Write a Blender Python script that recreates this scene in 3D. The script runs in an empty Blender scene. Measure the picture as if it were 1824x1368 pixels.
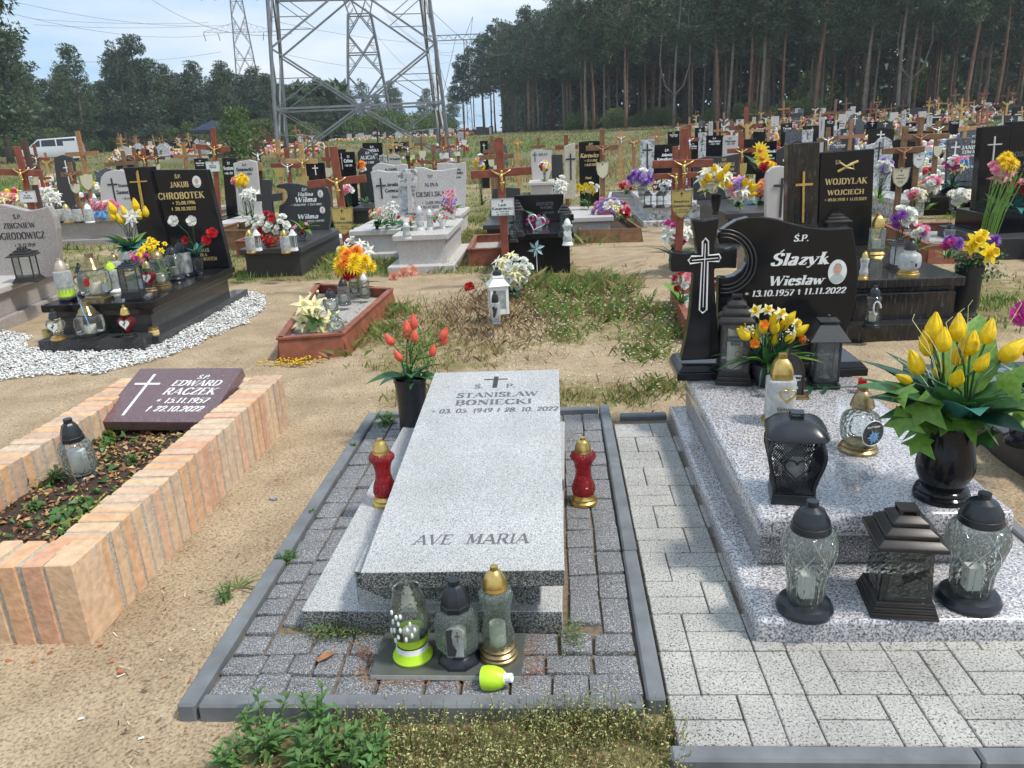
import bpy,bmesh,math,random
import numpy as np
from mathutils import Vector,Matrix,Euler
R = random.Random(7)
NR = np.random.RandomState(5)
SC = bpy.context.scene
COL = SC.collection
rad = math.radians

# ------------------------------------------------------------------ camera
FP = 1378.0                      # focal length in photo pixels (photo 1824 x 1368)
HC = 1.6                         # eye height, metres
_vy = np.array([76.,-456.,FP]); _nu = 199.
_nd = np.array([_nu,(FP * FP + 76. * _nu) / 456.,FP])
_Y = _vy / np.linalg.norm(_vy); _U = -_nd / np.linalg.norm(_nd); _X = np.cross(_Y,_U)
cam = bpy.data.cameras.new('camera'); camo = bpy.data.objects.new('camera',cam); COL.objects.link(camo)
_r = (_X[0],_Y[0],_U[0]); _d = (_X[1],_Y[1],_U[1]); _f = (_X[2],_Y[2],_U[2])
camo.matrix_world = Matrix(((_r[0],-_d[0],-_f[0],0),(_r[1],-_d[1],-_f[1],0),(_r[2],-_d[2],-_f[2],HC),(0,0,0,1)))
cam.sensor_width = 36; cam.lens = 36 * FP / 1824; cam.clip_start = 0.05; cam.clip_end = 3000
SC.camera = camo

# ------------------------------------------------------------------ sky, sun, exposure
SUN_EL,SUN_AZ = 58.,108.       # azimuth clockwise from +Y
w = bpy.data.worlds.new('World'); SC.world = w; w.use_nodes = True
nt = w.node_tree; nt.nodes.clear()
def _n(nt,t,**k):
    n = nt.nodes.new(t)
    for a,b in k.items():
        if a.startswith('i_'): n.inputs[a[2:].replace('_',' ')].default_value = b
        else: setattr(n,a,b)
    return n
sky = _n(nt,'ShaderNodeTexSky',sky_type='NISHITA',sun_disc=False,sun_elevation=rad(SUN_EL),sun_rotation=rad(SUN_AZ),air_density=1.0,dust_density=1.5,ozone_density=1.5)
tc = _n(nt,'ShaderNodeTexCoord'); mp = _n(nt,'ShaderNodeMapping'); mp.inputs['Scale'].default_value = (1,1,4.5)
no = _n(nt,'ShaderNodeTexNoise'); no.inputs['Scale'].default_value = 2.2; no.inputs['Detail'].default_value = 7; no.inputs['Roughness'].default_value = .55
cr = _n(nt,'ShaderNodeValToRGB'); cr.color_ramp.elements[0].position = .38; cr.color_ramp.elements[1].position = .66
mb_ = _n(nt,'ShaderNodeMixRGB'); mb_.inputs[0].default_value = .8; mb_.inputs[2].default_value = (3.5,5.5,7.7,1)
mx = _n(nt,'ShaderNodeMixRGB'); mx.inputs[2].default_value = (7.0,7.3,7.6,1)
bg = _n(nt,'ShaderNodeBackground'); bg.inputs[1].default_value = .10
out = _n(nt,'ShaderNodeOutputWorld')
L = nt.links.new
L(tc.outputs['Generated'],mp.inputs[0]); L(mp.outputs[0],no.inputs['Vector']); L(no.outputs[0],cr.inputs[0])
L(cr.outputs[0],mx.inputs[0]); L(sky.outputs[0],mb_.inputs[1]); L(mb_.outputs[0],mx.inputs[1]); L(mx.outputs[0],bg.inputs[0]); L(bg.outputs[0],out.inputs[0])
sl = bpy.data.lights.new('sun','SUN'); so = bpy.data.objects.new('sun',sl); COL.objects.link(so)
sl.energy = 2.6; sl.angle = rad(8); sl.color = (1,.95,.87)
_s = Vector((math.sin(rad(SUN_AZ)) * math.cos(rad(SUN_EL)),math.cos(rad(SUN_AZ)) * math.cos(rad(SUN_EL)),math.sin(rad(SUN_EL))))
so.rotation_euler = _s.to_track_quat('Z','Y').to_euler()
SC.view_settings.view_transform = 'Standard'; SC.view_settings.look = 'None'
SC.view_settings.exposure = 0.55; SC.view_settings.gamma = 1; SC.view_settings.use_curve_mapping = False
SC.render.engine = 'CYCLES'
SC.cycles.max_bounces = 8; SC.cycles.transparent_max_bounces = 16; SC.cycles.use_denoising = True
SC.cycles.diffuse_bounces = 3; SC.cycles.glossy_bounces = 3; SC.cycles.transmission_bounces = 6

# ------------------------------------------------------------------ geometry of the view, used to measure where things stand
def ray(px,py):
    r = np.array([px - 912.,py - 684.,FP]); return (r @ _X,r @ _Y,r @ _U)
def fbm(x,y,sc,seed=0,octv=3):
    x = np.asarray(x,float); y = np.asarray(y,float); o = np.zeros(np.broadcast(x,y).shape); a = 1.; tot = 0
    for k in range(octv):
        s = sc * 2 ** k; X = x * s + 17.3 * seed + k * 5.1; Y = y * s + 9.7 * seed - k * 3.3
        xi = np.floor(X); yi = np.floor(Y); fx = X - xi; fy = Y - yi; fx = fx * fx * (3 - 2 * fx); fy = fy * fy * (3 - 2 * fy)
        def h(a_,b_):
            v = np.sin(a_ * 127.1 + b_ * 311.7 + seed * 74.7) * 43758.5453; return v - np.floor(v)
        o = o + a * ((h(xi,yi) * (1 - fx) + h(xi + 1,yi) * fx) * (1 - fy) + (h(xi,yi + 1) * (1 - fx) + h(xi + 1,yi + 1) * fx) * fy)
        tot += a; a *= .5
    return o / tot
def sstep(a,b,x):
    t = np.clip((np.asarray(x,float) - a) / (b - a),0,1); return t * t * (3 - 2 * t)
def terr(x,y):                 # the lie of the land
    x = np.asarray(x,float); y = np.asarray(y,float)
    d = np.hypot(x,y)
    h = 1.25 * sstep(22,105,d) * sstep(-.2,.6,y / (d + 1e-6)) + .3 * sstep(-5,40,x) * sstep(25,90,d)
    h = h + .0 - .04
    m = ((x + .57) / .62) ** 2 + ((y - 7.5) / 1.2) ** 2
    h = h + .15 * np.exp(-m * 1.1)
    m = ((x - 1.25) / .6) ** 2 + ((y - 9.2) / 1.1) ** 2
    h = h + .12 * np.exp(-m * 1.2)
    return h
def th(x,y): return float(terr(x,y))
def G(px,py,z=None):          # photo point -> where it stands (terrain, or a level z)
    a,b,c = ray(px,py)
    if z is not None:
        t = (z - HC) / c; return Vector((a * t,b * t,z))
    zz = 0.
    for _ in range(40):
        if c > -1e-4: c = -1e-4
        t = (zz - HC) / c; nz = th(a * t,b * t); zz = zz * .4 + nz * .6
    return Vector((a * t,b * t,zz))
def ZP(px,py,Y):              # photo point seen in the vertical plane y = Y
    a,b,c = ray(px,py); t = Y / b; return a * t,HC + c * t

# ------------------------------------------------------------------ materials
MC = {}
def _mat(name):
    m = bpy.data.materials.new(name); m.use_nodes = True; nt = m.node_tree
    return m,nt,nt.nodes['Principled BSDF'],nt.nodes['Material Output']
def c4(c): return (c[0],c[1],c[2],1)
def hexc(h):
    h = h.lstrip('#'); r = [int(h[i:i + 2],16) / 255 for i in (0,2,4)]
    return tuple(v / 12.92 if v < .04045 else ((v + .055) / 1.055) ** 2.4 for v in r)
def mat(name,col,rough=.6,metal=0.,spec=.5,var=.12,scale=30.,bump=.0,island=.0,trans=0.,sss=0.,coat=0.):
    if name in MC: return MC[name]
    m,nt,b,o = _mat(name); L = nt.links.new
    b.inputs['Roughness'].default_value = rough; b.inputs['Metallic'].default_value = metal
    b.inputs['Specular IOR Level'].default_value = spec
    if coat: b.inputs['Coat Weight'].default_value = coat; b.inputs['Coat Roughness'].default_value = .05
    g = _n(nt,'ShaderNodeNewGeometry'); n = _n(nt,'ShaderNodeTexNoise'); n.inputs['Scale'].default_value = scale; n.inputs['Detail'].default_value = 5
    L(g.outputs['Position'],n.inputs['Vector'])
    mr = _n(nt,'ShaderNodeMapRange'); mr.inputs[1].default_value = .3; mr.inputs[2].default_value = .7; mr.inputs[3].default_value = 1 - var; mr.inputs[4].default_value = 1 + var
    L(n.outputs[0],mr.inputs[0]); hs = _n(nt,'ShaderNodeHueSaturation'); hs.inputs['Color'].default_value = c4(col); L(mr.outputs[0],hs.inputs['Value'])
    if island:
        oi = _n(nt,'ShaderNodeMath',operation='ADD')
        ob = _n(nt,'ShaderNodeObjectInfo'); L(ob.outputs['Random'],oi.inputs[0]); L(g.outputs['Random Per Island'],oi.inputs[1])
        fr = _n(nt,'ShaderNodeMath',operation='FRACT'); L(oi.outputs[0],fr.inputs[0])
        m2 = _n(nt,'ShaderNodeMapRange'); m2.inputs[3].default_value = 1 - island; m2.inputs[4].default_value = 1 + island; L(fr.outputs[0],m2.inputs[0])
        mm = _n(nt,'ShaderNodeMath',operation='MULTIPLY'); L(m2.outputs[0],mm.inputs[0]); L(mr.outputs[0],mm.inputs[1]); L(mm.outputs[0],hs.inputs['Value'])
        m3 = _n(nt,'ShaderNodeMapRange'); m3.inputs[3].default_value = .5 - island * .07; m3.inputs[4].default_value = .5 + island * .07; L(fr.outputs[0],m3.inputs[0]); L(m3.outputs[0],hs.inputs['Hue'])
    L(hs.outputs[0],b.inputs['Base Color'])
    if bump:
        bp = _n(nt,'ShaderNodeBump'); bp.inputs['Strength'].default_value = bump; bp.inputs['Distance'].default_value = .01; L(n.outputs[0],bp.inputs['Height']); L(bp.outputs[0],b.inputs['Normal'])
    if trans:
        t = _n(nt,'ShaderNodeBsdfTranslucent'); L(hs.outputs[0],t.inputs[0]); ms = _n(nt,'ShaderNodeMixShader'); ms.inputs[0].default_value = trans
        L(b.outputs[0],ms.inputs[1]); L(t.outputs[0],ms.inputs[2]); L(ms.outputs[0],o.inputs[0])
    MC[name] = m; return m
def granite(name,base,specks,scale=220.,rough=.35,cover=(.42,.62),big=.0,stain=.0,bump=0.,stretch=(1,1,1),coat=0.):
    """base colour with speckles: specks = [(colour, amount)], amount 0..1"""
    if name in MC: return MC[name]
    m,nt,b,o = _mat(name); L = nt.links.new; b.inputs['Roughness'].default_value = rough
    if coat: b.inputs['Coat Weight'].default_value = coat; b.inputs['Coat Roughness'].default_value = .03
    g = _n(nt,'ShaderNodeNewGeometry'); mp = _n(nt,'ShaderNodeMapping'); mp.inputs['Scale'].default_value = stretch; L(g.outputs['Position'],mp.inputs[0])
    cur = None
    rgb = _n(nt,'ShaderNodeRGB'); rgb.outputs[0].default_value = c4(base); cur = rgb.outputs[0]
    for i,(c,a) in enumerate(specks):
        n = _n(nt,'ShaderNodeTexNoise'); n.inputs['Scale'].default_value = scale * (1 + .37 * i); n.inputs['Detail'].default_value = 2.5; n.inputs['Roughness'].default_value = .6
        ad = _n(nt,'ShaderNodeVectorMath',operation='ADD'); ad.inputs[1].default_value = (3.1 * i,1.7 * i,9.3 * i); L(mp.outputs[0],ad.inputs[0]); L(ad.outputs[0],n.inputs['Vector'])
        t = .5 + (.5 - a) * .32
        mr = _n(nt,'ShaderNodeMapRange'); mr.inputs[1].default_value = t - .03; mr.inputs[2].default_value = t + .03; L(n.outputs[0],mr.inputs[0])
        mx = _n(nt,'ShaderNodeMixRGB'); mx.inputs[2].default_value = c4(c); L(mr.outputs[0],mx.inputs[0]); L(cur,mx.inputs[1]); cur = mx.outputs[0]
    if stain:
        n = _n(nt,'ShaderNodeTexNoise'); n.inputs['Scale'].default_value = 3.1; n.inputs['Detail'].default_value = 6; L(g.outputs['Position'],n.inputs['Vector'])
        mr = _n(nt,'ShaderNodeMapRange'); mr.inputs[1].default_value = .35; mr.inputs[2].default_value = .7; mr.inputs[3].default_value = 1; mr.inputs[4].default_value = 1 - stain; L(n.outputs[0],mr.inputs[0])
        mx = _n(nt,'ShaderNodeMixRGB',blend_type='MULTIPLY'); mx.inputs[0].default_value = 1; L(cur,mx.inputs[1]); L(mr.outputs[0],mx.inputs[2]); cur = mx.outputs[0]
    L(cur,b.inputs['Base Color'])
    if bump:
        n = _n(nt,'ShaderNodeTexNoise'); n.inputs['Scale'].default_value = scale * .8; n.inputs['Detail'].default_value = 4; L(g.outputs['Position'],n.inputs['Vector'])
        bp = _n(nt,'ShaderNodeBump'); bp.inputs['Strength'].default_value = bump; bp.inputs['Distance'].default_value = .003; L(n.outputs[0],bp.inputs['Height']); L(bp.outputs[0],b.inputs['Normal'])
    MC[name] = m; return m
def glass(name,tint=(.93,.97,.95),milk=.12,milkc=(.8,.85,.83),bump=.3,scale=60.,rough=.04,dens=1.):
    """thin glass wall: clear film, reflections, some dirt or frosting"""
    if name in MC: return MC[name]
    m,nt,b,o = _mat(name); L = nt.links.new; nt.nodes.remove(b)
    g = _n(nt,'ShaderNodeNewGeometry'); v = _n(nt,'ShaderNodeTexVoronoi'); v.inputs['Scale'].default_value = scale; L(g.outputs['Position'],v.inputs['Vector'])
    n = _n(nt,'ShaderNodeTexNoise'); n.inputs['Scale'].default_value = 25; n.inputs['Detail'].default_value = 5; L(g.outputs['Position'],n.inputs['Vector'])
    bp = _n(nt,'ShaderNodeBump'); bp.inputs['Strength'].default_value = bump; bp.inputs['Distance'].default_value = .006; L(v.outputs['Distance'],bp.inputs['Height'])
    fr = _n(nt,'ShaderNodeFresnel'); fr.inputs[0].default_value = 1.6; L(bp.outputs[0],fr.inputs['Normal'])
    tr = _n(nt,'ShaderNodeBsdfTransparent'); tr.inputs[0].default_value = c4(tint)
    gl = _n(nt,'ShaderNodeBsdfGlossy'); gl.inputs['Roughness'].default_value = rough; L(bp.outputs[0],gl.inputs['Normal'])
    m1 = _n(nt,'ShaderNodeMixShader'); L(fr.outputs[0],m1.inputs[0]); L(tr.outputs[0],m1.inputs[1]); L(gl.outputs[0],m1.inputs[2])
    df = _n(nt,'ShaderNodeBsdfDiffuse'); df.inputs[0].default_value = c4(milkc); tl = _n(nt,'ShaderNodeBsdfTranslucent'); tl.inputs[0].default_value = c4(milkc)
    dd = _n(nt,'ShaderNodeMixShader'); dd.inputs[0].default_value = .5; L(df.outputs[0],dd.inputs[1]); L(tl.outputs[0],dd.inputs[2])
    mr = _n(nt,'ShaderNodeMapRange'); mr.inputs[1].default_value = .3; mr.inputs[2].default_value = .7; mr.inputs[3].default_value = milk * .5; mr.inputs[4].default_value = min(1,milk * 1.5); L(n.outputs[0],mr.inputs[0])
    m2 = _n(nt,'ShaderNodeMixShader'); L(mr.outputs[0],m2.inputs[0]); L(m1.outputs[0],m2.inputs[1]); L(dd.outputs[0],m2.inputs[2]); L(m2.outputs[0],o.inputs[0])
    MC[name] = m; return m

# ------------------------------------------------------------------ mesh builder
class MB:
    def __init__(s): s.v = []; s.f = []; s.mi = []; s.M = Matrix.Identity(4); s.k = 0
    def at(s,x=0,y=0,z=0,rx=0,ry=0,rz=0,sc=1):
        s.M = Matrix.Translation((x,y,z)) @ Euler((rx,ry,rz)).to_matrix().to_4x4() @ Matrix.Scale(sc,4); return s
    def mat(s,k): s.k = k; return s
    def add(s,vs,fs):
        n = len(s.v); M = s.M
        s.v += [tuple(M @ Vector(p)) for p in vs]; s.f += [tuple(i + n for i in f) for f in fs]; s.mi += [s.k] * len(fs); return s
    def box(s,x0,y0,z0,x1,y1,z1,j=0):
        vs = [(x,y,z) for z in (z0,z1) for y in (y0,y1) for x in (x0,x1)]
        if j: vs = [tuple(c + R.uniform(-j,j) for c in p) for p in vs]
        return s.add(vs,[(0,2,3,1),(4,5,7,6),(0,1,5,4),(2,6,7,3),(0,4,6,2),(1,3,7,5)])
    def prism(s,poly,y0,y1):              # outline in x,z extruded along y
        n = len(poly); a = sum(poly[i][0] * poly[(i + 1) % n][1] - poly[(i + 1) % n][0] * poly[i][1] for i in range(n))
        if a < 0: poly = poly[::-1]
        vs = [(x,y0,z) for x,z in poly] + [(x,y1,z) for x,z in poly]
        return s.add(vs,[tuple(range(n)),tuple(range(2 * n - 1,n - 1,-1))] + [(i,i + n,(i + 1) % n + n,(i + 1) % n) for i in range(n)])
    def flat(s,poly,z0,z1):               # outline in x,y extruded along z
        n = len(poly); a = sum(poly[i][0] * poly[(i + 1) % n][1] - poly[(i + 1) % n][0] * poly[i][1] for i in range(n))
        if a < 0: poly = poly[::-1]
        vs = [(x,y,z0) for x,y in poly] + [(x,y,z1) for x,y in poly]
        return s.add(vs,[tuple(range(n - 1,-1,-1)),tuple(range(n,2 * n))] + [(i,(i + 1) % n,(i + 1) % n + n,i + n) for i in range(n)])
    def sheet(s,poly,z): return s.add([(x,y,z) for x,y in poly],[tuple(range(len(poly)))])
    def lathe(s,prof,n=20,ph=0,ex=None,cap0=True,cap1=True,flute=0,fn=0):
        vs = []
        for r,z in prof:
            for i in range(n):
                a = ph + 2 * math.pi * i / n; c,d = math.cos(a),math.sin(a); k = 1
                if ex: k = 1 / (abs(c) ** ex + abs(d) ** ex) ** (1 / ex)
                if flute: k *= 1 + flute * math.cos(a * fn)
                vs.append((r * k * c,r * k * d,z))
        fs = [(j * n + i,j * n + (i + 1) % n,(j + 1) * n + (i + 1) % n,(j + 1) * n + i) for j in range(len(prof) - 1) for i in range(n)]
        if cap0: fs.append(tuple(range(n - 1,-1,-1)))
        if cap1: m = (len(prof) - 1) * n; fs.append(tuple(range(m,m + n)))
        return s.add(vs,fs)
    def frust(s,x0,y0,z0,hx0,hy0,z1,hx1,hy1):
        return s.add([(x0 - hx0,y0 - hy0,z0),(x0 + hx0,y0 - hy0,z0),(x0 - hx0,y0 + hy0,z0),(x0 + hx0,y0 + hy0,z0),(x0 - hx1,y0 - hy1,z1),(x0 + hx1,y0 - hy1,z1),(x0 - hx1,y0 + hy1,z1),(x0 + hx1,y0 + hy1,z1)],
                     [(0,2,3,1),(4,5,7,6),(0,1,5,4),(2,6,7,3),(0,4,6,2),(1,3,7,5)])
    def tube(s,pts,r,n=6,r1=None,close=False):
        P = [Vector(p) for p in pts]; m = len(P); vs = []; r1 = r if r1 is None else r1
        up = Vector((.13,.21,.97)).normalized()
        for i,p in enumerate(P):
            t = (P[(i + 1) % m] - P[i - 1]) if close else (P[min(i + 1,m - 1)] - P[max(i - 1,0)])
            t = t.normalized() if t.length > 1e-9 else Vector((0,0,1))
            a = t.cross(up); a = a.normalized() if a.length > .05 else t.cross(Vector((1,0,0))).normalized(); b = t.cross(a)
            rr = (r[i] if isinstance(r,(list,tuple)) else r + (r1 - r) * i / max(1,m - 1))
            vs += [tuple(p + rr * (math.cos(q) * a + math.sin(q) * b)) for q in [2 * math.pi * k / n for k in range(n)]]
        fs = [(j * n + i,((j + 1) % m) * n + i,((j + 1) % m) * n + (i + 1) % n,j * n + (i + 1) % n) for j in range(m if close else m - 1) for i in range(n)]
        if not close: fs += [tuple(range(n)),tuple(range(m * n - 1,(m - 1) * n - 1,-1))]
        return s.add(vs,fs)
    def bar(s,a,b,w,d=None):              # straight bar of square section
        a,b = Vector(a),Vector(b); t = (b - a).normalized(); u = t.cross(Vector((0,0,1))); u = u.normalized() if u.length > .05 else Vector((1,0,0)); v = t.cross(u); d = d or w
        vs = [tuple(p + u * w * i + v * d * j) for p in (a,b) for i,j in ((-.5,-.5),(.5,-.5),(.5,.5),(-.5,.5))]
        return s.add(vs,[(0,1,2,3),(7,6,5,4)] + [(i,i + 4,(i + 1) % 4 + 4,(i + 1) % 4) for i in range(4)])
    def ball(s,c,r,n=8,m=6,sz=1):
        vs = [(c[0],c[1],c[2] - r * sz)];
        for j in range(1,m):
            t = math.pi * j / m
            for i in range(n): q = 2 * math.pi * i / n; vs.append((c[0] + r * math.sin(t) * math.cos(q),c[1] + r * math.sin(t) * math.sin(q),c[2] - r * sz * math.cos(t)))
        vs.append((c[0],c[1],c[2] + r * sz)); fs = [(0,1 + (i + 1) % n,1 + i) for i in range(n)]
        for j in range(m - 2): fs += [(1 + j * n + i,1 + j * n + (i + 1) % n,1 + (j + 1) * n + (i + 1) % n,1 + (j + 1) * n + i) for i in range(n)]
        e = len(vs) - 1; fs += [(e,1 + (m - 2) * n + i,1 + (m - 2) * n + (i + 1) % n) for i in range(n)]
        return s.add(vs,fs)
    def leaf(s,L,W,bend=.3,n=5,fold=.15,jag=0):   # leaf along +x from the origin, upper side +z
        vs = [];
        for i in range(n + 1):
            t = i / n; w_ = W * .5 * (math.sin(math.pi * t ** .75) + .04) * (1 + (jag if i % 2 else -jag)); x = L * t; z = -bend * L * t * t
            vs += [(x,-w_,z + fold * w_),(x,0,z),(x,w_,z + fold * w_)]
        return s.add(vs,[f for i in range(n) for f in ((3 * i,3 * i + 3,3 * i + 4,3 * i + 1),(3 * i + 1,3 * i + 4,3 * i + 5,3 * i + 2))])
    def data(s,name,mats,smooth=False,bevel=0,seg=2,shift=None):
        me = bpy.data.meshes.new(name); vs = s.v
        if shift is not None: vs = [(a - shift[0],b - shift[1],c - shift[2]) for a,b,c in vs]
        me.from_pydata(vs,[],s.f)
        if not isinstance(mats,(list,tuple)): mats = [mats]
        for m in mats: me.materials.append(m)
        if len(mats) > 1: me.polygons.foreach_set('material_index',s.mi)
        if bevel:
            bm = bmesh.new(); bm.from_mesh(me); bmesh.ops.remove_doubles(bm,verts=bm.verts,dist=1e-5)
            es = [e for e in bm.edges if len(e.link_faces) == 2 and e.calc_face_angle(0) > .5]
            bmesh.ops.bevel(bm,geom=es,offset=bevel,segments=seg,affect='EDGES',profile=.5); bm.to_mesh(me); bm.free()
        if smooth is True: me.polygons.foreach_set('use_smooth',[True] * len(me.polygons))
        elif smooth: me.polygons.foreach_set('use_smooth',[True] * len(me.polygons)); me.set_sharp_from_angle(angle=smooth)
        me.update(); return me

def link(name,me,parent=None,loc=None,rz=0,label=None):
    o = bpy.data.objects.new(name,me); COL.objects.link(o)
    if parent is not None: o.parent = parent
    if loc is not None: o.location = loc
    if rz: o.rotation_euler.z = rz
    if label: o['label'] = label
    return o
def obj(name,mb,mats,parent=None,smooth=False,bevel=0,seg=2,loc=None,rz=0,label=None,kind=None):
    o = link(name,mb.data(name,mats,smooth,bevel,seg),parent,loc,rz,label)
    if kind: o['kind'] = kind
    return o
def tag(o,label,cat,group=None):
    o['label'] = label; o['category'] = cat
    if group: o['group'] = group
    return o
def thing(name,label,cat,loc=(0,0,0),rz=0,group=None):
    o = bpy.data.objects.new(name,None); COL.objects.link(o); o.location = loc; o.rotation_euler.z = rz; o.empty_display_size = .1
    return tag(o,label,cat,group)
def dup(root,loc,rz=0,label=None,group=None,sc=None):
    def cp(o,par):
        c = o.copy(); COL.objects.link(c); c.parent = par
        for ch in o.children: cp(ch,c)
        return c
    c = cp(root,None); c.location = loc; c.rotation_euler.z = rz
    if sc: c.scale = (sc,sc,sc) if not isinstance(sc,tuple) else sc
    if label: c['label'] = label
    if group: c['group'] = group
    return c
def structure(o): o['kind'] = 'structure'; return o
def stuff(o,label,cat): o['kind'] = 'stuff'; o['label'] = label; o['category'] = cat; return o

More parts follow.
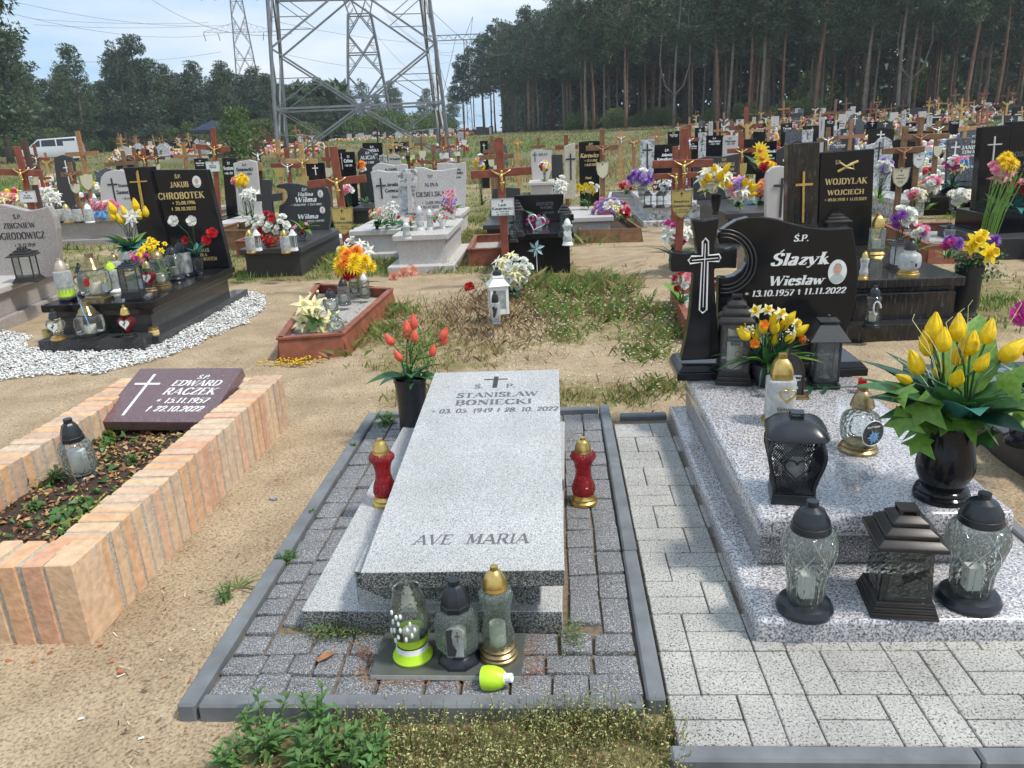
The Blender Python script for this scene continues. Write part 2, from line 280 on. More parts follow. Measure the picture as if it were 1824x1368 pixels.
# ------------------------------------------------------------------ a serif alphabet cut as strokes (cap height 1)
GL = {}
for ln in '''A .88|-.08,0 .43,1|.43,1 .80,0|-.2,.33 .66,.33|s.08,0 .8,0
B .74|.17,0 .17,1|~.17,.97 .48,.97 .6,.77 .46,.54 .17,.53|~.17,.53 .52,.52 .66,.28 .5,.03 .17,.03|s.17,0 .17,1
C .8|~.71,.78 .6,.95 .4,.98 .2,.83 .13,.5 .2,.17 .4,.02 .6,.06 .72,.24
D .84|.17,0 .17,1|~.17,.97 .5,.95 .71,.75 .74,.5 .71,.25 .5,.05 .17,.03|s.17,0 .17,1
E .7|.17,0 .17,1|-.17,.97 .62,.97 .64,.78|-.17,.52 .5,.52|-.17,.03 .64,.03 .67,.24|s.17,0 .17,1
G .84|~.71,.8 .6,.95 .4,.98 .2,.83 .13,.5 .2,.17 .4,.02 .6,.05 .7,.14|.7,.05 .7,.42|-.52,.42 .82,.42
H .86|.17,0 .17,1|.68,0 .68,1|-.17,.5 .68,.5|s.17,0 .17,1 .68,0 .68,1
I .36|.18,0 .18,1|s.18,0 .18,1
J .5|~.33,1 .33,.3 .25,.06 .1,.03 .05,.14|s.33,1
K .84|.17,0 .17,1|-.66,.98 .17,.4|.32,.55 .74,0|s.17,0 .17,1 .66,1 .74,0
L .7|.17,0 .17,1|-.17,.03 .62,.03 .66,.26|s.17,0 .17,1
Ł .7|.17,0 .17,1|-.17,.03 .62,.03 .66,.26|-.0,.4 .42,.68|s.17,0 .17,1
M 1.02|-.14,0 .17,1|.17,1 .5,.08|-.5,.08 .84,1|.84,1 .87,0|s.14,0 .87,0 .14,1 .86,1
N .88|-.15,0 .15,1|.15,1 .72,.03|-.72,0 .72,1|s.15,0 .12,1 .72,1
O .86|~.43,.98 .22,.88 .12,.5 .22,.12 .43,.02 .64,.12 .74,.5 .64,.88 .43,.98
P .72|.17,0 .17,1|~.17,.97 .5,.97 .64,.74 .5,.47 .17,.46|s.17,0 .17,1
R .82|.17,0 .17,1|~.17,.97 .5,.97 .62,.74 .5,.5 .17,.49|.4,.5 .72,0|s.17,0 .17,1 .74,0
S .66|~.55,.78 .48,.94 .32,.98 .16,.88 .14,.7 .3,.54 .5,.42 .55,.24 .46,.06 .3,.02 .15,.08 .1,.26
T .76|.38,0 .38,1|-.06,.78 .08,.97 .68,.97 .7,.78|s.38,0
U .84|~.17,1 .17,.3 .26,.06 .44,.02 .6,.08 .68,.3 .68,1|s.17,1 .68,1
V .84|.08,1 .42,0|-.42,0 .76,1|s.08,1 .76,1
W 1.14|.08,1 .34,0|-.34,0 .56,.95|.56,.95 .8,0|-.8,0 1.06,1|s.08,1 1.06,1
Y .8|.08,1 .4,.5|-.4,.5 .72,1|.4,0 .4,.5|s.08,1 .72,1 .4,0
Z .7|-.1,.8 .12,.97 .6,.97|.6,.97 .1,.03|-.1,.03 .6,.03 .62,.24
a .56|~.1,.56 .24,.66 .38,.6 .4,.45 .4,.08 .5,.03|~.4,.4 .2,.34 .08,.2 .14,.05 .28,.04 .4,.18
ą .56|~.1,.56 .24,.66 .38,.6 .4,.45 .4,.08 .5,.03|~.4,.4 .2,.34 .08,.2 .14,.05 .28,.04 .4,.18|-.44,0 .38,-.14 .5,-.18
b .6|.14,0 .14,1|~.14,.45 .3,.64 .48,.5 .5,.3 .42,.08 .26,.02 .14,.12|s.14,1
c .5|~.42,.5 .3,.65 .16,.56 .09,.33 .16,.1 .3,.02 .44,.14
d .62|.46,0 .46,1|~.46,.5 .3,.65 .14,.55 .09,.33 .16,.08 .3,.02 .46,.16|s.46,1 .5,0
e .52|-.1,.38 .44,.38|~.44,.38 .4,.58 .27,.66 .14,.56 .09,.33 .16,.09 .3,.02 .44,.14
h .62|.14,0 .14,1|~.14,.42 .3,.65 .44,.55 .46,.4 .46,0|s.14,0 .14,1 .46,0
i .3|.15,0 .15,.64|.15,.82 .15,.98|s.15,0 .12,.64
j .3|~.17,.64 .17,0 .1,-.2 .0,-.22|.15,.84 .19,.94
k .6|.14,0 .14,1|-.44,.62 .14,.28|.25,.38 .5,0|s.14,0 .14,1 .5,0
l .3|.15,0 .15,1|s.15,0 .12,1
ł .32|.15,0 .15,1|-.02,.42 .3,.66|s.15,0 .12,1
m .9|.14,0 .14,.64|~.14,.42 .28,.65 .42,.5 .42,0|~.42,.42 .58,.65 .72,.5 .73,0|s.14,0 .42,0 .73,0
n .62|.14,0 .14,.64|~.14,.42 .3,.65 .44,.55 .46,.4 .46,0|s.14,0 .12,.64 .46,0
ń .62|.14,0 .14,.64|~.14,.42 .3,.65 .44,.55 .46,.4 .46,0|-.28,.76 .4,.95|s.14,0 .12,.64 .46,0
o .56|~.28,.65 .14,.56 .09,.33 .14,.1 .28,.02 .42,.1 .47,.33 .42,.56 .28,.65
p .6|.14,-.24 .14,.64|~.14,.45 .3,.64 .48,.5 .5,.3 .42,.08 .26,.02 .14,.12|s.14,-.24
r .46|.14,0 .14,.64|~.14,.38 .24,.6 .4,.62|s.14,0 .12,.64
s .44|~.36,.5 .3,.62 .2,.66 .1,.56 .12,.42 .3,.3 .36,.16 .28,.04 .18,.02 .08,.14
ś .44|~.36,.5 .3,.62 .2,.66 .1,.56 .12,.42 .3,.3 .36,.16 .28,.04 .18,.02 .08,.14|-.2,.76 .32,.95
t .4|~.17,.88 .17,.12 .24,.02 .36,.08|-.04,.62 .36,.62
u .62|~.14,.64 .14,.2 .2,.04 .34,.04 .46,.22|.46,0 .46,.64|s.5,0
w .84|.06,.64 .24,0|-.24,0 .4,.6|.4,.6 .58,0|-.58,0 .76,.64|s.06,.64 .76,.64
y .58|.06,.64 .3,0|-.52,.64 .3,0 .16,-.22 .04,-.2|s.06,.64 .52,.64
z .5|-.08,.5 .1,.61 .42,.61|.42,.61 .08,.03|-.08,.03 .42,.03 .44,.18
0 .66|~.33,.98 .16,.86 .1,.5 .16,.14 .33,.02 .5,.14 .56,.5 .5,.86 .33,.98
1 .5|.27,0 .27,1|-.27,1 .1,.82|s.27,0
2 .62|~.1,.72 .18,.92 .34,.98 .5,.86 .5,.66 .36,.42 .1,.04|-.1,.04 .52,.04 .56,.22
3 .6|~.1,.8 .26,.98 .46,.88 .44,.64 .26,.54|~.26,.54 .48,.46 .52,.2 .34,.02 .14,.06 .08,.2
4 .64|.42,0 .42,1|-.42,1 .06,.28 .58,.28|s.42,0
5 .6|-.5,.97 .16,.97 .14,.58|~.14,.56 .34,.64 .5,.5 .52,.26 .38,.04 .18,.02 .08,.16
6 .62|~.48,.94 .28,.86 .14,.6 .12,.3 .2,.06 .34,.02 .5,.14 .5,.4 .36,.54 .18,.44
7 .6|-.08,.76 .1,.96 .54,.96|.54,.96 .24,0
8 .62|~.31,.54 .14,.66 .14,.86 .31,.98 .48,.86 .48,.66 .31,.54 .12,.4 .12,.14 .31,.02 .5,.14 .5,.4 .31,.54
9 .62|~.14,.06 .34,.14 .48,.4 .5,.7 .42,.94 .28,.98 .12,.86 .12,.6 .26,.46 .46,.56
. .26|.13,0 .13,.15
, .26|.12,.08 .16,.02 .08,-.14
- .4|-.06,.4 .34,.4
* .56|-.28,.2 .28,.84|-.04,.36 .52,.68|-.04,.68 .52,.36
+ .5|.25,.0 .25,1.02|-.02,.7 .48,.7
^ .4|-.1,1.1 .26,1.3'''.split('\n'):
    c,rest = ln[0],ln[2:]; p = rest.split('|'); GL[c] = (float(p[0]),p[1:])
for a,b in (('Ś','S'),('Ń','N')): GL[a] = (GL[b][0],GL[b][1] + ['-.32,1.08 .48,1.3'])
def _spl(P,k=4):
    o = []
    for i in range(len(P) - 1):
        p0,p1,p2,p3 = P[max(i - 1,0)],P[i],P[i + 1],P[min(i + 2,len(P) - 1)]
        for j in range(k):
            t = j / k; o.append(tuple(.5 * (2 * p1[q] + (p2[q] - p0[q]) * t + (2 * p0[q] - 5 * p1[q] + 4 * p2[q] - p3[q]) * t * t + (3 * p1[q] - p0[q] - 3 * p2[q] + p3[q]) * t ** 3) for q in (0,1)))
    return o + [P[-1]]
def tw(s,ls=0.): return sum((GL[c][0] + ls if c in GL else .45 + ls) for c in s)
def text(s,size,slant=0.,T=.2,th=.075,width=1.,ls=.02,k=3,serif=True):
    """list of quads ((x,z) x4) for a centred line of writing, base line at 0"""
    q = []; x = -tw(s,ls) * .5
    for c in s:
        if c == ' ' or c not in GL: x += .45 + ls; continue
        wd,st = GL[c]
        for t in st:
            if t[0] == 's':
                if not serif: continue
                for pt in t[1:].split():
                    a,b = map(float,pt.split(',')); h = .055; y0 = b - (h if b > .3 else 0)
                    q.append([(x + a - .15,y0),(x + a + .15,y0),(x + a + .15,y0 + h),(x + a - .15,y0 + h)])
                continue
            thin = t[0] == '-'; sm = t[0] == '~'
            P = [tuple(map(float,v.split(','))) for v in (t[1:] if (thin or sm) else t).split()]
            if sm: P = _spl(P,k)
            n = len(P); e = []
            for i in range(n):
                a,b = P[max(i - 1,0)],P[min(i + 1,n - 1)]; dx,dy = b[0] - a[0],b[1] - a[1]; l = math.hypot(dx,dy) or 1; dx /= l; dy /= l
                wv = th if thin else (T * abs(dy) + th * abs(dx)); e.append(((P[i][0] - dy * wv / 2,P[i][1] + dx * wv / 2),(P[i][0] + dy * wv / 2,P[i][1] - dx * wv / 2)))
            for i in range(n - 1):
                a,b,c2,d = e[i][0],e[i + 1][0],e[i + 1][1],e[i][1]; q.append([(x + p[0],p[1]) for p in (a,b,c2,d)])
        x += wd + ls
    return [[((p[0] + slant * p[1]) * size * width,p[1] * size) for p in f] for f in q]
def put_text(mb,quads,x,z,y,eps=.00003,flatz=False):
    """on a face looking to -y (or up, flatz) at depth y"""
    for i,f in enumerate(quads):
        d = y - eps * (i % 37)
        if flatz: mb.add([(x + a,z + b,y + eps * (i % 37)) for a,b in f],[(0,1,2,3)])
        else: mb.add([(x + a,d,z + b) for a,b in f],[(0,3,2,1)])
# ------------------------------------------------------------------ materials of the place
M_black = granite('polished_black_granite',(.010,.010,.012),[((.024,.024,.027),.25)],300,.12); M_black.node_tree.nodes['Principled BSDF'].inputs['Specular IOR Level'].default_value = .3
M_black2 = granite('dark_granite_grainy',(.035,.036,.038),[((.09,.09,.09),.45),((.012,.012,.012),.4)],260,.16)
M_blackm = granite('matt_black_granite',(.03,.03,.032),[((.06,.06,.06),.4)],240,.4)
M_grey = granite('grey_granite',(.47,.47,.46),[((.25,.25,.25),.38),((.6,.6,.59),.42),((.09,.09,.09),.2)],165,.5,stain=.2,bump=.15)
M_grey2 = granite('mottled_polished_granite',(.52,.50,.51),[((.27,.25,.26),.46),((.66,.65,.66),.4),((.12,.11,.115),.3)],85,.16,stain=.18,coat=.35)
M_grey2d = granite('mottled_granite_rough',(.36,.345,.35),[((.15,.14,.145),.52),((.6,.59,.6),.33),((.05,.05,.05),.34)],125,.3,stain=.12)
M_pink = granite('rosy_grey_granite',(.40,.35,.32),[((.18,.15,.14),.45),((.56,.52,.49),.4),((.09,.08,.08),.22)],160,.3,stain=.1)
M_pale = granite('pale_granite',(.52,.49,.46),[((.3,.27,.26),.42),((.64,.62,.6),.42)],130,.4,stain=.06)
M_marble = granite('veined_grey_marble',(.45,.46,.46),[((.2,.21,.22),.4),((.6,.6,.6),.4)],12,.3)
M_blue = granite('blue_grey_granite',(.09,.095,.11),[((.22,.23,.25),.38),((.04,.04,.05),.4)],30,.25,stretch=(1,1,2.5))
M_maroon = granite('maroon_granite',(.15,.085,.095),[((.3,.22,.22),.36),((.06,.035,.04),.42)],260,.3)
M_brownst = granite('brown_striped_granite',(.022,.021,.02),[((.04,.031,.026),.42),((.014,.014,.015),.5),((.085,.07,.06),.07)],45,.12,stretch=(1,1,.12))
M_pav = granite('grey_washed_concrete',(.19,.19,.195),[((.44,.44,.45),.38),((.075,.075,.078),.4)],190,.85,stain=.22,bump=.8)
M_pav2 = granite('pale_speckled_concrete',(.40,.39,.36),[((.5,.485,.45),.45),((.06,.05,.045),.22)],120,.8,stain=.3,bump=.6)
M_kerb = mat('blue_grey_concrete',(.15,.16,.17),.75,var=.22,scale=9,bump=.15)
M_joint = mat('sandy_joint',(.16,.12,.08),.95,var=.4,scale=60)
M_gold = mat('brass',(.62,.43,.14),.3,.9,var=.18,scale=40)
M_bronze = mat('aged_bronze_cap',(.33,.25,.13),.35,.85,var=.35,scale=45)
M_blackpl = mat('black_plastic',(.016,.019,.024),.28,var=.2)
M_darkmet = mat('dark_painted_metal',(.03,.026,.025),.38,.3,var=.2)
M_whitepl = mat('white_plastic',(.78,.79,.76),.35,var=.05)
M_green = mat('lime_plastic',(.5,.78,.03),.35,var=.06)
M_white = mat('white_inlay',(.8,.8,.78),.5,var=.03)
M_goldt = mat('gold_inlay',(.66,.5,.22),.42,.35,var=.08)
M_dark = mat('dark_engraving',(.035,.035,.035),.6)
M_greyt = mat('grey_engraving',(.12,.12,.125),.7)
M_candle = mat('wax',(.72,.68,.55),.6,var=.05)
M_redw = mat('red_stained_wood',(.22,.055,.028),.5,var=.28,scale=14,bump=.1)
M_redb = mat('red_brown_border',(.24,.075,.04),.55,var=.35,scale=11,bump=.12)
M_brownw = mat('brown_oiled_wood',(.20,.105,.048),.6,var=.3,scale=14,bump=.12)
M_yelw = mat('honey_wood',(.46,.27,.105),.5,var=.2,scale=16,bump=.1)
M_oranw = mat('orange_wood',(.34,.165,.075),.55,var=.2,scale=16)
M_darkw = mat('dark_wood',(.085,.04,.028),.55,var=.25,scale=14)
M_soil = mat('dark_soil',(.045,.028,.018),.95,var=.5,scale=55,bump=1.)
M_gl = glass('clear_glass',(.96,.985,.97),.06,bump=.1,scale=90)
M_glc = glass('cut_glass',(.93,.96,.94),.11,(.62,.68,.62),bump=1.0,scale=55,rough=.08)
M_glg = glass('greenish_textured_glass',(.9,.96,.93),.12,(.6,.72,.66),bump=1.0,scale=110,rough=.1)
M_glf = glass('frosted_glass',(.85,.88,.88),.62,(.72,.74,.74),bump=.3)
M_glr = glass('red_glass',(.9,.13,.16),.3,(.5,.035,.055),bump=1.,scale=120,rough=.08)
M_gls = glass('smoky_glass',(.82,.86,.85),.07,(.3,.32,.31),bump=.5)
M_needle = mat('pine_needles',(.064,.1,.046),.6,var=.3,scale=.5,island=.45,trans=.2)
M_needle2 = mat('pine_needles_blue',(.052,.09,.054),.6,var=.3,scale=.5,island=.45,trans=.2)
M_leafb = mat('bright_foliage',(.11,.17,.04),.6,var=.25,scale=.4,island=.4,trans=.3)
M_bark = mat('grey_bark',(.15,.12,.095),.9,var=.35,scale=3,bump=.3)
M_barkr = mat('orange_bark',(.19,.11,.07),.9,var=.3,scale=2.5,bump=.3)
M_barkg = mat('pale_bark',(.2,.17,.14),.9,var=.3,scale=2.5,bump=.3)
M_steel = mat('galvanised_steel',(.21,.22,.23),.5,.55,var=.2,scale=2)
M_steeld = mat('dull_steel',(.17,.18,.19),.6,.4,var=.25,scale=1)
M_leaf = mat('leaf_green',(.035,.12,.03),.45,var=.2,scale=60,trans=.15)
M_leafd = mat('leaf_deep_green',(.015,.075,.035),.4,var=.25,scale=60,trans=.1)
M_leafl = mat('leaf_light_green',(.13,.26,.035),.45,var=.25,scale=60,trans=.2)
M_leaft = mat('leaf_teal',(.03,.17,.15),.45,var=.25,scale=60,trans=.1)
def petal(n,c,v=.2): return mat('petal_' + n,c,.5,var=v,scale=45,trans=.25)
PC = dict(yellow=petal('yellow',(.88,.63,.01)),white=petal('white',(.8,.8,.74)),coral=petal('coral',(.84,.14,.085),.2),red=petal('red',(.5,.015,.02)),pink=petal('pink',(.8,.3,.4)),peach=petal('peach',(.82,.42,.3)),
          magenta=petal('magenta',(.55,.06,.3)),lilac=petal('lilac',(.42,.3,.62)),purple=petal('purple',(.25,.07,.4)),orange=petal('orange',(.88,.3,.02)),cream=petal('cream',(.82,.76,.42)),blue=petal('blue',(.2,.45,.75)))
# brick: one of five clays, picked by the object's own random number
def brick_mat():
    m,nt,b,o = _mat('buff_brick'); L = nt.links.new; b.inputs['Roughness'].default_value = .9
    ob = _n(nt,'ShaderNodeObjectInfo'); cr = _n(nt,'ShaderNodeValToRGB'); cr.color_ramp.interpolation = 'CONSTANT'; e = cr.color_ramp.elements
    cols = [(.62,.37,.21),(.57,.32,.20),(.62,.42,.26),(.50,.34,.23),(.62,.38,.25),(.58,.43,.30)]
    e[0].color = c4(cols[0]); e[0].position = 0; e[1].color = c4(cols[1]); e[1].position = .17
    for i in (2,3,4,5): x = e.new(i / 6); x.color = c4(cols[i])
    L(ob.outputs['Random'],cr.inputs[0]); g = _n(nt,'ShaderNodeNewGeometry')
    n = _n(nt,'ShaderNodeTexNoise'); n.inputs['Scale'].default_value = 9; n.inputs['Detail'].default_value = 5; L(g.outputs['Position'],n.inputs['Vector'])
    mr = _n(nt,'ShaderNodeMapRange'); mr.inputs[1].default_value = .5; mr.inputs[2].default_value = .68; L(n.outputs[0],mr.inputs[0])
    mx = _n(nt,'ShaderNodeMixRGB'); mx.inputs[2].default_value = (.46,.2,.11,1); mu = _n(nt,'ShaderNodeMath',operation='MULTIPLY'); mu.inputs[1].default_value = .25; L(mr.outputs[0],mu.inputs[0]); L(mu.outputs[0],mx.inputs[0]); L(cr.outputs[0],mx.inputs[1])
    n2 = _n(nt,'ShaderNodeTexNoise'); n2.inputs['Scale'].default_value = 30; n2.inputs['Detail'].default_value = 6; L(g.outputs['Position'],n2.inputs['Vector'])
    m2 = _n(nt,'ShaderNodeMapRange'); m2.inputs[1].default_value = .3; m2.inputs[2].default_value = .7; m2.inputs[3].default_value = .82; m2.inputs[4].default_value = 1.15; L(n2.outputs[0],m2.inputs[0])
    m3 = _n(nt,'ShaderNodeMixRGB',blend_type='MULTIPLY'); m3.inputs[0].default_value = 1; L(mx.outputs[0],m3.inputs[1]); L(m2.outputs[0],m3.inputs[2]); L(m3.outputs[0],b.inputs['Base Color'])
    bp = _n(nt,'ShaderNodeBump'); bp.inputs['Strength'].default_value = .7; bp.inputs['Distance'].default_value = .007; L(n2.outputs[0],bp.inputs['Height']); L(bp.outputs[0],b.inputs['Normal'])
    return m
M_brick = brick_mat()
M_mortar = mat('grey_mortar',(.4,.37,.31),.95,var=.25,scale=90,bump=.6)

# ------------------------------------------------------------------ ground: one sheet out to the horizon
def veg(x,y):                   # how overgrown the ground is, 0 bare sand .. 1 grass
    x = np.asarray(x,float); y = np.asarray(y,float)
    n = fbm(x,y,.55,3,4); n2 = fbm(x,y,2.3,5,3)
    v = sstep(7,12,y) * .62 + sstep(24,40,y) * .5 + (n - .5) * 1.5 + (n2 - .5) * .7 - .1
    for cx,cy,rx,ry,a in ((-.2,5.6,1.3,1.1,.5),(.35,7.0,1.0,1.6,.5),(-1.35,6.6,.55,1.5,.75),(-2.2,10.2,1.7,1.2,.85),(-3.5,9.6,1.2,.9,.7),(-3.9,12.5,1.2,2.5,.6),(.35,8.7,.6,.9,.6),
                              (-.3,4.75,1.2,.35,.5),(.9,5.3,.5,.9,.5),(-5.1,9.5,.5,2,.5),(3.9,7.5,1.,1.4,.5),(4.2,10.2,1.3,1.2,.7),(-1.2,12.5,1.2,1.5,.7),(.5,13.5,1,1,.5),
                              (.65,10.3,.45,1.5,-.9),(2.0,5.3,1.6,.9,-.9),(2.5,6.9,.9,.6,-.4),(-2.6,6.6,.55,1.9,-1.),(-1.4,3.3,.28,1.6,-.7),(-3.,4.9,1.6,.5,-.5),(-3.2,8.9,.9,.5,-.8),(3.9,9,.9,.5,-.4),
                              (-1.6,9.0,.7,.35,-.4),(2.1,3.4,.35,1.3,-.7),(-4.5,5.6,2,1.0,-.9),(-.9,8.6,.4,.4,-.5),(-.57,7.1,.45,.9,-.35),(-2.2,1.6,2,.6,-.6),(-.35,1.3,1.0,.55,1.6),(-.7,1.2,.5,.4,.8),(1.6,10.5,.7,1.6,-.4),(1.5,12,.6,1.2,-.5)):
        v = v + a * np.exp(-(((x - cx) / rx) ** 2 + ((y - cy) / ry) ** 2) ** 1.5)
    return np.clip(v,0,1)
def build_ground():
    rs = [.25]
    while rs[-1] < 1200: rs.append(rs[-1] * (1.0125 if rs[-1] < 14 else 1.03))
    rs = np.array(rs); an = np.concatenate([np.linspace(-52,52,420),np.linspace(56,304,50)]) * math.pi / 180
    Rr,A = np.meshgrid(rs,an,indexing='ij'); x = Rr * np.sin(A); y = Rr * np.cos(A)
    z = terr(x,y); near = sstep(16,6,Rr)
    z = z + near * ((fbm(x,y,3,1,3) - .5) * .02 + (fbm(x,y,7.5,6,2) - .5) * .014 + (fbm(x,y,22,2,3) - .5) * .012)
    nr,na = x.shape; v = np.stack([x,y,z],-1).reshape(-1,3)
    i = np.arange(nr - 1)[:,None] * na; j = np.arange(na)[None,:]; j2 = (j + 1) % na
    f = np.stack([i + j,i + j2,i + na + j2,i + na + j],-1).reshape(-1,4)[:,::-1]
    c = len(v); v = np.vstack([v,[[0,0,th(0,0)]]])
    me = bpy.data.meshes.new('ground'); nf = len(f); tri = [(c,k,(k + 1) % na) for k in range(na)]
    me.vertices.add(len(v)); me.vertices.foreach_set('co',v.ravel())
    me.loops.add(nf * 4 + na * 3); me.polygons.add(nf + na)
    me.loops.foreach_set('vertex_index',np.concatenate([f.ravel(),np.array(tri)[:,::-1].ravel()]).astype(np.int32))
    me.polygons.foreach_set('loop_start',np.concatenate([np.arange(nf) * 4,nf * 4 + np.arange(na) * 3]).astype(np.int32))
    me.polygons.foreach_set('use_smooth',np.ones(nf + na,bool))
    me.update(); me.validate()
    at = me.attributes.new('veg','FLOAT','POINT'); at.data.foreach_set('value',veg(v[:,0],v[:,1]).astype(np.float32))
    m,nt,b,o = _mat('sandy_soil'); L = nt.links.new; b.inputs['Roughness'].default_value = .95; b.inputs['Specular IOR Level'].default_value = .15
    g = _n(nt,'ShaderNodeNewGeometry'); a = _n(nt,'ShaderNodeAttribute',attribute_name='veg')
    def noise(s,d=4,dist=0):
        n = _n(nt,'ShaderNodeTexNoise'); n.inputs['Scale'].default_value = s; n.inputs['Detail'].default_value = d; n.inputs['Distortion'].default_value = dist; L(g.outputs['Position'],n.inputs['Vector']); return n.outputs[0]
    def ramp(src,pts):
        r = _n(nt,'ShaderNodeValToRGB'); e = r.color_ramp.elements
        for k,(p,c) in enumerate(pts):
            q = e[k] if k < 2 else e.new(p); q.position = p; q.color = c4(c)
        L(src,r.inputs[0]); return r.outputs[0]
    sand = ramp(noise(3.5,6),[(.3,(.32,.24,.155)),(.7,(.45,.355,.24))])
    dk = ramp(noise(95,9,.4),[(.30,(.42,.38,.34)),(.47,(.9,.89,.88)),(.62,(1.12,1.1,1.08))])
    s1 = _n(nt,'ShaderNodeMixRGB',blend_type='MULTIPLY'); s1.inputs[0].default_value = 1; L(sand,s1.inputs[1]); L(dk,s1.inputs[2])
    moss = ramp(noise(16,7),[(.32,(.13,.09,.05)),(.45,(.24,.18,.09)),(.55,(.17,.17,.065)),(.68,(.32,.23,.13))])
    far = ramp(noise(.35,7,1.),[(.3,(.16,.155,.07)),(.5,(.14,.14,.065)),(.7,(.21,.175,.10))])
    mr = _n(nt,'ShaderNodeMapRange'); sp = _n(nt,'ShaderNodeSeparateXYZ'); L(g.outputs['Position'],sp.inputs[0]); L(sp.outputs[1],mr.inputs[0]); mr.inputs[1].default_value = 14; mr.inputs[2].default_value = 30
    m1 = _n(nt,'ShaderNodeMixRGB'); L(mr.outputs[0],m1.inputs[0]); L(moss,m1.inputs[1]); L(far,m1.inputs[2])
    ad = _n(nt,'ShaderNodeMath',operation='ADD'); L(a.outputs['Fac'],ad.inputs[0]); n3 = noise(11,6); ad2 = _n(nt,'ShaderNodeMath',operation='MULTIPLY_ADD'); L(n3,ad2.inputs[0]); ad2.inputs[1].default_value = 1.5; ad2.inputs[2].default_value = -.75; L(ad2.outputs[0],ad.inputs[1])
    m4 = _n(nt,'ShaderNodeMapRange'); m4.inputs[1].default_value = .22; m4.inputs[2].default_value = .52; L(ad.outputs[0],m4.inputs[0])
    fin = _n(nt,'ShaderNodeMixRGB'); L(m4.outputs[0],fin.inputs[0]); L(s1.outputs[0],fin.inputs[1]); L(m1.outputs[0],fin.inputs[2]); L(fin.outputs[0],b.inputs['Base Color'])
    bp = _n(nt,'ShaderNodeBump'); bp.inputs['Strength'].default_value = .9; bp.inputs['Distance'].default_value = .012; L(noise(60,7),bp.inputs['Height']); L(bp.outputs[0],b.inputs['Normal'])
    me.materials.append(m); return structure(link('ground',me))
build_ground()

def blades(name,P,h,wdt,mats,lean=.35,mi=None,ry=None,tilt=None):
    """many blades in one mesh: P n x 3 base points, h heights, wdt widths (arrays)"""
    n = len(P)
    if n == 0: return None
    a = NR.uniform(0,2 * math.pi,n); b = NR.uniform(0,2 * math.pi,n); l = NR.uniform(0,lean,n) * h
    dx = np.cos(a) * wdt / 2; dy = np.sin(a) * wdt / 2; v = np.zeros((n,4,3))
    v[:,0] = P - np.stack([dx,dy,0 * dx],1); v[:,1] = P + np.stack([dx,dy,0 * dx],1)
    mid = P + np.stack([np.cos(b) * l * .35,np.sin(b) * l * .35,h * .55],1); tip = P + np.stack([np.cos(b) * l,np.sin(b) * l,h * np.sqrt(np.clip(1 - (l / h) ** 2 * .5,.2,1))],1)
    v[:,2] = mid + np.stack([dx * .8,dy * .8,0 * dx],1); v[:,3] = tip
    me = bpy.data.meshes.new(name); me.vertices.add(n * 4); me.vertices.foreach_set('co',v.ravel())
    i = np.arange(n) * 4; f = np.stack([i,i + 1,i + 2,i,i + 2,i + 3],1).ravel()
    me.loops.add(n * 6); me.polygons.add(n * 2); me.loops.foreach_set('vertex_index',f.astype(np.int32)); me.polygons.foreach_set('loop_start',(np.arange(n * 2) * 3).astype(np.int32))
    for m in (mats if isinstance(mats,(list,tuple)) else [mats]): me.materials.append(m)
    if mi is not None: me.polygons.foreach_set('material_index',np.repeat(mi,2).astype(np.int32))
    me.update(); return link(name,me)
M_g1 = mat('grass_green',(.15,.245,.05),.6,var=.2,scale=3,island=.35,trans=.3)
M_g2 = mat('grass_dry',(.34,.25,.12),.7,var=.2,scale=3,island=.3,trans=.2)
M_g3 = mat('grass_yellow_green',(.22,.27,.07),.6,var=.2,scale=3,island=.35,trans=.3)
PADS = [(-1.2,1.8,.3,4.4),(.28,1.62,1.82,4.3),(-2.7,2.1,-1.62,4.4)]
def free(x,y):
    ok = np.ones(x.shape,bool)
    for a,b,c,d in PADS: ok &= ~((x > a) & (x < c) & (y > b) & (y < d))
    return ok
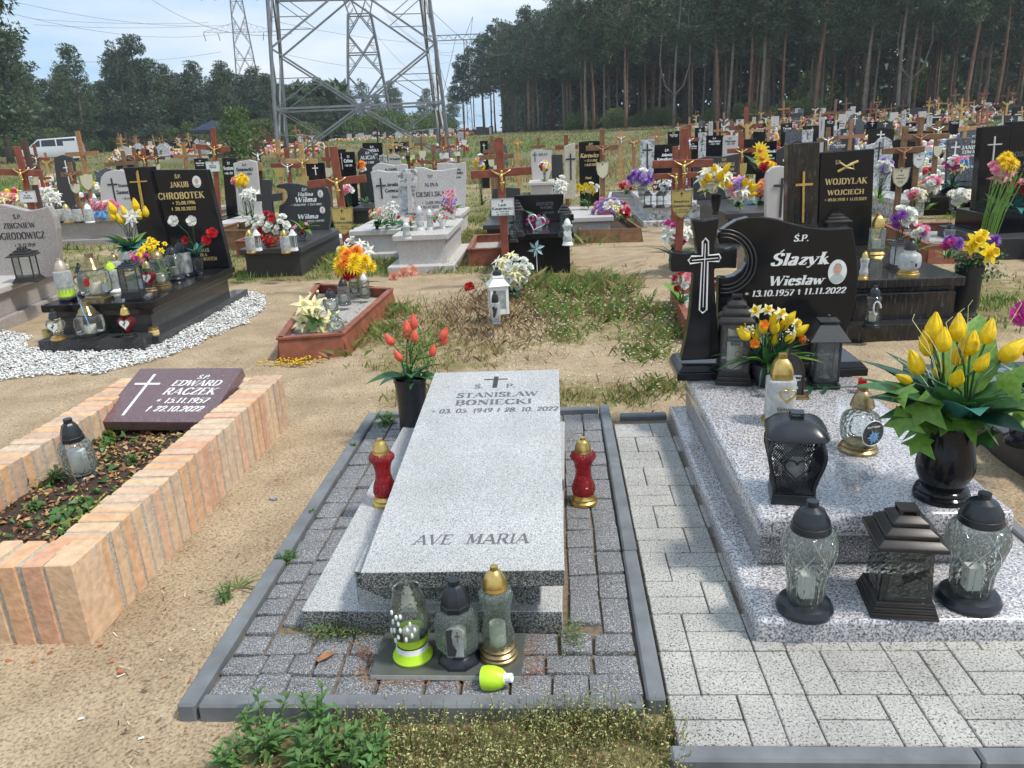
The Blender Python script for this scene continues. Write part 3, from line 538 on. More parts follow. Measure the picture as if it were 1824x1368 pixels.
def grass():
    n = 620000; r = np.exp(NR.uniform(math.log(1.6),math.log(30),n)); a = NR.uniform(-.66,.66,n); x = r * np.sin(a); y = r * np.cos(a)
    v = veg(x,y); cl = fbm(x,y,4,9,3); p = np.clip((v - .15) * 1.2,0,1) * sstep(.33,.6,cl) * .8 + np.clip(v - .05,0,1) * .12
    k = (NR.rand(n) < p * .62) & free(x,y) & (y > 3.2); x,y,v,cl,r = x[k],y[k],v[k],cl[k],r[k]
    h = (.02 + .06 * NR.rand(len(x)) ** 1.5) * (.5 + 1.1 * sstep(.4,.8,cl)) * (1 + .25 * sstep(8,14,y)); wd = .0026 + .0011 * r
    g = fbm(x,y,.7,12,3) + NR.uniform(-.12,.12,len(x)); mi = np.where(g < .36,1,np.where(g < .5,2,0))
    P = np.stack([x,y,terr(x,y) - .004],1)
    o = blades('grass',P,h,wd,[M_g1,M_g2,M_g3],.7,mi); stuff(o,'patchy green and dry grass growing between the graves','grass')
    # taller tufts
    T = []
    for px,py,s,k in ((980,520,.32,500),(1060,520,.3,420),(1120,560,.25,400),(700,560,.2,340),(640,600,.2,400),(600,620,.18,340),(740,470,.2,600),(790,480,.18,420),(1000,560,.2,350),(760,455,.22,500),(1180,600,.16,360),(1180,690,.12,400),(1130,710,.1,260),(1000,600,.12,260),(560,450,.2,500),(500,470,.2,500),(590,470,.25,300),(1045,430,.3,300),(430,490,.14,200),(870,420,.2,500),(845,395,.2,300),(960,540,.15,300),(690,590,.13,250),(1200,560,.15,300),(1150,630,.14,380),(900,500,.14,200)):
        c = G(px,py); m = int(k * .8); sp = s * 1.4
        q = NR.normal(0,1,(m,2)) * sp * .5; xx = c.x + q[:,0]; yy = c.y + q[:,1] * 1.2; f = free(xx,yy); T.append((xx[f],yy[f],np.full(f.sum(),s)))
    x = np.concatenate([t[0] for t in T]); y = np.concatenate([t[1] for t in T]); s = np.concatenate([t[2] for t in T])
    h = s * NR.uniform(.35,1.,len(x)); g = NR.rand(len(x)); o = blades('tall_grass',np.stack([x,y,terr(x,y) - .01],1),h * .8,.0012 + .00045 * y,[M_g1,M_g2,M_g3],1.1,np.where(g < .3,1,np.where(g < .62,2,0)))
    stuff(o,'taller tufts of grass beside the graves','grass')
    n = 90000; r = np.exp(NR.uniform(math.log(26),math.log(100),n)); a = NR.uniform(-.64,.64,n); x = r * np.sin(a); y = r * np.cos(a)
    k = fbm(x,y,.25,19,3) > .42; x,y,r = x[k],y[k],r[k]; g = fbm(x,y,.12,22,2) + NR.uniform(-.15,.15,len(x))
    o = blades('meadow_grass',np.stack([x,y,terr(x,y) - .02],1),NR.uniform(.08,.26,len(x)),.0012 * r,[M_g1,M_g2,M_g3],.6,np.where(g < .5,1,np.where(g < .62,2,0))); stuff(o,'brownish meadow grass between the rows of far graves','grass')
grass()

def litter():                    # needles, chips, small stones on the sand
    n = 30000; r = np.exp(NR.uniform(math.log(1.5),math.log(12),n)); a = NR.uniform(-.64,.64,n); x = r * np.sin(a); y = r * np.cos(a)
    c = fbm(x,y,1.6,31,3); k = free(x,y) & (NR.rand(n) < .1 + sstep(.45,.7,c)); x,y = x[k],y[k]; m = len(x)
    b = NR.uniform(0,6.28,m); l = NR.uniform(.002,.009,m) * (NR.rand(m) ** 2 * 1.6 + .4); w_ = l * NR.uniform(.06,.25,m); z = terr(x,y) + .008 + near_h(x,y)
    d = np.stack([np.cos(b) * l,np.sin(b) * l,NR.uniform(-.003,.006,m)],1); e = np.stack([-np.sin(b) * w_,np.cos(b) * w_,0 * b],1); P = np.stack([x,y,z],1)
    v = np.stack([P - d - e,P + d - e * .6,P + d * .9 + e,P - d * .8 + e * .7],1).reshape(-1,3)
    me = bpy.data.meshes.new('litter'); me.from_pydata(v.tolist(),[],np.arange(m * 4).reshape(-1,4).tolist())
    ms = [mat('twig_brown',(.13,.075,.04),.9,var=.3,island=.5),mat('chip_orange',(.45,.2,.1),.9,island=.4),mat('straw',(.5,.4,.25),.9,island=.3),mat('chip_white',(.7,.68,.64),.8)]
    for q in ms: me.materials.append(q)
    me.polygons.foreach_set('material_index',NR.choice(4,m,p=[.58,.1,.24,.08]).astype(np.int32)); stuff(link('ground_litter',me),'dry needles, twigs and chips strewn over the sand','litter')
def near_h(x,y):
    return sstep(16,6,np.hypot(x,y)) * ((fbm(x,y,3,1,3) - .5) * .02 + (fbm(x,y,7.5,6,2) - .5) * .014 + (fbm(x,y,22,2,3) - .5) * .012)
litter()

def pebbles(name,pts,r0,r1,m,flat=.6):
    """irregular little stones joined in one mesh"""
    n = len(pts); base = np.array([(1,0,0),(-1,0,0),(0,1,0),(0,-1,0),(0,0,1),(0,0,-1)],float); F = np.array([(0,2,4),(2,1,4),(1,3,4),(3,0,4),(2,0,5),(1,2,5),(3,1,5),(0,3,5)])
    r = NR.uniform(r0,r1,n); v = base[None] * (r[:,None,None]) * NR.uniform(.7,1.25,(n,6,1)); v[:,:,2] *= flat; v[:,:,0] *= 1.3
    a = NR.uniform(0,6.28,n); t = NR.uniform(-.7,.7,n); c,s = np.cos(a)[:,None],np.sin(a)[:,None]
    z = v[:,:,2] + v[:,:,0] * np.sin(t)[:,None] * .6; x = v[:,:,0] * c - v[:,:,1] * s; y = v[:,:,0] * s + v[:,:,1] * c
    V = np.stack([x,y,z],-1) + pts[:,None]; f = (F[None] + (np.arange(n) * 6)[:,None,None]).reshape(-1,3)
    me = bpy.data.meshes.new(name); me.vertices.add(n * 6); me.vertices.foreach_set('co',V.ravel()); me.loops.add(len(f) * 3); me.polygons.add(len(f))
    me.loops.foreach_set('vertex_index',f.ravel().astype(np.int32)); me.polygons.foreach_set('loop_start',(np.arange(len(f)) * 3).astype(np.int32)); me.materials.append(m); me.update(); return link(name,me)
def inpoly(x,y,P):
    c = np.zeros(x.shape,bool); n = len(P)
    for i in range(n):
        x0,y0 = P[i]; x1,y1 = P[(i + 1) % n]
        if y0 == y1: continue
        c ^= ((y0 > y) != (y1 > y)) & (x < (x1 - x0) * (y - y0) / (y1 - y0) + x0)
    return c

# ------------------------------------------------------------------ pale speckled paving and its kerbs
def paving():
    bed = structure(obj('pale_paving',MB().sheet([(.285,1.7),(1.76,1.7),(1.76,4.17),(.285,4.17)],-.012),M_joint))
    var = []
    for k in range(6):
        for (a,b) in ((.2,.1),(.1,.2)):
            mb = MB(); mb.box(-a / 2 + .0022,-b / 2 + .0022,-.06,a / 2 - .0022,b / 2 - .0022,0,.0009); var.append((a,mb.data('paver',M_pav2,False,.0028,1)))
    def pav(x,y,hor):
        if x > 1.66 and y > 2.2 and False: return
        me = R.choice([v[1] for v in var if (v[0] > .15) == hor]); o = link('paver',me,bed,(x + R.uniform(-.001,.001),y,R.uniform(-.0015,.0015))); o.rotation_euler = (R.uniform(-.004,.004),R.uniform(-.004,.004),R.uniform(-.006,.006))
    y = 1.7 + .1; row = 0
    while y < 4.2:
        x = .287 + (0 if row % 2 else 0); pat = [['H','V','V'],['V','H','V']][row % 2] if y < 2.15 else [['V','H'],['H','V']][row % 2]
        k = 0
        while x < 1.74:
            t = pat[k % len(pat)]; k += 1; wdt = .2 if t == 'H' else .1
            if x + wdt > 1.765: wdt = .1; t = 'V'
            if x + wdt > 1.79: break
            cx = x + wdt / 2
            if not (y > 2.35 and .68 < cx < 1.56) and y + .1 < 4.21:
                if t == 'H': pav(cx,y - .05,True); pav(cx,y + .05,True)
                else: pav(cx,y,False)
            x += wdt
        y += .2; row += 1
    return bed
paving()
def kerb(name,segs,wdt,top,depth,m):
    k0 = segs[0]; k = structure(obj(name,MB().box(k0[0][0] - .005,k0[0][1] - .005,top - depth - .05,k0[0][0] + .005,k0[0][1] + .005,top - depth - .04),m))
    for (a,b) in segs:
        a = Vector((*a,0)); b = Vector((*b,0)); L_ = (b - a).length; n = max(1,round(L_ / 1.0)); d = (b - a) / n; rz = math.atan2(d.y,d.x)
        for i in range(n):
            c = a + d * (i + .5); l = d.length - .006; mb = MB().box(-l / 2,-wdt / 2,top - depth,l / 2,wdt / 2,top + R.uniform(-.003,.003),.001); o = obj('kerb_stone',mb,m,k,bevel=.007,seg=1,loc=(c.x,c.y,0),rz=rz + R.uniform(-.003,.003))
    return k
kerb('pale_paving_kerb',[((.26,1.66),(1.84,1.66)),((1.79,1.72),(1.79,4.24)),((.33,4.21),(.6,4.21))],.055,.014,.2,M_kerb)
# ------------------------------------------------------------------ dark paving round the grey slab
kerb('dark_paving_kerb',[((-1.145,1.83),(-1.145,4.34)),((.25,1.86),(.25,4.38)),((-1.11,1.857),(.215,1.857)),((-1.11,4.32),(.215,4.32))],.056,.02,.2,M_kerb)
def dark_paving():
    bed = structure(obj('dark_paving',MB().sheet([(-1.115,1.88),(.222,1.88),(.222,4.3),(-1.115,4.3)],-.016),M_joint))
    def pv(x0,y0,x1,y1,gap=.004):
        mb = MB(); hx,hy = (x1 - x0) / 2 - gap,(y1 - y0) / 2 - gap; o = obj('paver',mb.box(-hx,-hy,-.06,hx,hy,0,.0035),M_pav,bed,bevel=.006,seg=2,smooth=.5,loc=((x0 + x1) / 2,(y0 + y1) / 2,R.uniform(-.004,.005)))
        o.rotation_euler = (R.uniform(-.02,.02),R.uniform(-.02,.02),R.uniform(-.012,.012))
    for x0,x1 in ((-1.112,-1.0),(-1.0,-.885),(.005,.115),(.115,.22)):
        y = 2.2 + R.uniform(0,.06)
        while y < 4.28:
            l = R.choice([.105,.145,.16,.2]); pv(x0,y,x1,min(y + l,4.29)); y += l
    for y0,y1 in ((1.888,1.99),(1.99,2.09),(2.09,2.195)):
        x = -1.11
        while x < .2:
            l = R.choice([.085,.11,.13,.15]); l = .218 - x if .218 - x < l + .06 else l; pv(x,y0,x + l,y1 + R.uniform(-.004,.008),R.uniform(.003,.007)); x += l
    for y0 in (3.95,4.06,4.17):
        x = -.885
        while x < .0: pv(x,y0,min(x + .15,.003),y0 + .108); x += .15
dark_paving()

# ------------------------------------------------------------------ grey granite grave, STANISŁAW BONIECKI
def boniecki():
    a = rad(-1.0); t = thing('grave','plain grey granite grave slab reading STANISŁAW BONIECKI and AVE MARIA between two red lanterns','grave',(-.45,2.2,0),a)
    obj('base_slab',MB().box(-.46,.02,-.015,.432,1.78,.072),M_grey,t,bevel=.004)
    obj('plinth',MB().box(-.27,.06,.072,.36,1.6,.2,.003),M_grey,t,bevel=.003)
    # sloping top slab: front edge low, head raised
    W_,y0,y1,z0,z1,thk = .655,-.055,1.68,.272,.40,.062
    an = math.atan2(z1 - z0,y1 - y0); Ls = math.hypot(y1 - y0,z1 - z0)
    s = obj('top_slab',MB().box(-.655 / 2,0,-thk,.655 / 2,Ls,0),M_grey,t,bevel=.003); s.location = (.118,y0,z0); s.rotation_euler = (an,0,rad(1.2))
    obj('head_support',MB().box(-.2,1.5,.2,.36,1.6,.32),M_grey,t)
    mb = MB(); sy = 1.25
    def line(s_,y,sz,x=0,**k):
        for i,f in enumerate(text(s_,sz,**k)): mb.add([(x + p,y + q * sy,.0006 + .00003 * (i % 31)) for p,q in f],[(0,1,2,3)])
    line('STANISŁAW',1.395,.045,.025,width=1.25); line('BONIECKI',1.305,.047,.012,width=1.38); line('* 03. 05. 1949 + 28. 10. 2022',1.218,.036,.02,slant=.12,width=1.06)
    line('Ś.',1.508,.038,-.075,width=1.25); line('P.',1.508,.038,.085,width=1.25); line('AVE  MARIA',.15,.047,.012,slant=.15,width=1.12,T=.15)
    L_ = obj('lettering',mb,M_greyt,s)
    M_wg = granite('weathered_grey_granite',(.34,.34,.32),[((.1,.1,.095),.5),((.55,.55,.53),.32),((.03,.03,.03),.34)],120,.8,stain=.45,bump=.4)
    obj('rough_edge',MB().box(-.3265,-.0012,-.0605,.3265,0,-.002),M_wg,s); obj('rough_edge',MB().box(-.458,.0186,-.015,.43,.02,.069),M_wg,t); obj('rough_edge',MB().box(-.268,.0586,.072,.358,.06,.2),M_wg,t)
    mb = MB(); mb.add([(-.012 + .005,1.51,.0006),(.012 + .005,1.51,.0006),(.012 + .005,1.66,.0006),(-.007,1.66,.0006)],[(0,1,2,3)]); mb.add([(-.055,1.615,.0009),(.065,1.615,.0009),(.065,1.628,.0009),(-.055,1.628,.0009)],[(0,1,2,3)])
    obj('engraved_cross',mb,M_dark,s)
    v = granite('moss_stain',(.09,.09,.07),[((.2,.2,.18),.4)],200,.9)
boniecki()

# ------------------------------------------------------------------ brick-edged grave, EDWARD RACZEK
def brick_grave():
    t = thing('brick_border','low grave border of upright peach and buff bricks with grey mortar','grave border',(-1.66,2.2,0))
    H_ = .275; Tk = .175; off = Vector((-1.66,2.2,0)); core = MB().at(1.66,-2.2,0)
    core.box(-1.66 - Tk + .006,2.225,-.05,-1.6645,4.28,H_ - .005); core.box(-2.64,2.2045,-.051,-1.68,2.2 + Tk - .012,H_ - .006); core.box(-2.655,2.24,-.052,-2.491,4.3,H_ - .005); core.box(-2.6,4.29 - Tk + .03,-.053,-1.69,4.275,H_ - .0085)
    obj('mortar',core,M_mortar,t)
    def br(lx,ly,x,y):
        mb = MB().box(-lx / 2,-ly / 2,-.05,lx / 2,ly / 2,H_,.0022); o = obj('brick',mb,M_brick,t,bevel=.004,seg=1,loc=(x - off.x,y - off.y,R.uniform(-.003,.003))); o.rotation_euler = (R.uniform(-.006,.006),R.uniform(-.008,.008),R.uniform(-.01,.01))
    p = .0785; n = int(2.07 / p)
    for i in range(n):
        y = 2.2 + .033 + p * i
        if i == 0: continue
        br(Tk,.0605,-1.66 - Tk / 2 + R.uniform(-.002,.003),y); br(Tk,.0605,-2.66 + Tk / 2,y + .01)
    x = -1.66 - .05; first = True
    while x > -2.62:
        br(.1 if first else .073,Tk if not first else Tk + .0,x,2.2 + Tk / 2 + R.uniform(-.003,.002)); x -= .096 if first else .0905; first = False
    x = -1.66 - Tk - .04
    br(Tk,.085,-1.66 - Tk / 2,4.285); br(Tk,.085,-2.66 + Tk / 2,4.29)
    while x > -2.45: br(.073,Tk,x,4.3 - Tk / 2); x -= .089
brick_grave()
def soil():
    xs = np.linspace(-2.5,-1.83,34); ys = np.linspace(2.37,4.14,80); X,Y = np.meshgrid(xs,ys); Z = .115 + (fbm(X,Y,6,4,4) - .5) * .07
    v = np.stack([X,Y,Z],-1).reshape(-1,3); nx = 34; f = [(j * nx + i,j * nx + i + 1,(j + 1) * nx + i + 1,(j + 1) * nx + i) for j in range(79) for i in range(33)]
    me = bpy.data.meshes.new('soil_bed'); me.from_pydata(v.tolist(),[],f); me.materials.append(M_soil); me.polygons.foreach_set('use_smooth',[True] * len(f)); structure(link('soil_bed',me))
soil()
def SZ(x,y): return .115 + (float(fbm(x,y,6,4,4)) - .5) * .07
def leaf_litter():
    ms = [mat('dead_leaf',(.28,.14,.06),.8,island=.5,trans=.1),mat('ivy_green',(.07,.16,.035),.5,island=.4,trans=.2),mat('ivy_yellow',(.3,.32,.06),.5,island=.35,trans=.2),mat('dead_leaf_pale',(.42,.27,.13),.8,island=.3)]
    mb = MB()
    for i in range(1900):
        x = R.uniform(-2.49,-1.85); y = R.uniform(2.4,3.86); g = float(fbm(x,y,2.2,41,2)); back = y > 3.2
        if back and x > -2.35: k = R.choices([0,3,1],[.55,.38,.07])[0]
        elif g > .55: k = R.choices([1,2,0],[.45,.3,.25])[0]
        else:
            if R.random() < .4: continue
            k = R.choices([0,3,1],[.65,.25,.1])[0]
        L_ = R.uniform(.014,.034) * (1.6 if k in (1,2) else 1); mb.at(x,y,SZ(x,y) + R.uniform(.002,.03 if k in (1,2) else .012),R.uniform(-.5,.5),R.uniform(-.6,.4),R.uniform(0,6.28)).mat(k); mb.leaf(L_,L_ * (.85 if k in (1,2) else .7),.3,3,R.uniform(.1,.9),.15)
    stuff(obj('leaf_litter',mb,ms),'dead brown leaves and ivy leaves covering the soil inside the brick border','leaves')
leaf_litter()
def plaque():
    BL,BR,TL,TR = [Vector(p) for p in ((-2.50,3.80,.2),(-1.885,3.74,.2),(-2.50,4.25,.36),(-1.845,4.21,.36))]
    t = thing('gravestone_plaque','tilted maroon granite plaque reading EDWARD RACZEK lying at the head of the brick border','plaque',(-2.2,4.0,0))
    xa = (BR - BL + TR - TL).normalized(); ya = ((TL + TR) / 2 - (BL + BR) / 2); hl = ya.length; ya.normalize(); za = xa.cross(ya); ya = za.cross(xa)
    c = (BL + BR + TL + TR) / 4 - Vector((-2.2,4.0,0)); M = Matrix((xa,ya,za)).transposed().to_4x4(); M.translation = c
    w_ = (BR - BL).length / 2 + .012; h = hl / 2
    def o_(n,mb,m,**k): o = obj(n,mb,m,t,**k); o.matrix_local = M; return o
    s = o_('stone',MB().box(-w_,-h,-.06,w_,h,0),M_maroon,bevel=.002)
    mb = MB(); ln = [('Ś.P.',.14,.03,.12),('EDWARD',.074,.044,.1),('RACZEK',-.006,.052,.095),('* 15.11.1957',-.082,.04,.085),('+ 22.10.2022',-.155,.04,.075)]
    for s_,y,sz,x in ln:
        for i,f in enumerate(text(s_,sz,slant=.25,width=1.25,T=.18)): mb.add([(x + p,y + q * 1.15,.0007 + .00003 * (i % 31)) for p,q in f],[(0,1,2,3)])
    for a,b,c2,d in ((-.205,-.19,-.188,.185),(-.275,.085,-.118,.1)): mb.add([(a,b,.0012),(c2,b,.0012),(c2,d,.0013),(a,d,.0013)],[(0,1,2,3)])
    o_('lettering',mb,M_white)
    obj('stone_wedge',MB().box(-.28,.06,.08,.3,.2,.27),M_maroon,t)
plaque()
# ------------------------------------------------------------------ grave lanterns
FW = Vector(_f)
def depth(p): return (Vector(p) - Vector((0,0,HC))).dot(FW)
def stand(bx,by,wpx,tx,ty,z0,sq=0):
    """where a thing stands whose foot shows at (bx,by) on level z0, how wide (radius) and how tall it is"""
    p = G(bx,by,z0) if z0 is not None else G(bx,by); r = wpx / 2 * depth(p) / FP; p.y += r * .8
    p.x *= (p.y / (p.y - r * .8)) if p.y > 0 else 1
    r = wpx / 2 * depth(p) / FP; _,zt = ZP(tx,ty,p.y); return p,r,max(.03,zt - p.z)
PF = {
 'crystal': dict(n=16,base=[(.97,0),(1,.04),(.9,.085),(.66,.11)],glass=[(.6,.1),(.64,.16),(.66,.3),(.82,.46),(.95,.58),(.93,.66),(.8,.72),(.62,.76)],cap=[(.66,.74),(.69,.755),(.66,.8),(.64,.805),(.62,.84),(.42,.925),(.2,.955),(.2,1),(.02,1.001)]),
 'tall': dict(n=20,base=[(1,0),(1,.04),(.92,.05),(.95,.08),(.82,.1),(.86,.13),(.7,.15)],glass=[(.72,.14),(.82,.2),(.84,.26),(.7,.38),(.68,.5),(.84,.66),(.84,.72),(.6,.76)],cap=[(.62,.755),(.64,.77),(.6,.8),(.62,.805),(.6,.84),(.42,.92),(.24,.955),(.2,.96),(.2,1),(.02,1.001)]),
 'red': dict(n=20,base=[(1,0),(1.0,.04),(.86,.06),(.9,.09),(.78,.12),(.74,.15)],glass=[(.76,.14),(.84,.2),(.8,.28),(.58,.42),(.56,.52),(.7,.64),(.92,.7),(.92,.735),(.8,.77),(.55,.785)],cap=[(.6,.77),(.62,.785),(.58,.82),(.6,.83),(.56,.87),(.4,.94),(.22,.965),(.2,.967),(.2,1),(.02,1.001)]),
 'oct': dict(n=8,base=[(1,0),(.98,.03),(.7,.12),(.6,.13)],glass=[(.8,.14),(.98,.2),(1.02,.26),(1.02,.55),(.9,.63),(.7,.665)],cap=[(.68,.65),(.7,.665),(.69,.72),(.66,.73),(.64,.77),(.45,.9),(.3,.935),(.27,.94),(.27,1),(.02,1.001)]),
 'jar': dict(n=20,base=[(.95,0),(1,.03),(.8,.13),(.76,.2),(.6,.2)],glass=[(.7,.17),(.72,.22),(.95,.4),(.98,.55),(.85,.75),(.68,.9),(.66,.93),(.7,.945),(.7,.98),(.66,1.)],cap=None),
 'round': dict(n=20,base=[(1,0),(1,.04),(.85,.07),(.9,.1),(.7,.14)],glass=[(.6,.13),(.9,.2),(1.0,.34),(1.0,.45),(.88,.56),(.5,.63),(.5,.7)],cap=[(.6,.69),(.62,.71),(.56,.75),(.55,.78),(.4,.88),(.22,.93),(.2,.93),(.2,1),(.02,1.001)]),
 'squarejar': dict(n=4,base=[(1,0),(1,.05),(.8,.08),(.75,.12)],glass=[(.7,.11),(1.0,.16),(1.06,.35),(1.0,.58),(.7,.66)],cap=[(.72,.64),(.76,.67),(.6,.74),(.55,.8),(.3,.9),(.28,.9),(.28,1),(.02,1.001)]),
 'cylinder': dict(n=16,base=[(.9,0),(.95,.05),(.85,.1)],glass=[(.85,.09),(.9,.14),(.9,.64),(.8,.7),(.62,.72)],cap=[(.66,.71),(.68,.74),(.62,.79),(.5,.88),(.25,.95),(.22,.95),(.22,1),(.02,1.001)]),
}
def lantern(kind,label,bx,by,wpx,tx,ty,z0,mb_=None,mg=None,mc=None,extra=None,group=None,candle=True,rz=0.,flute=0,fn=8,rs=1.,name='grave_lantern',tilt=0):
    p,r,h = stand(bx,by,wpx,tx,ty,z0); r *= rs; q = PF[kind]; n = q['n']; t = thing(name,label,'lantern',p,rz,group)
    if tilt: t.rotation_euler.x = tilt
    ph = math.pi / n if n < 12 else 0; ex = None; k = 1.0 if n > 8 else 1.06
    if n == 4: ex = 5; nn = 28; ph = 0; k = .86
    else: nn = n if n == 8 else (24 if r > .03 else 12)
    def lt(pr,**kw): return MB().lathe([(a * r * k,b * h) for a,b in pr],nn,ph,ex,**kw)
    obj('base',lt(q['base']),mb_ or M_blackpl,t,smooth=.6)
    gl = q['glass']
    if nn > 8 and ex is None: gp = _spl(gl,3)
    else: gp = gl
    g = obj('glass_body',MB().lathe([(a * r * k,b * h) for a,b in gp],nn * (2 if flute else 1),ph,ex,cap0=True,cap1=False,flute=flute,fn=fn),mg or M_glc,t,smooth=.7)
    if q['cap'] and mc is not False:
        c = obj('cap',lt(q['cap'],cap1=True),mc or M_blackpl,t,smooth=.45)
    if candle and r > .02:
        obj('candle',MB().lathe([(r * .42,h * .15),(r * .42,h * (.15 + .22))],12).ball((0,0,h * .37),r * .1,6,4),M_candle,t,smooth=.6)
    if extra: extra(t,r,h)
    return t
def heart2d(s,n=20,a0=0):
    P = []
    for i in range(n):
        t = 2 * math.pi * i / n; P.append((s * .058 * 16 * math.sin(t) ** 3,s * .058 * (13 * math.cos(t) - 5 * math.cos(2 * t) - 2 * math.cos(3 * t) - math.cos(4 * t))))
    return P
def heart_lantern(label,bx,by,wpx,tx,ty,z0,mg,mb_,mc,plate=True,rz=0,group=None):
    p,r,h = stand(bx,by,wpx,tx,ty,z0); t = thing('heart_lantern',label,'lantern',p,rz,group); r *= .95
    obj('base',MB().lathe([(r * .8,0),(r * .82,h * .04),(r * .62,h * .08),(r * .66,h * .11),(r * .5,h * .14)],16),mb_,t,smooth=.6)
    mb = MB().at(0,0,h * .44); H2 = heart2d(r * 1.05,24); s2 = heart2d(r * .9,24); d = r * .5; N = 24; vs = []
    for y,Q in ((-d,heart2d(r * .72,24)),(-d * .8,s2),(-d * .3,H2),(d * .3,H2),(d * .8,s2),(d,heart2d(r * .72,24))): vs += [(x,y,z) for x,z in Q]
    fs = [tuple(range(N)),tuple(range(6 * N - 1,5 * N - 1,-1))] + [(j * N + i,j * N + (i + 1) % N,(j + 1) * N + (i + 1) % N,(j + 1) * N + i) for j in range(5) for i in range(N)]
    obj('glass_body',mb.add(vs,fs),mg,t,smooth=.9)
    obj('cap',MB().lathe([(r * .5,h * .7),(r * .54,h * .73),(r * .46,h * .79),(r * .38,h * .88),(r * .2,h * .93),(r * .15,h * .93),(r * .15,h),(.001,h)],14),mc,t,smooth=.5)
    if plate:
        pl = obj('heart_plate',MB().at(0,-d - .004,h * .44).prism(heart2d(r * .6,20),-.001,.001),M_whitepl,t)
        rs_ = MB().at(0,-d - .0065,h * .44); rs_.tube([(-r * .02,0,-r * .22),(0,0,0),(r * .1,0,r * .2)],r * .03,4).ball((r * .1,0,r * .2),r * .1,6,4).ball((-r * .08,0,r * .02),r * .09,6,4); obj('rose_print',rs_,M_dark,pl)
    return t
def frame_box(t,hx,z0,z1,w_,m,hy=None,hx1=None):
    """four corner posts as one frame part"""
    hy = hy or hx; hx1 = hx1 or hx; mb = MB()
    for sx in (-1,1):
        for sy in (-1,1): mb.bar((sx * hx,sy * hy,z0),(sx * hx1,sy * hx1 * hy / hx,z1),w_)
    return obj('frame',mb,m,t)
def panes(t,hx,z0,z1,m,hx1=None):
    hx1 = hx1 or hx
    for k in range(4):
        c,s = [(0,-1),(1,0),(0,1),(-1,0)][k]; mb = MB(); a = (c * hx,s * hx); b = (c * hx1,s * hx1); u = (-s,c)
        o = obj('pane',mb.add([(a[0] - u[0] * hx * .97,a[1] - u[1] * hx * .97,z0),(a[0] + u[0] * hx * .97,a[1] + u[1] * hx * .97,z0),(b[0] + u[0] * hx1 * .97,b[1] + u[1] * hx1 * .97,z1),(b[0] - u[0] * hx1 * .97,b[1] - u[1] * hx1 * .97,z1)],[(0,1,2,3)]),m,t)
    return o
def stepped(t,name,hx,z0,z1,k0,k1,m,steps=3,bevel=.002,flip=False):
    mb = MB()
    for i in range(steps):
        a = k0 + (k1 - k0) * i / steps; b = k0 + (k1 - k0) * (i + 1) / steps; za = z0 + (z1 - z0) * i / steps; zb = z0 + (z1 - z0) * (i + 1) / steps
        mb.frust(0,0,za + (.0006 if i else 0),hx * a,hx * a,za + (zb - za) * .45,hx * a,hx * a); mb.frust(0,0,za + (zb - za) * .45,hx * a * .985,hx * a * .985,zb,hx * b * 1.03,hx * b * 1.03)
    return obj(name,mb,m,t,bevel=bevel if hx > .03 else 0,seg=2,smooth=.6 if hx > .03 else False)
def square_lantern(label,bx,by,wpx,tx,ty,z0,rz=0.,roof=.3,basek=.15,m=None,mg=None,flare=1.,body=.8,extra=None,steps=3,rs=1.,frame=True,group=None):
    p,r,h = stand(bx,by,wpx,tx,ty,z0); r *= rs; m = m or M_darkmet; t = thing('square_lantern',label,'lantern',p,rz,group)
    stepped(t,'base',r,0,h * basek,1,body * .95 * flare,m)
    zr = h * (1 - roof)
    panes(t,r * body * .9 * flare,h * basek,zr,mg or M_gl,r * body * .9)
    if frame: frame_box(t,r * body * .9 * flare,h * basek,zr,max(.004,r * .09),m,None,r * body * .9)
    stepped(t,'roof',r,zr,h * .95,1.02,.28,m,steps)
    mb = MB(); s = r * .24
    for sx in (-1,1):
        for sy in (-1,1): mb.box(sx * s - s * .2,sy * s - s * .2,h * .945,sx * s + s * .2,sy * s + s * .2,h * .985)
    mb.box(-s * 1.2,-s * 1.2,h * .985,s * 1.2,s * 1.2,h); obj('vent',mb,m,t)
    if extra: extra(t,r,h)
    return t

# ---- three lanterns on the tile at the foot of the grey slab
tile = tag(obj('floor_tile',MB().box(-.235,-.105,0,.235,.105,.02),[mat('olive_tile',(.085,.09,.08),.35,var=.1)],bevel=.0015,loc=(-.378,2.065,.002),rz=rad(-1)),'flat dark olive ceramic tile carrying three lanterns in front of the grey slab','tile')
obj('tile_edge',MB().box(-.234,-.1062,.001,.234,-.1048,.0175),mat('tile_body',(.42,.42,.38),.7),tile)
def ex_jar(t,r,h):
    mb = MB()
    for a,z in ((-2.05,.68),(-1.8,.7),(-2.3,.6),(-1.95,.6),(-2.2,.5),(-1.85,.52),(-2.45,.47),(-2.0,.42),(-1.35,.6),(-1.15,.52),(-1.5,.53),(-1.3,.45),(-1.6,.4),(-2.35,.72),(-2.2,.36)):
        rr = r * (.99 if z < .6 else .95); x,y = rr * math.cos(a),rr * math.sin(a); mb.at(x,y,h * z,0,0,a).ball((0,0,0),.0052,6,5,1.9)
    obj('painted_flower',mb,M_whitepl,t,smooth=True)
    obj('glass_foot',MB().lathe([(r * .73,h * .21),(r * .83,h * .26),(r * .9,h * .34),(r * .92,h * .345)],20,cap0=False,cap1=False),M_green,t,smooth=True)
    obj('collar',MB().lathe([(r * .93,h * .05),(r * .8,h * .13),(r * .78,h * .2),(r * .6,h * .2)],24),M_whitepl,t,smooth=.6)
lantern('jar','open clear glass lantern with white flower print on a lime green foot, cap missing',738,1186,72,733,1040,.022,M_green,M_gl,False,ex_jar)
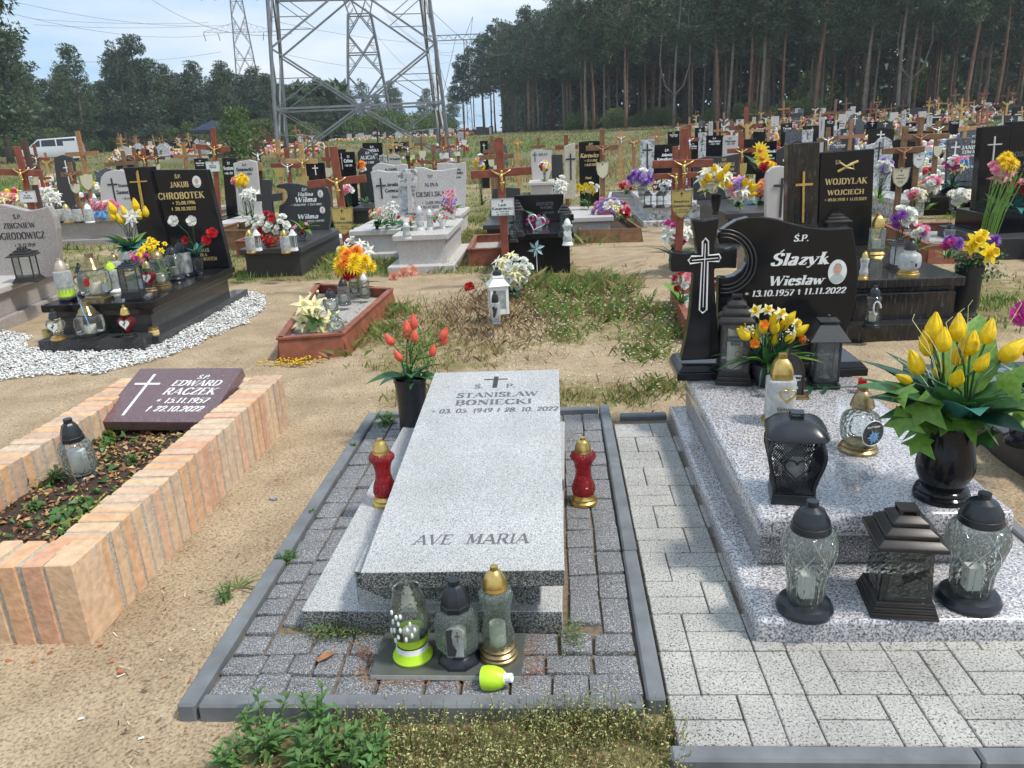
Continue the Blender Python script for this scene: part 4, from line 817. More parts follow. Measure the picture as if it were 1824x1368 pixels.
def ex_oct(t,r,h):
    y = -r * 1.06 * .93; pl = obj('front_plate',MB().prism([(-r * .4,h * .2),(r * .4,h * .2),(r * .4,h * .52),(r * .2,h * .56),(-r * .2,h * .56),(-r * .4,h * .52)],y - .003,y - .001),M_glf,t)
    obj('dark_wave',MB().prism([(-r * .38,h * .21),(r * .0,h * .21),(r * .08,h * .28),(-r * .08,h * .36),(-r * .12,h * .46),(-r * .05,h * .54),(-r * .38,h * .53)],y - .0045,y - .0035),M_dark,pl)
    mb = MB(); mb.box(r * .13,y - .006,h * .38,r * .17,y - .0046,h * .52).box(r * .03,y - .0062,h * .455,r * .27,y - .0048,h * .47); obj('printed_cross',mb,mat('bronze_print',(.13,.08,.03),.5),pl)
lantern('oct','eight-sided clear lantern with black cap and a printed cross, in the middle of the tile',820,1192,74,812,1032,.022,M_blackpl,M_glg,M_blackpl,ex_oct,rz=0)
lantern('tall','tall textured glass lantern with brass cap and foot at the end of the tile',890,1185,69,880,1008,.022,M_bronze,M_glg,M_gold,flute=.03,fn=12)
def cap_lying():
    p = G(885,1232,.0); t = thing('lantern_cap','lime green plastic lantern cap lying on its side on the dark pavers','lantern cap',(p.x - .005,p.y + .02,.033)); t.rotation_euler = (0,rad(78),rad(-14))
    obj('shell',MB().lathe([(.037,-.035),(.038,-.02),(.036,0),(.028,.022),(.017,.034)],22,cap0=False,cap1=False),M_green,t,smooth=True)
    obj('inner_shell',MB().lathe([(.0365,-.036),(.034,0),(.02,.028),(.001,.03)],22,cap0=False),M_whitepl,t,smooth=True)
    obj('chimney',MB().lathe([(.017,.034),(.014,.035),(.014,.055),(.011,.056),(.001,.05)],12,cap0=False),M_whitepl,t,smooth=.5)
cap_lying()
# ---- red lanterns on either side
RG = 'red glass lanterns with brass caps'
lantern('red','red glass lantern with brass cap between the grey slab and the pale paving',1040,903,48,1036,779,0.,M_gold,M_glr,M_gold,flute=.03,fn=14,group=RG)
lantern('red','red glass lantern with brass cap standing on the base slab nearer the brick border',689,905,48,688,781,.072,M_gold,M_glr,M_gold,flute=.03,fn=14,group=RG)

# ---- lanterns of the speckled granite grave
ZS = .30; ZP0 = .08
def label_white(t,r,h):
    obj('candle_box',MB().box(-r * .22,-r * .22,h * .13,r * .25,r * .22,h * .34),M_whitepl,t)
def ribs(t,r,h):
    mb = MB(); gl = PF['crystal']['glass']
    def rad_at(z):
        for (a,b),(c,d) in zip(gl,gl[1:]):
            if b <= z <= d: return a + (c - a) * (z - b) / (d - b)
        return .6
    for k in range(8):
        for s in (-1,1):
            pts = []
            for i in range(7): z = .42 + .3 * i / 6; a = 2 * math.pi * k / 8 + s * .1 + s * .85 * i / 6; rr = rad_at(z) * r * 1.005; pts.append((rr * math.cos(a),rr * math.sin(a),z * h))
            mb.tube(pts,r * .022,4)
    for k in range(16):
        a = 2 * math.pi * k / 16; pts = [(rad_at(z) * r * math.cos(a),rad_at(z) * r * math.sin(a),z * h) for z in (.14,.22,.3,.4)]; mb.tube(pts,r * .022,4)
    obj('cut_pattern',mb,M_glc,t,smooth=True); label_white(t,r,h)
lantern('crystal','cut glass lantern with black cap and white candle label beside the pale paving',1430,1108,99,1437,892,ZP0,extra=ribs,candle=False,group='cut glass lanterns with black caps')
lantern('crystal','dusty cut glass lantern with black cap below the vase of yellow tulips',1720,1095,106,1745,878,ZP0,extra=ribs,candle=False,group='cut glass lanterns with black caps')
def rose_plate(t,r,h):
    y = -r * .8; pl = obj('smoked_plate',MB().prism([(-r * .55,h * .2),(r * .62,h * .2),(r * .56,h * .66),(-r * .45,h * .66)],y + .001,y + .003),M_gls,t)
    mb = MB(); y -= .002; mb.tube([(-r * .3,y,h * .3),(0,y,h * .36),(r * .35,y,h * .42)],.0016,4)
    for x,z,s in ((r * .35,h * .43,.014),(r * .12,h * .41,.011),(-r * .05,h * .39,.01),(r * .5,h * .46,.012)):
        for j in range(3): mb.tube([(x + s * (1 - j * .3) * math.cos(q),y,z + s * (1 - j * .3) * math.sin(q)) for q in np.linspace(0,5.4,9)],.0012,4)
    obj('rose_print',mb,M_darkmet,pl)
    q = text('Kochanej',r * .13,slant=.2); mb = MB(); put_text(mb,q,r * .1,h * .57,y); obj('lettering',mb,M_blackpl,pl)
square_lantern('square dark lantern with stepped roof and rose print, between the two cut glass lanterns',1592,1098,110,1602,902,ZP0,rz=rad(-7),roof=.31,basek=.15,flare=1.12,body=.78,extra=rose_plate,frame=False,mg=M_gls)
def lattice():
    p,r,h = stand(1408,899,84,1411,733,ZS); t = thing('lattice_lantern','black plastic lattice lantern with heart window on the polished slab','lantern',p,rad(-10)); r *= 1.0
    obj('base',MB().frust(0,0,0,r * .9,r * .9,h * .12,r * .86,r * .86).frust(0,0,h * .12,r * .8,r * .8,h * .14,r * .86,r * .86),M_blackpl,t,bevel=.003)
    prof = [(.86,.13),(.84,.2),(.96,.34),(1.14,.52),(1.16,.62),(1.04,.72),(.96,.76)]; pr = _spl(prof,3)
    mb = MB()
    for k in range(4):
        a = math.pi / 4 + k * math.pi / 2; mb.tube([(1.3 * x * r * math.cos(a),1.3 * x * r * math.sin(a),z * h) for x,z in pr],r * .085,5)
    obj('corner_rib',mb,M_blackpl,t,smooth=True)
    def rr(z):
        for (a,b),(c,d) in zip(pr,pr[1:]):
            if b <= z <= d: return a + (c - a) * (z - b) / (d - b)
        return .95
    for k in range(4):
        mb = MB().at(rz=k * math.pi / 2); N = 9
        for s in (-1,1):
            for j in range(-N,N + 1):
                pts = []
                for i in range(13):
                    z = .14 + .61 * i / 12; u = (j / N * 1.0) + s * (i / 12 - .5) * 1.9 * .61 * h / (2 * r)
                    if abs(u) <= .97:
                        x_,z_ = u * r * rr(z) * .93,z * h
                        if k == 0 and ((x_ / (r * .5)) ** 2 + ((z - .46) / .13) ** 2) < 1:
                            if len(pts) > 1: mb.tube(pts,r * .027,3)
                            pts = []; continue
                        pts.append((x_,-rr(z) * r * .93,z_))
                if len(pts) > 1: mb.tube(pts,r * .027,3)
        obj('lattice_side',mb,M_blackpl,t)
    hp = heart2d(r * .52,22); y = -rr(.46) * r * .97; obj('heart_rim',MB().tube([(x,y,h * .455 + z) for x,z in hp],r * .045,5,close=True),M_blackpl,t,smooth=True)
    obj('candle',MB().lathe([(r * .45,h * .14),(r * .45,h * .62),(r * .2,h * .64)],14),M_glf,t,smooth=.6)
    mb = MB(); mb.lathe([(1.18 * r,h * .755),(1.22 * r,h * .77),(1.2 * r,h * .8),(1.12 * r,h * .83),(.85 * r,h * .9),(.45 * r,h * .94),(.3 * r,h * .945)],40,0,6,flute=.012,fn=20); obj('roof',mb,M_blackpl,t,smooth=.7)
    mb = MB(); s = r * .24; mb.box(-s,-s,h * .945,s,s,h * .95)
    for sx in (-1,1):
        for sy in (-1,1): mb.box(sx * s - s * .25,sy * s - s * .25,h * .95,sx * s + s * .25 * 0,sy * s,h * .985)
    mb.box(-s * 1.1,-s * 1.1,h * .985,s * 1.1,s * 1.1,h); obj('vent',mb,M_blackpl,t)
lattice()
def ex_globe(t,r,h):
    y = -r * .96; d = obj('picture_disc',MB().at(r * .32,y + .006,h * .36,rz=rad(18)).prism([(r * .62 * math.cos(a),r * .66 * math.sin(a)) for a in np.linspace(0,6.28,25)[:-1]],-.001,.001),M_blackm,t)
    obj('rim',MB().at(r * .32,y + .005,h * .36,rz=rad(18)).tube([(r * .64 * math.cos(a),0,r * .68 * math.sin(a)) for a in np.linspace(0,6.28,25)[:-1]],.0018,4,close=True),M_whitepl,t)
    mb = MB()
    for k in range(10):
        a = k * .63; mb.at(r * .34,y - .0005 * (k % 3),h * .31,rz=rad(18)); L_ = r * (.42 if k % 2 else .34); c,s = math.cos(a),math.sin(a); mb.add([(0,0,0),(L_ * .5 * c - s * r * .07,0,L_ * .5 * s + c * r * .07),(L_ * c,0,L_ * s),(L_ * .5 * c + s * r * .07,0,L_ * .5 * s - c * r * .07)],[(0,1,2,3)])
    obj('blue_flower',mb,PC['blue'],d)
    q = text('Kochanemu',r * .13,slant=.3,serif=False); mb = MB().at(r * .3,y + .002,h * .45,rz=rad(18)); put_text(mb,q,0,0,0); obj('lettering',mb,M_white,d)
lantern('round','round clear glass lantern with a blue flower disc and antique brass foot',1527,811,60,1535,688,ZS,M_bronze,M_glc,M_bronze,ex_globe,rs=1.12,candle=False)
def ex_white(t,r,h):
    y = -r * .84 - .001
    mb = MB().at(r * .22,y - .003,h * .47); mb.tube([(x,0,z) for x,z in heart2d(r * .42,22)],r * .05,5,close=True); mb.tube([(-r * .2,-.002,-r * .2),(0,-.002,-r * .28),(r * .2,-.002,-r * .02)],r * .03,4); obj('brass_heart',mb,M_gold,t,smooth=True)
    mb = MB(); put_text(mb,text('Kochanemu',r * .17,serif=True),r * .22,h * .25,y - .002); put_text(mb,text('Dziadkowi',r * .17),r * .22,h * .205,y - .002); obj('lettering',mb,M_dark,t)
PF['rect'] = dict(n=4,base=[(1,0),(1.02,.02),(.8,.09)],glass=[(.85,.09),(.86,.12),(.86,.62),(.84,.64),(.5,.66)],cap=[(.62,.655),(.66,.67),(.64,.73),(.66,.735),(.62,.79),(.5,.87),(.28,.93),(.25,.935),(.25,1),(.02,1.001)])
lantern('rect','square frosted white lantern with brass cap and heart reading Kochanemu Dziadkowi',1386,761,66,1387,630,ZS,M_gold,M_glf,M_gold,ex_white,rz=rad(-6))
def ex_sq(t,r,h):
    y = -r * .74; mb = MB(); put_text(mb,text('Kochanemu',r * .14,slant=.2,serif=False),0,h * .52,y); put_text(mb,text('Tacie',r * .14,slant=.2,serif=False),0,h * .47,y); lp = obj('name_strip',MB().box(-r * .5,y + .002,h * .5,r * .5,y + .004,h * .56).box(-r * .25,y + .0021,h * .455,r * .25,y + .0041,h * .499),M_blackpl,t); obj('lettering',mb,M_glf,lp)
    mb = MB(); mb.tube([(-r * .2,y,h * .2),(r * .1,y,h * .3),(r * .35,y,h * .4)],.002,4)
    for x,z in ((r * .35,.41),(r * .15,.36),(r * .4,.35)): mb.tube([(x + .014 * math.cos(q),y - .002,h * z + .014 * math.sin(q)) for q in np.linspace(0,5.4,9)],.002,4)
    obj('rose_ornament',mb,M_bronze,t)
    obj('candle',MB().lathe([(r * .32,h * .17),(r * .32,h * .45)],14).lathe([(r * .45,h * .16),(r * .42,h * .62),(r * .5,h * .63)],16,cap0=False,cap1=False),M_candle,t)
square_lantern('tall square lantern with stepped dark roof and bulging clear glass, beside the black granite cross',1306,686,62,1299,525,ZS,rz=rad(-12),roof=.3,basek=.15,body=.84,extra=ex_sq,mg=M_gl)
def ex_house(t,r,h):
    obj('glass_heart',MB().at(0,0,h * .42).prism(heart2d(r * .42,18),-.008,.008).at().lathe([(r * .3,h * .12),(r * .12,h * .2),(r * .14,h * .3)],12),M_glc,t,smooth=.7)
def house_lantern():
    p,r,h = stand(1465,695,66,1460,558,ZS); t = thing('house_lantern','black metal lantern with plain pyramid roof and glass heart inside, before the black headstone','lantern',p,rad(-6))
    obj('base',MB().box(-r * .72,-r * .72,0,r * .72,r * .72,h * .07).box(-r * .6,-r * .6,h * .07,r * .6,r * .6,h * .11),M_blackpl,t,bevel=.002)
    frame_box(t,r * .6,h * .1,h * .66,r * .1,M_blackpl); panes(t,r * .58,h * .11,h * .66,M_gl)
    obj('roof',MB().frust(0,0,h * .655,r * .98,r * .98,h * .67,r,r).frust(0,0,h * .671,r,r,h * .87,r * .45,r * .45).box(-r * .3,-r * .3,h * .87,r * .3,r * .3,h * .9).box(-r * .5,-r * .5,h * .9,r * .5,r * .5,h * .915),M_blackm,t)
    obj('knob',MB().ball((0,0,h * .96),h * .025,8,6),M_blackpl,t,smooth=True); ex_house(t,r,h)
house_lantern()
def arch_plaque():
    p = G(1405,712,ZS); t = thing('arched_plaque','dark pointed-arch memorial plaque with tiny cross on top behind the white lantern','plaque',(p.x,p.y + .03,ZS),rad(-8)); s = .0018 * .93
    def arch(w_,h_): return [(-w_,0)] + [(-w_ * math.cos(a),h_ * .45 + h_ * .55 * math.sin(a)) for a in np.linspace(0,1.5,8)] + [(w_ * math.cos(a),h_ * .45 + h_ * .55 * math.sin(a)) for a in np.linspace(1.5,0,8)] + [(w_,0)]
    obj('slab',MB().prism([(x,z + .012) for x,z in arch(.072,.215)],-.008,.012),M_blackm,t); obj('rim',MB().tube([(x,-.009,z + .012) for x,z in arch(.07,.212)],.005,5),mat('dark_bronze',(.06,.048,.03),.4,.6),t,smooth=True)
    obj('foot',MB().box(-.1,-.03,0,.1,.04,.01).box(-.085,-.022,.01,.085,.03,.02),M_bronze,t,bevel=.002)
    obj('finial_cross',MB().box(-.004,-.003,.225,.004,.003,.275).box(-.015,-.0035,.25,.015,.0035,.258),M_blackpl,t)
    mb = MB(); [put_text(mb,text(s_,.013,slant=.15),.02,z,-.0095) for s_,z in (('Kochanemu',.11),('Dziadkowi',.09),('wnuczek',.05))]; obj('lettering',mb,M_whitepl,t)
arch_plaque()

# ------------------------------------------------------------------ the speckled granite grave, ŚLAZYK WIESŁAW
class PX:                        # a zoomed view of the photo on a vertical plane
    def __init__(s,ox,oy,k,Y): s.ox,s.oy,s.k,s.Y = ox,oy,k,Y
    def __call__(s,x,y): return ZP(s.ox + x / s.k,s.oy + y / s.k,s.Y)
    def poly(s,P): return [s(*p) for p in P]
    def size(s,x,y,h): return s(x,y - h)[1] - s(x,y)[1]
def txt(pl,mb,s,cx,by,h,wpx=None,slant=0.,eps=.0012,yb=None,**k):
    """a line of writing centred at (cx,by) with cap height h (zoom pixels), fitted to wpx"""
    sz = pl.size(cx,by,h); W0 = tw(s,.02) * sz; x,z = pl(cx,by); w_ = 1.
    if wpx: a = pl(cx - wpx / 2,by); b = pl(cx + wpx / 2,by); w_ = (b[0] - a[0]) / W0
    put_text(mb,text(s,sz,slant,width=w_,**k),x,z,(yb if yb is not None else pl.Y) - eps)
def slazyk():
    t = thing('grave','polished speckled grey granite grave with black headstone reading Ślazyk Wiesław and black cross','grave',(1.1,2.14,0)); o = Vector((1.1,2.14,0)); B = lambda: MB().at(-1.1,-2.14,0)
    obj('lower_plinth',B().box(.60,2.14,-.03,1.665,4.16,.08),M_grey2,t,bevel=.02,seg=4,smooth=.5)
    obj('body',B().box(.685,2.47,.081,1.505,4.1,.215),M_grey2d,t,bevel=.012,seg=3,smooth=.5)
    obj('top_slab',B().box(.665,2.43,.205,1.53,4.05,.30),M_grey2,t,bevel=.028,seg=5,smooth=.5)
    obj('headstone_base',B().frust(1.1,4.08,.302,.49,.16,.345,.49,.16).frust(1.1,4.08,.346,.485,.155,.375,.46,.13),M_black,t,bevel=.006)
    pl = PX(1180,380,4.276,4.05); Y = 4.05
    cross = [(212,38),(300,48),(415,28),(402,120),(385,200),(380,272),(470,268),(552,252),(546,405),(470,402),(380,408),(380,520),(392,700),(410,900),(432,1085),(128,1100),(165,950),(192,780),(208,620),(219,520),(222,440),(150,432),(56,432),(50,360),(58,282),(150,292),(252,290),(238,180),(222,90)]
    cr = obj('granite_cross',B().prism(pl.poly(cross),Y - .06,Y + .02),M_black,t,bevel=.006,seg=2)
    stone = [(425,150),(500,95),(570,52),(660,30),(760,28),(880,48),(1000,82),(1110,108),(1250,122),(1360,118),(1442,112),(1450,112),(1466,200),(1485,350),(1492,480),(1478,640),(1445,790),(1390,920),(1340,1030),(1332,1075),(430,1095),(424,800),(430,488),(490,492),(550,476),(605,435),(640,380),(652,330),(640,280),(600,248),(550,234),(490,230),(432,236),(425,190)]
    st = obj('headstone',B().prism(pl.poly(stone),Y,Y + .075),M_black,t,bevel=.006,seg=2)
    mb = B()
    for k,rr in enumerate((182,212,242)):
        P = []
        for a in np.linspace(-100,98,22): P.append((470 + rr * math.cos(rad(a)) * (1.0),365 + rr * 1.0 * math.sin(rad(a))))
        mb.tube([(pl(max(426,x),y)[0],Y - .002,pl(max(426,x),y)[1]) for x,y in P],.0045,6)
    obj('carved_arc',mb,mat('honed_black',(.04,.04,.043),.3),t,smooth=True)
    mb = B(); lines = [('Ś.P.',1055,212,48,115,.12),('Ślazyk',1040,392,92,445,.22),('Wiesław',1014,545,72,420,.2)]
    for s,cx,by,h,wp,sl_ in lines: txt(pl,mb,s,cx,by,h,wp,sl_,T=.21,th=.08)
    mb2 = mb; txt(pl,mb,'*',642,630,34,34,eps=.0014); txt(pl,mb,'13.10.1957',835,630,46,320,.15,T=.2); txt(pl,mb,'+',1040,618,40,30,eps=.0014,serif=False); txt(pl,mb,'11.11.2022',1232,612,46,318,.15,T=.2)
    txt(pl,mb,'Pokój jego duszy',900,740,20,1,.2) if False else None
    txt(pl,mb,'Wiercioch',1190,968,40,230,.15)
    obj('lettering',mb,M_white,t)
    pc = PX(1180,380,4.276,Y - .06)
    oc = [(328,190),(350,215),(350,320),(430,312),(443,338),(430,366),(345,366),(335,735),(305,760),(280,735),(300,372),(210,384),(196,358),(220,328),(302,325),(305,215)]
    q = pc.poly(oc); mb = B().tube([(x,Y - .0615,z) for x,z in q],.0042,4,close=True); x0,z0 = pc(326,230); x1,z1 = pc(308,715); mb.tube([(x0,Y - .0615,z0),(x1,Y - .0615,z1)],.0022,4); x0,z0 = pc(225,358); x1,z1 = pc(425,340); mb.tube([(x0,Y - .0615,z0),(x1,Y - .0615,z1)],.0022,4)
    obj('cross_outline',mb,M_white,cr)
    # oval photograph (a plain printed portrait)
    cx,cz = pl(1330,445); rx,rz = (pl(1401,445)[0] - pl(1259,445)[0]) / 2,(pl(1330,352)[1] - pl(1330,538)[1]) / 2
    def ell(a,b,n=28,x=0,z=0): return [(x + a * math.cos(2 * math.pi * i / n),z + b * math.sin(2 * math.pi * i / n)) for i in range(n)]
    ov = obj('portrait_oval',MB().at(cx - 1.1,Y - 2.14 - .004,cz).prism(ell(rx,rz),-.002,.003),mat('porcelain',(.78,.78,.76),.15),t)
    mb = MB().at(cx - 1.1,Y - 2.14 - .0065,cz); mb.mat(2).prism([(-.8 * rx,-.55 * rz),(-.45 * rx,-.2 * rz),(.4 * rx,-.2 * rz),(.8 * rx,-.5 * rz),(.5 * rx,-.8 * rz),(0,-.92 * rz),(-.5 * rx,-.82 * rz)],-.0002,0); mb.mat(1).prism(ell(rx * .44,rz * .42,20,0,.3 * rz),-.0006,-.0002); mb.mat(0).prism(ell(rx * .4,rz * .42,20,0,.2 * rz),-.001,-.0006)
    mb.mat(1).box(-rx * .16,-.0014,.02 * rz,rx * .16,-.001,.07 * rz).box(-rx * .22,-.0014,.27 * rz,-rx * .1,-.001,.31 * rz).box(rx * .1,-.0014,.27 * rz,rx * .22,-.001,.31 * rz)
    obj('printed_portrait',mb,[mat('print_skin',(.62,.36,.26),.4),mat('print_grey',(.3,.29,.28),.5),mat('print_shirt',(.45,.5,.48),.5)],ov)
slazyk()

# ------------------------------------------------------------------ flowers
FC = {}
def fl_mesh(kind,col):
    k = (kind,col)
    if k in FC: return FC[k]
    mb = MB(); m = [PC[col],M_leaf,PC['yellow'] if col != 'yellow' or kind == 'daffodil' else PC['orange']]; sm = True
    if kind == 'tulip':
        for ring,(n,w_,ro) in enumerate(((3,.95,0),(3,.8,1.05))):
            for i in range(n):
                mb.at(rz=ro + i * 2.094); pr = [(.0,0),(.22,.1),(.33,.34),(.33,.62),(.22,.92),(.04,1.25)]; vs = []
                for j,(r_,z) in enumerate(pr):
                    ww = [.3,.7,.85,.75,.55,.06][j] * w_
                    for a in (-1,-.5,0,.5,1): q = a * ww; vs.append(((r_ - .03 * abs(a) + .02 * ring) * math.cos(q),(r_ - .03 * abs(a) + .02 * ring) * math.sin(q),z))
                mb.add(vs,[(j * 5 + i2,j * 5 + i2 + 1,j * 5 + i2 + 6,j * 5 + i2 + 5) for j in range(5) for i2 in range(4)])
    elif kind in ('rose','carnation'):
        rr = random.Random(3)
        for ring,(n,r0,z0,s,tl) in enumerate(((5,.42,.1,.42,.9),(5,.32,.22,.38,.6),(4,.2,.34,.32,.35),(3,.1,.42,.25,.1))):
            for i in range(n):
                a = i * 6.283 / n + ring * .6; mb.at(r0 * .5 * math.cos(a),r0 * .5 * math.sin(a),z0,0,0,a) if False else mb.at(0,0,z0 - .1,0,0,a); vs = []
                for j in range(4):
                    t = j / 3; R_ = r0 * (.35 + .65 * t) + tl * .12 * t * t; z = s * t * 1.1 - tl * .12 * t ** 3
                    for b in (-1,-.5,0,.5,1): q = b * (3.3 / n) * (.9 - .15 * t ** 2); jz = rr.uniform(-.06,.06) if kind == 'carnation' and j == 3 else 0; vs.append((R_ * math.cos(q) * (1 - .08 * b * b),R_ * math.sin(q),z - .07 * b * b * t + jz))
                mb.add(vs,[(j * 5 + k2,j * 5 + k2 + 1,j * 5 + k2 + 6,j * 5 + k2 + 5) for j in range(3) for k2 in range(4)])
        mb.at().ball((0,0,.3),.16,6,4)
    elif kind == 'mum':
        rr = random.Random(4)
        for ring,(n,tilt,L_) in enumerate(((16,.05,.55),(14,.4,.52),(12,.75,.46),(9,1.1,.38),(6,1.4,.3))):
            for i in range(n): mb.at(0,0,.12 + .03 * ring,0,-tilt + rr.uniform(-.1,.1),i * 6.283 / n + ring * .3); mb.leaf(L_,.13,.25,2,.3)
        sm = False
    elif kind == 'daisy':
        for i in range(14): mb.at(0,0,.1,0,-.2,i * .449).leaf(.5,.17,.25,2,.2)
        mb.at().mat(2).ball((0,0,.13),.14,8,4,.5)
    elif kind == 'lily':
        for i in range(6): mb.at(0,0,.05,0,-.85 if i % 2 else -.65,i * 1.047).leaf(.62,.26,.75,4,.35)
        mb.at().mat(2).tube([(0,0,.1),(.04,0,.45)],.025,4)
    elif kind == 'daffodil':
        for i in range(6): mb.at(0,0,.1,0,-.25,i * 1.047).leaf(.5,.3,.2,3,.15)
        mb.at().mat(2).lathe([(.1,.1),(.14,.3),(.2,.42),(.17,.4),(.05,.2)],10,cap0=False,cap1=False,flute=.1,fn=5)
    elif kind == 'bud': mb.ball((0,0,.25),.25,7,5,1.1)
    elif kind == 'spray':
        rr = random.Random(9)
        for i in range(14): mb.at().ball((rr.uniform(-.4,.4),rr.uniform(-.4,.4),rr.uniform(0,.6)),.09,5,3)
    me = mb.data('blossom',m,sm); FC[k] = me; return me
LF = {}
def lf_mesh(kind,m):
    k = (kind,m.name)
    if k not in LF:
        mb = MB()
        if kind == 'broad': mb.leaf(1,.42,.45,6,.35)
        elif kind == 'long': mb.leaf(1,.14,.5,6,.5)
        elif kind == 'ivy':
            vs = [(0,0,0),(-.1,.4,-.05),(.2,.33,.02),(.45,.5,-.12),(.55,.22,.02),(1,0,-.2),(.55,-.22,.02),(.45,-.5,-.12),(.2,-.33,.02),(-.1,-.4,-.05),(.4,0,.05)]; mb.add(vs,[(10,i,i + 1) for i in range(9)] + [(10,9,0)])
        elif kind == 'big': mb.leaf(1,.62,.25,7,.2,.04)
        LF[k] = mb.data('leaf',m,True)
    return LF[k]
def orient(o,d,roll=0):
    q = Vector(d).normalized().to_track_quat('Z','Y'); o.rotation_mode = 'QUATERNION'; from mathutils import Quaternion; o.rotation_quaternion = q @ Quaternion((0,0,1),roll)
def bouquet(label,cat,base,mouth_z,blooms,leaves,group=None,name='bouquet',stem=M_leaf,stem_r=.003,root=.02):
    """blooms: (kind, colour, world point, size, direction) ; leaves: (kind, material, angle, pitch, length, height)"""
    base = Vector(base); t = thing(name,label,cat,base,0,group); sb = MB()
    for kind,c,p,s,d in blooms:
        p = Vector(p) - base; o = link('blossom',fl_mesh(kind,c),t,p); orient(o,d,R.uniform(0,6)); o.scale = (s * R.uniform(.9,1.1),) * 3
        a = R.uniform(0,6.28); s0 = Vector((root * math.cos(a),root * math.sin(a),mouth_z)); mid = (s0 + p) * .5 + Vector((p.x * -.1,p.y * -.1,.1 * p.z)); sb.tube([s0,mid,p + Vector(d).normalized() * .05 * s],stem_r,5)
    if blooms: obj('stem',sb,stem,t,smooth=True)
    for kind,m,a,pt,L_,z in leaves:
        o = link('leaf',lf_mesh(kind,m),t,(root * math.cos(a),root * math.sin(a),mouth_z + z)); o.rotation_euler = Euler((R.uniform(-.3,.3),-pt,a)); o.scale = (L_,L_ * R.uniform(.85,1.15),L_)
    return t
def rnd_leaves(n,mats,L_,kinds=('broad',),pitch=(.1,1.1),z=(0,.02),ls=.35):
    return [(R.choice(kinds),R.choice(mats),i * 2.4 + R.uniform(-.3,.3),R.uniform(*pitch),L_ * R.uniform(1 - ls,1 + ls),R.uniform(*z)) for i in range(n)]
def pot(label,p,r,h,prof,m,cat='vase',n=24,name='flower_vase',parts=None):
    t = thing(name,label,cat,p); obj('body',MB().lathe([(a * r,b * h) for a,b in prof] + [(prof[-1][0] * r * .86,h * .995),(prof[-1][0] * r * .8,h * .8)],n),m,t,smooth=.6)
    return t
def P3(px,py,Y): x,z = ZP(px,py,Y); return Vector((x,Y,z))
# tall black vase with coral tulips
pv,rv,hv = stand(740,783,60,740,671,.0)
v = thing('flower_vase','tall black cylindrical vase at the head of the grey slab','vase',pv)
obj('body',MB().lathe([(a * rv,b * hv) for a,b in ((.78,.12),(.86,.16),(.82,.3),(.84,.55),(.9,.85),(.93,.93))],28),M_blackpl,v,smooth=.6); obj('rim',MB().lathe([(rv * .93,hv * .93),(rv * .97,hv * .94),(rv * .97,hv * .99),(rv * .9,hv),(rv * .84,hv * .97),(rv * .8,hv * .8)],28,cap0=False),M_blackpl,v,smooth=.5); obj('foot',MB().lathe([(rv * .88,0),(rv * .9,hv * .03),(rv * .86,hv * .08),(rv * .88,hv * .1),(rv * .8,hv * .13)],28),M_blackpl,v,smooth=.5)
bl = []
for x,y,s,dx in ((738,572,.05,0),(727,582,.05,-.1),(727,590,.052,-.1),(739,596,.045,.05),(786,592,.05,.5),(787,601,.045,.4),(701,601,.05,-.6),(770,621,.048,.2),(715,629,.045,-.5)): bl.append(('tulip','coral',P3(x,y + 14,pv.y + R.uniform(-.06,.04)),s * 1.3,(dx,-.1,1)))
tb = bouquet('bouquet of coral tulips with small green leaves in the tall black vase','flowers',pv,hv * .96,bl,rnd_leaves(12,[M_leaf,M_leafd],.15,('broad',),(.0,.9)),root=.03)
mb = MB()
for i in range(520):
    c = P3(R.uniform(712,775),R.uniform(588,668),pv.y + R.uniform(-.05,.07)) - pv; mb.at(c.x,c.y,c.z,R.uniform(-1,1),R.uniform(-1,1),R.uniform(0,6)).leaf(.017,.011,.3,2,.3)
obj('small_leaves',mb,M_leafl,tb,kind='stuff')
# black turned vase with yellow tulips
pv,rv,hv = stand(1673,902,94,1690,742,ZS)
v = thing('flower_vase','big glossy black turned stone vase on the speckled slab','vase',pv)
obj('body',MB().lathe([(a * rv,b * hv) for a,b in _spl([(.72,.16),(.8,.2),(1.0,.36),(.98,.5),(.84,.72),(.76,.88),(.8,.93)],4)],32),M_black,v,smooth=.8)
obj('foot',MB().lathe([(rv * .97,0),(rv,.01),(rv * .98,hv * .07),(rv * .9,hv * .09),(rv * .93,hv * .12),(rv * .85,hv * .15),(rv * .7,hv * .17)],32),M_black,v,smooth=.5)
obj('rim',MB().lathe([(rv * .8,hv * .93),(rv * .86,hv * .94),(rv * .86,hv * .97),(rv * .82,hv),(rv * .7,hv * .99),(rv * .66,hv * .85)],32,cap0=False),M_black,v,smooth=.5)
bl = []
for x,y,s,d in ((1660,590,.078,(0,0,1)),(1656,613,.07,(-.3,0,1)),(1704,588,.075,(0,.1,1)),(1704,630,.078,(.05,-.2,1)),(1680,606,.066,(-.1,0,1)),(1738,640,.06,(.3,-.3,1)),(1672,650,.055,(-.2,-.4,1)),(1727,612,.068,(.1,.1,1)),(1754,592,.07,(.2,.1,1)),(1781,622,.082,(.9,0,.9)),(1640,645,.07,(-.5,0,1)),(1698,664,.062,(-.1,-.6,.8)),(1624,660,.05,(-.9,0,.5))): bl.append(('tulip','yellow',P3(x,y + 22,pv.y + R.uniform(-.08,.06)),s * 1.06,d))
lv = rnd_leaves(16,[M_leaf,M_leaft,M_leafd,M_leaf],.24,('broad',),(.35,1.2)) + rnd_leaves(12,[M_leaf,M_leafd],.2,('long','broad'),(.5,1.3)) + [('big',M_leafl,.9,1.05,.34,.06),('big',M_leafd,-.1,.35,.24,.03),('big',M_leafd,-1.1,.3,.2,.03),('big',M_leafd,2.9,.4,.22,.03)]
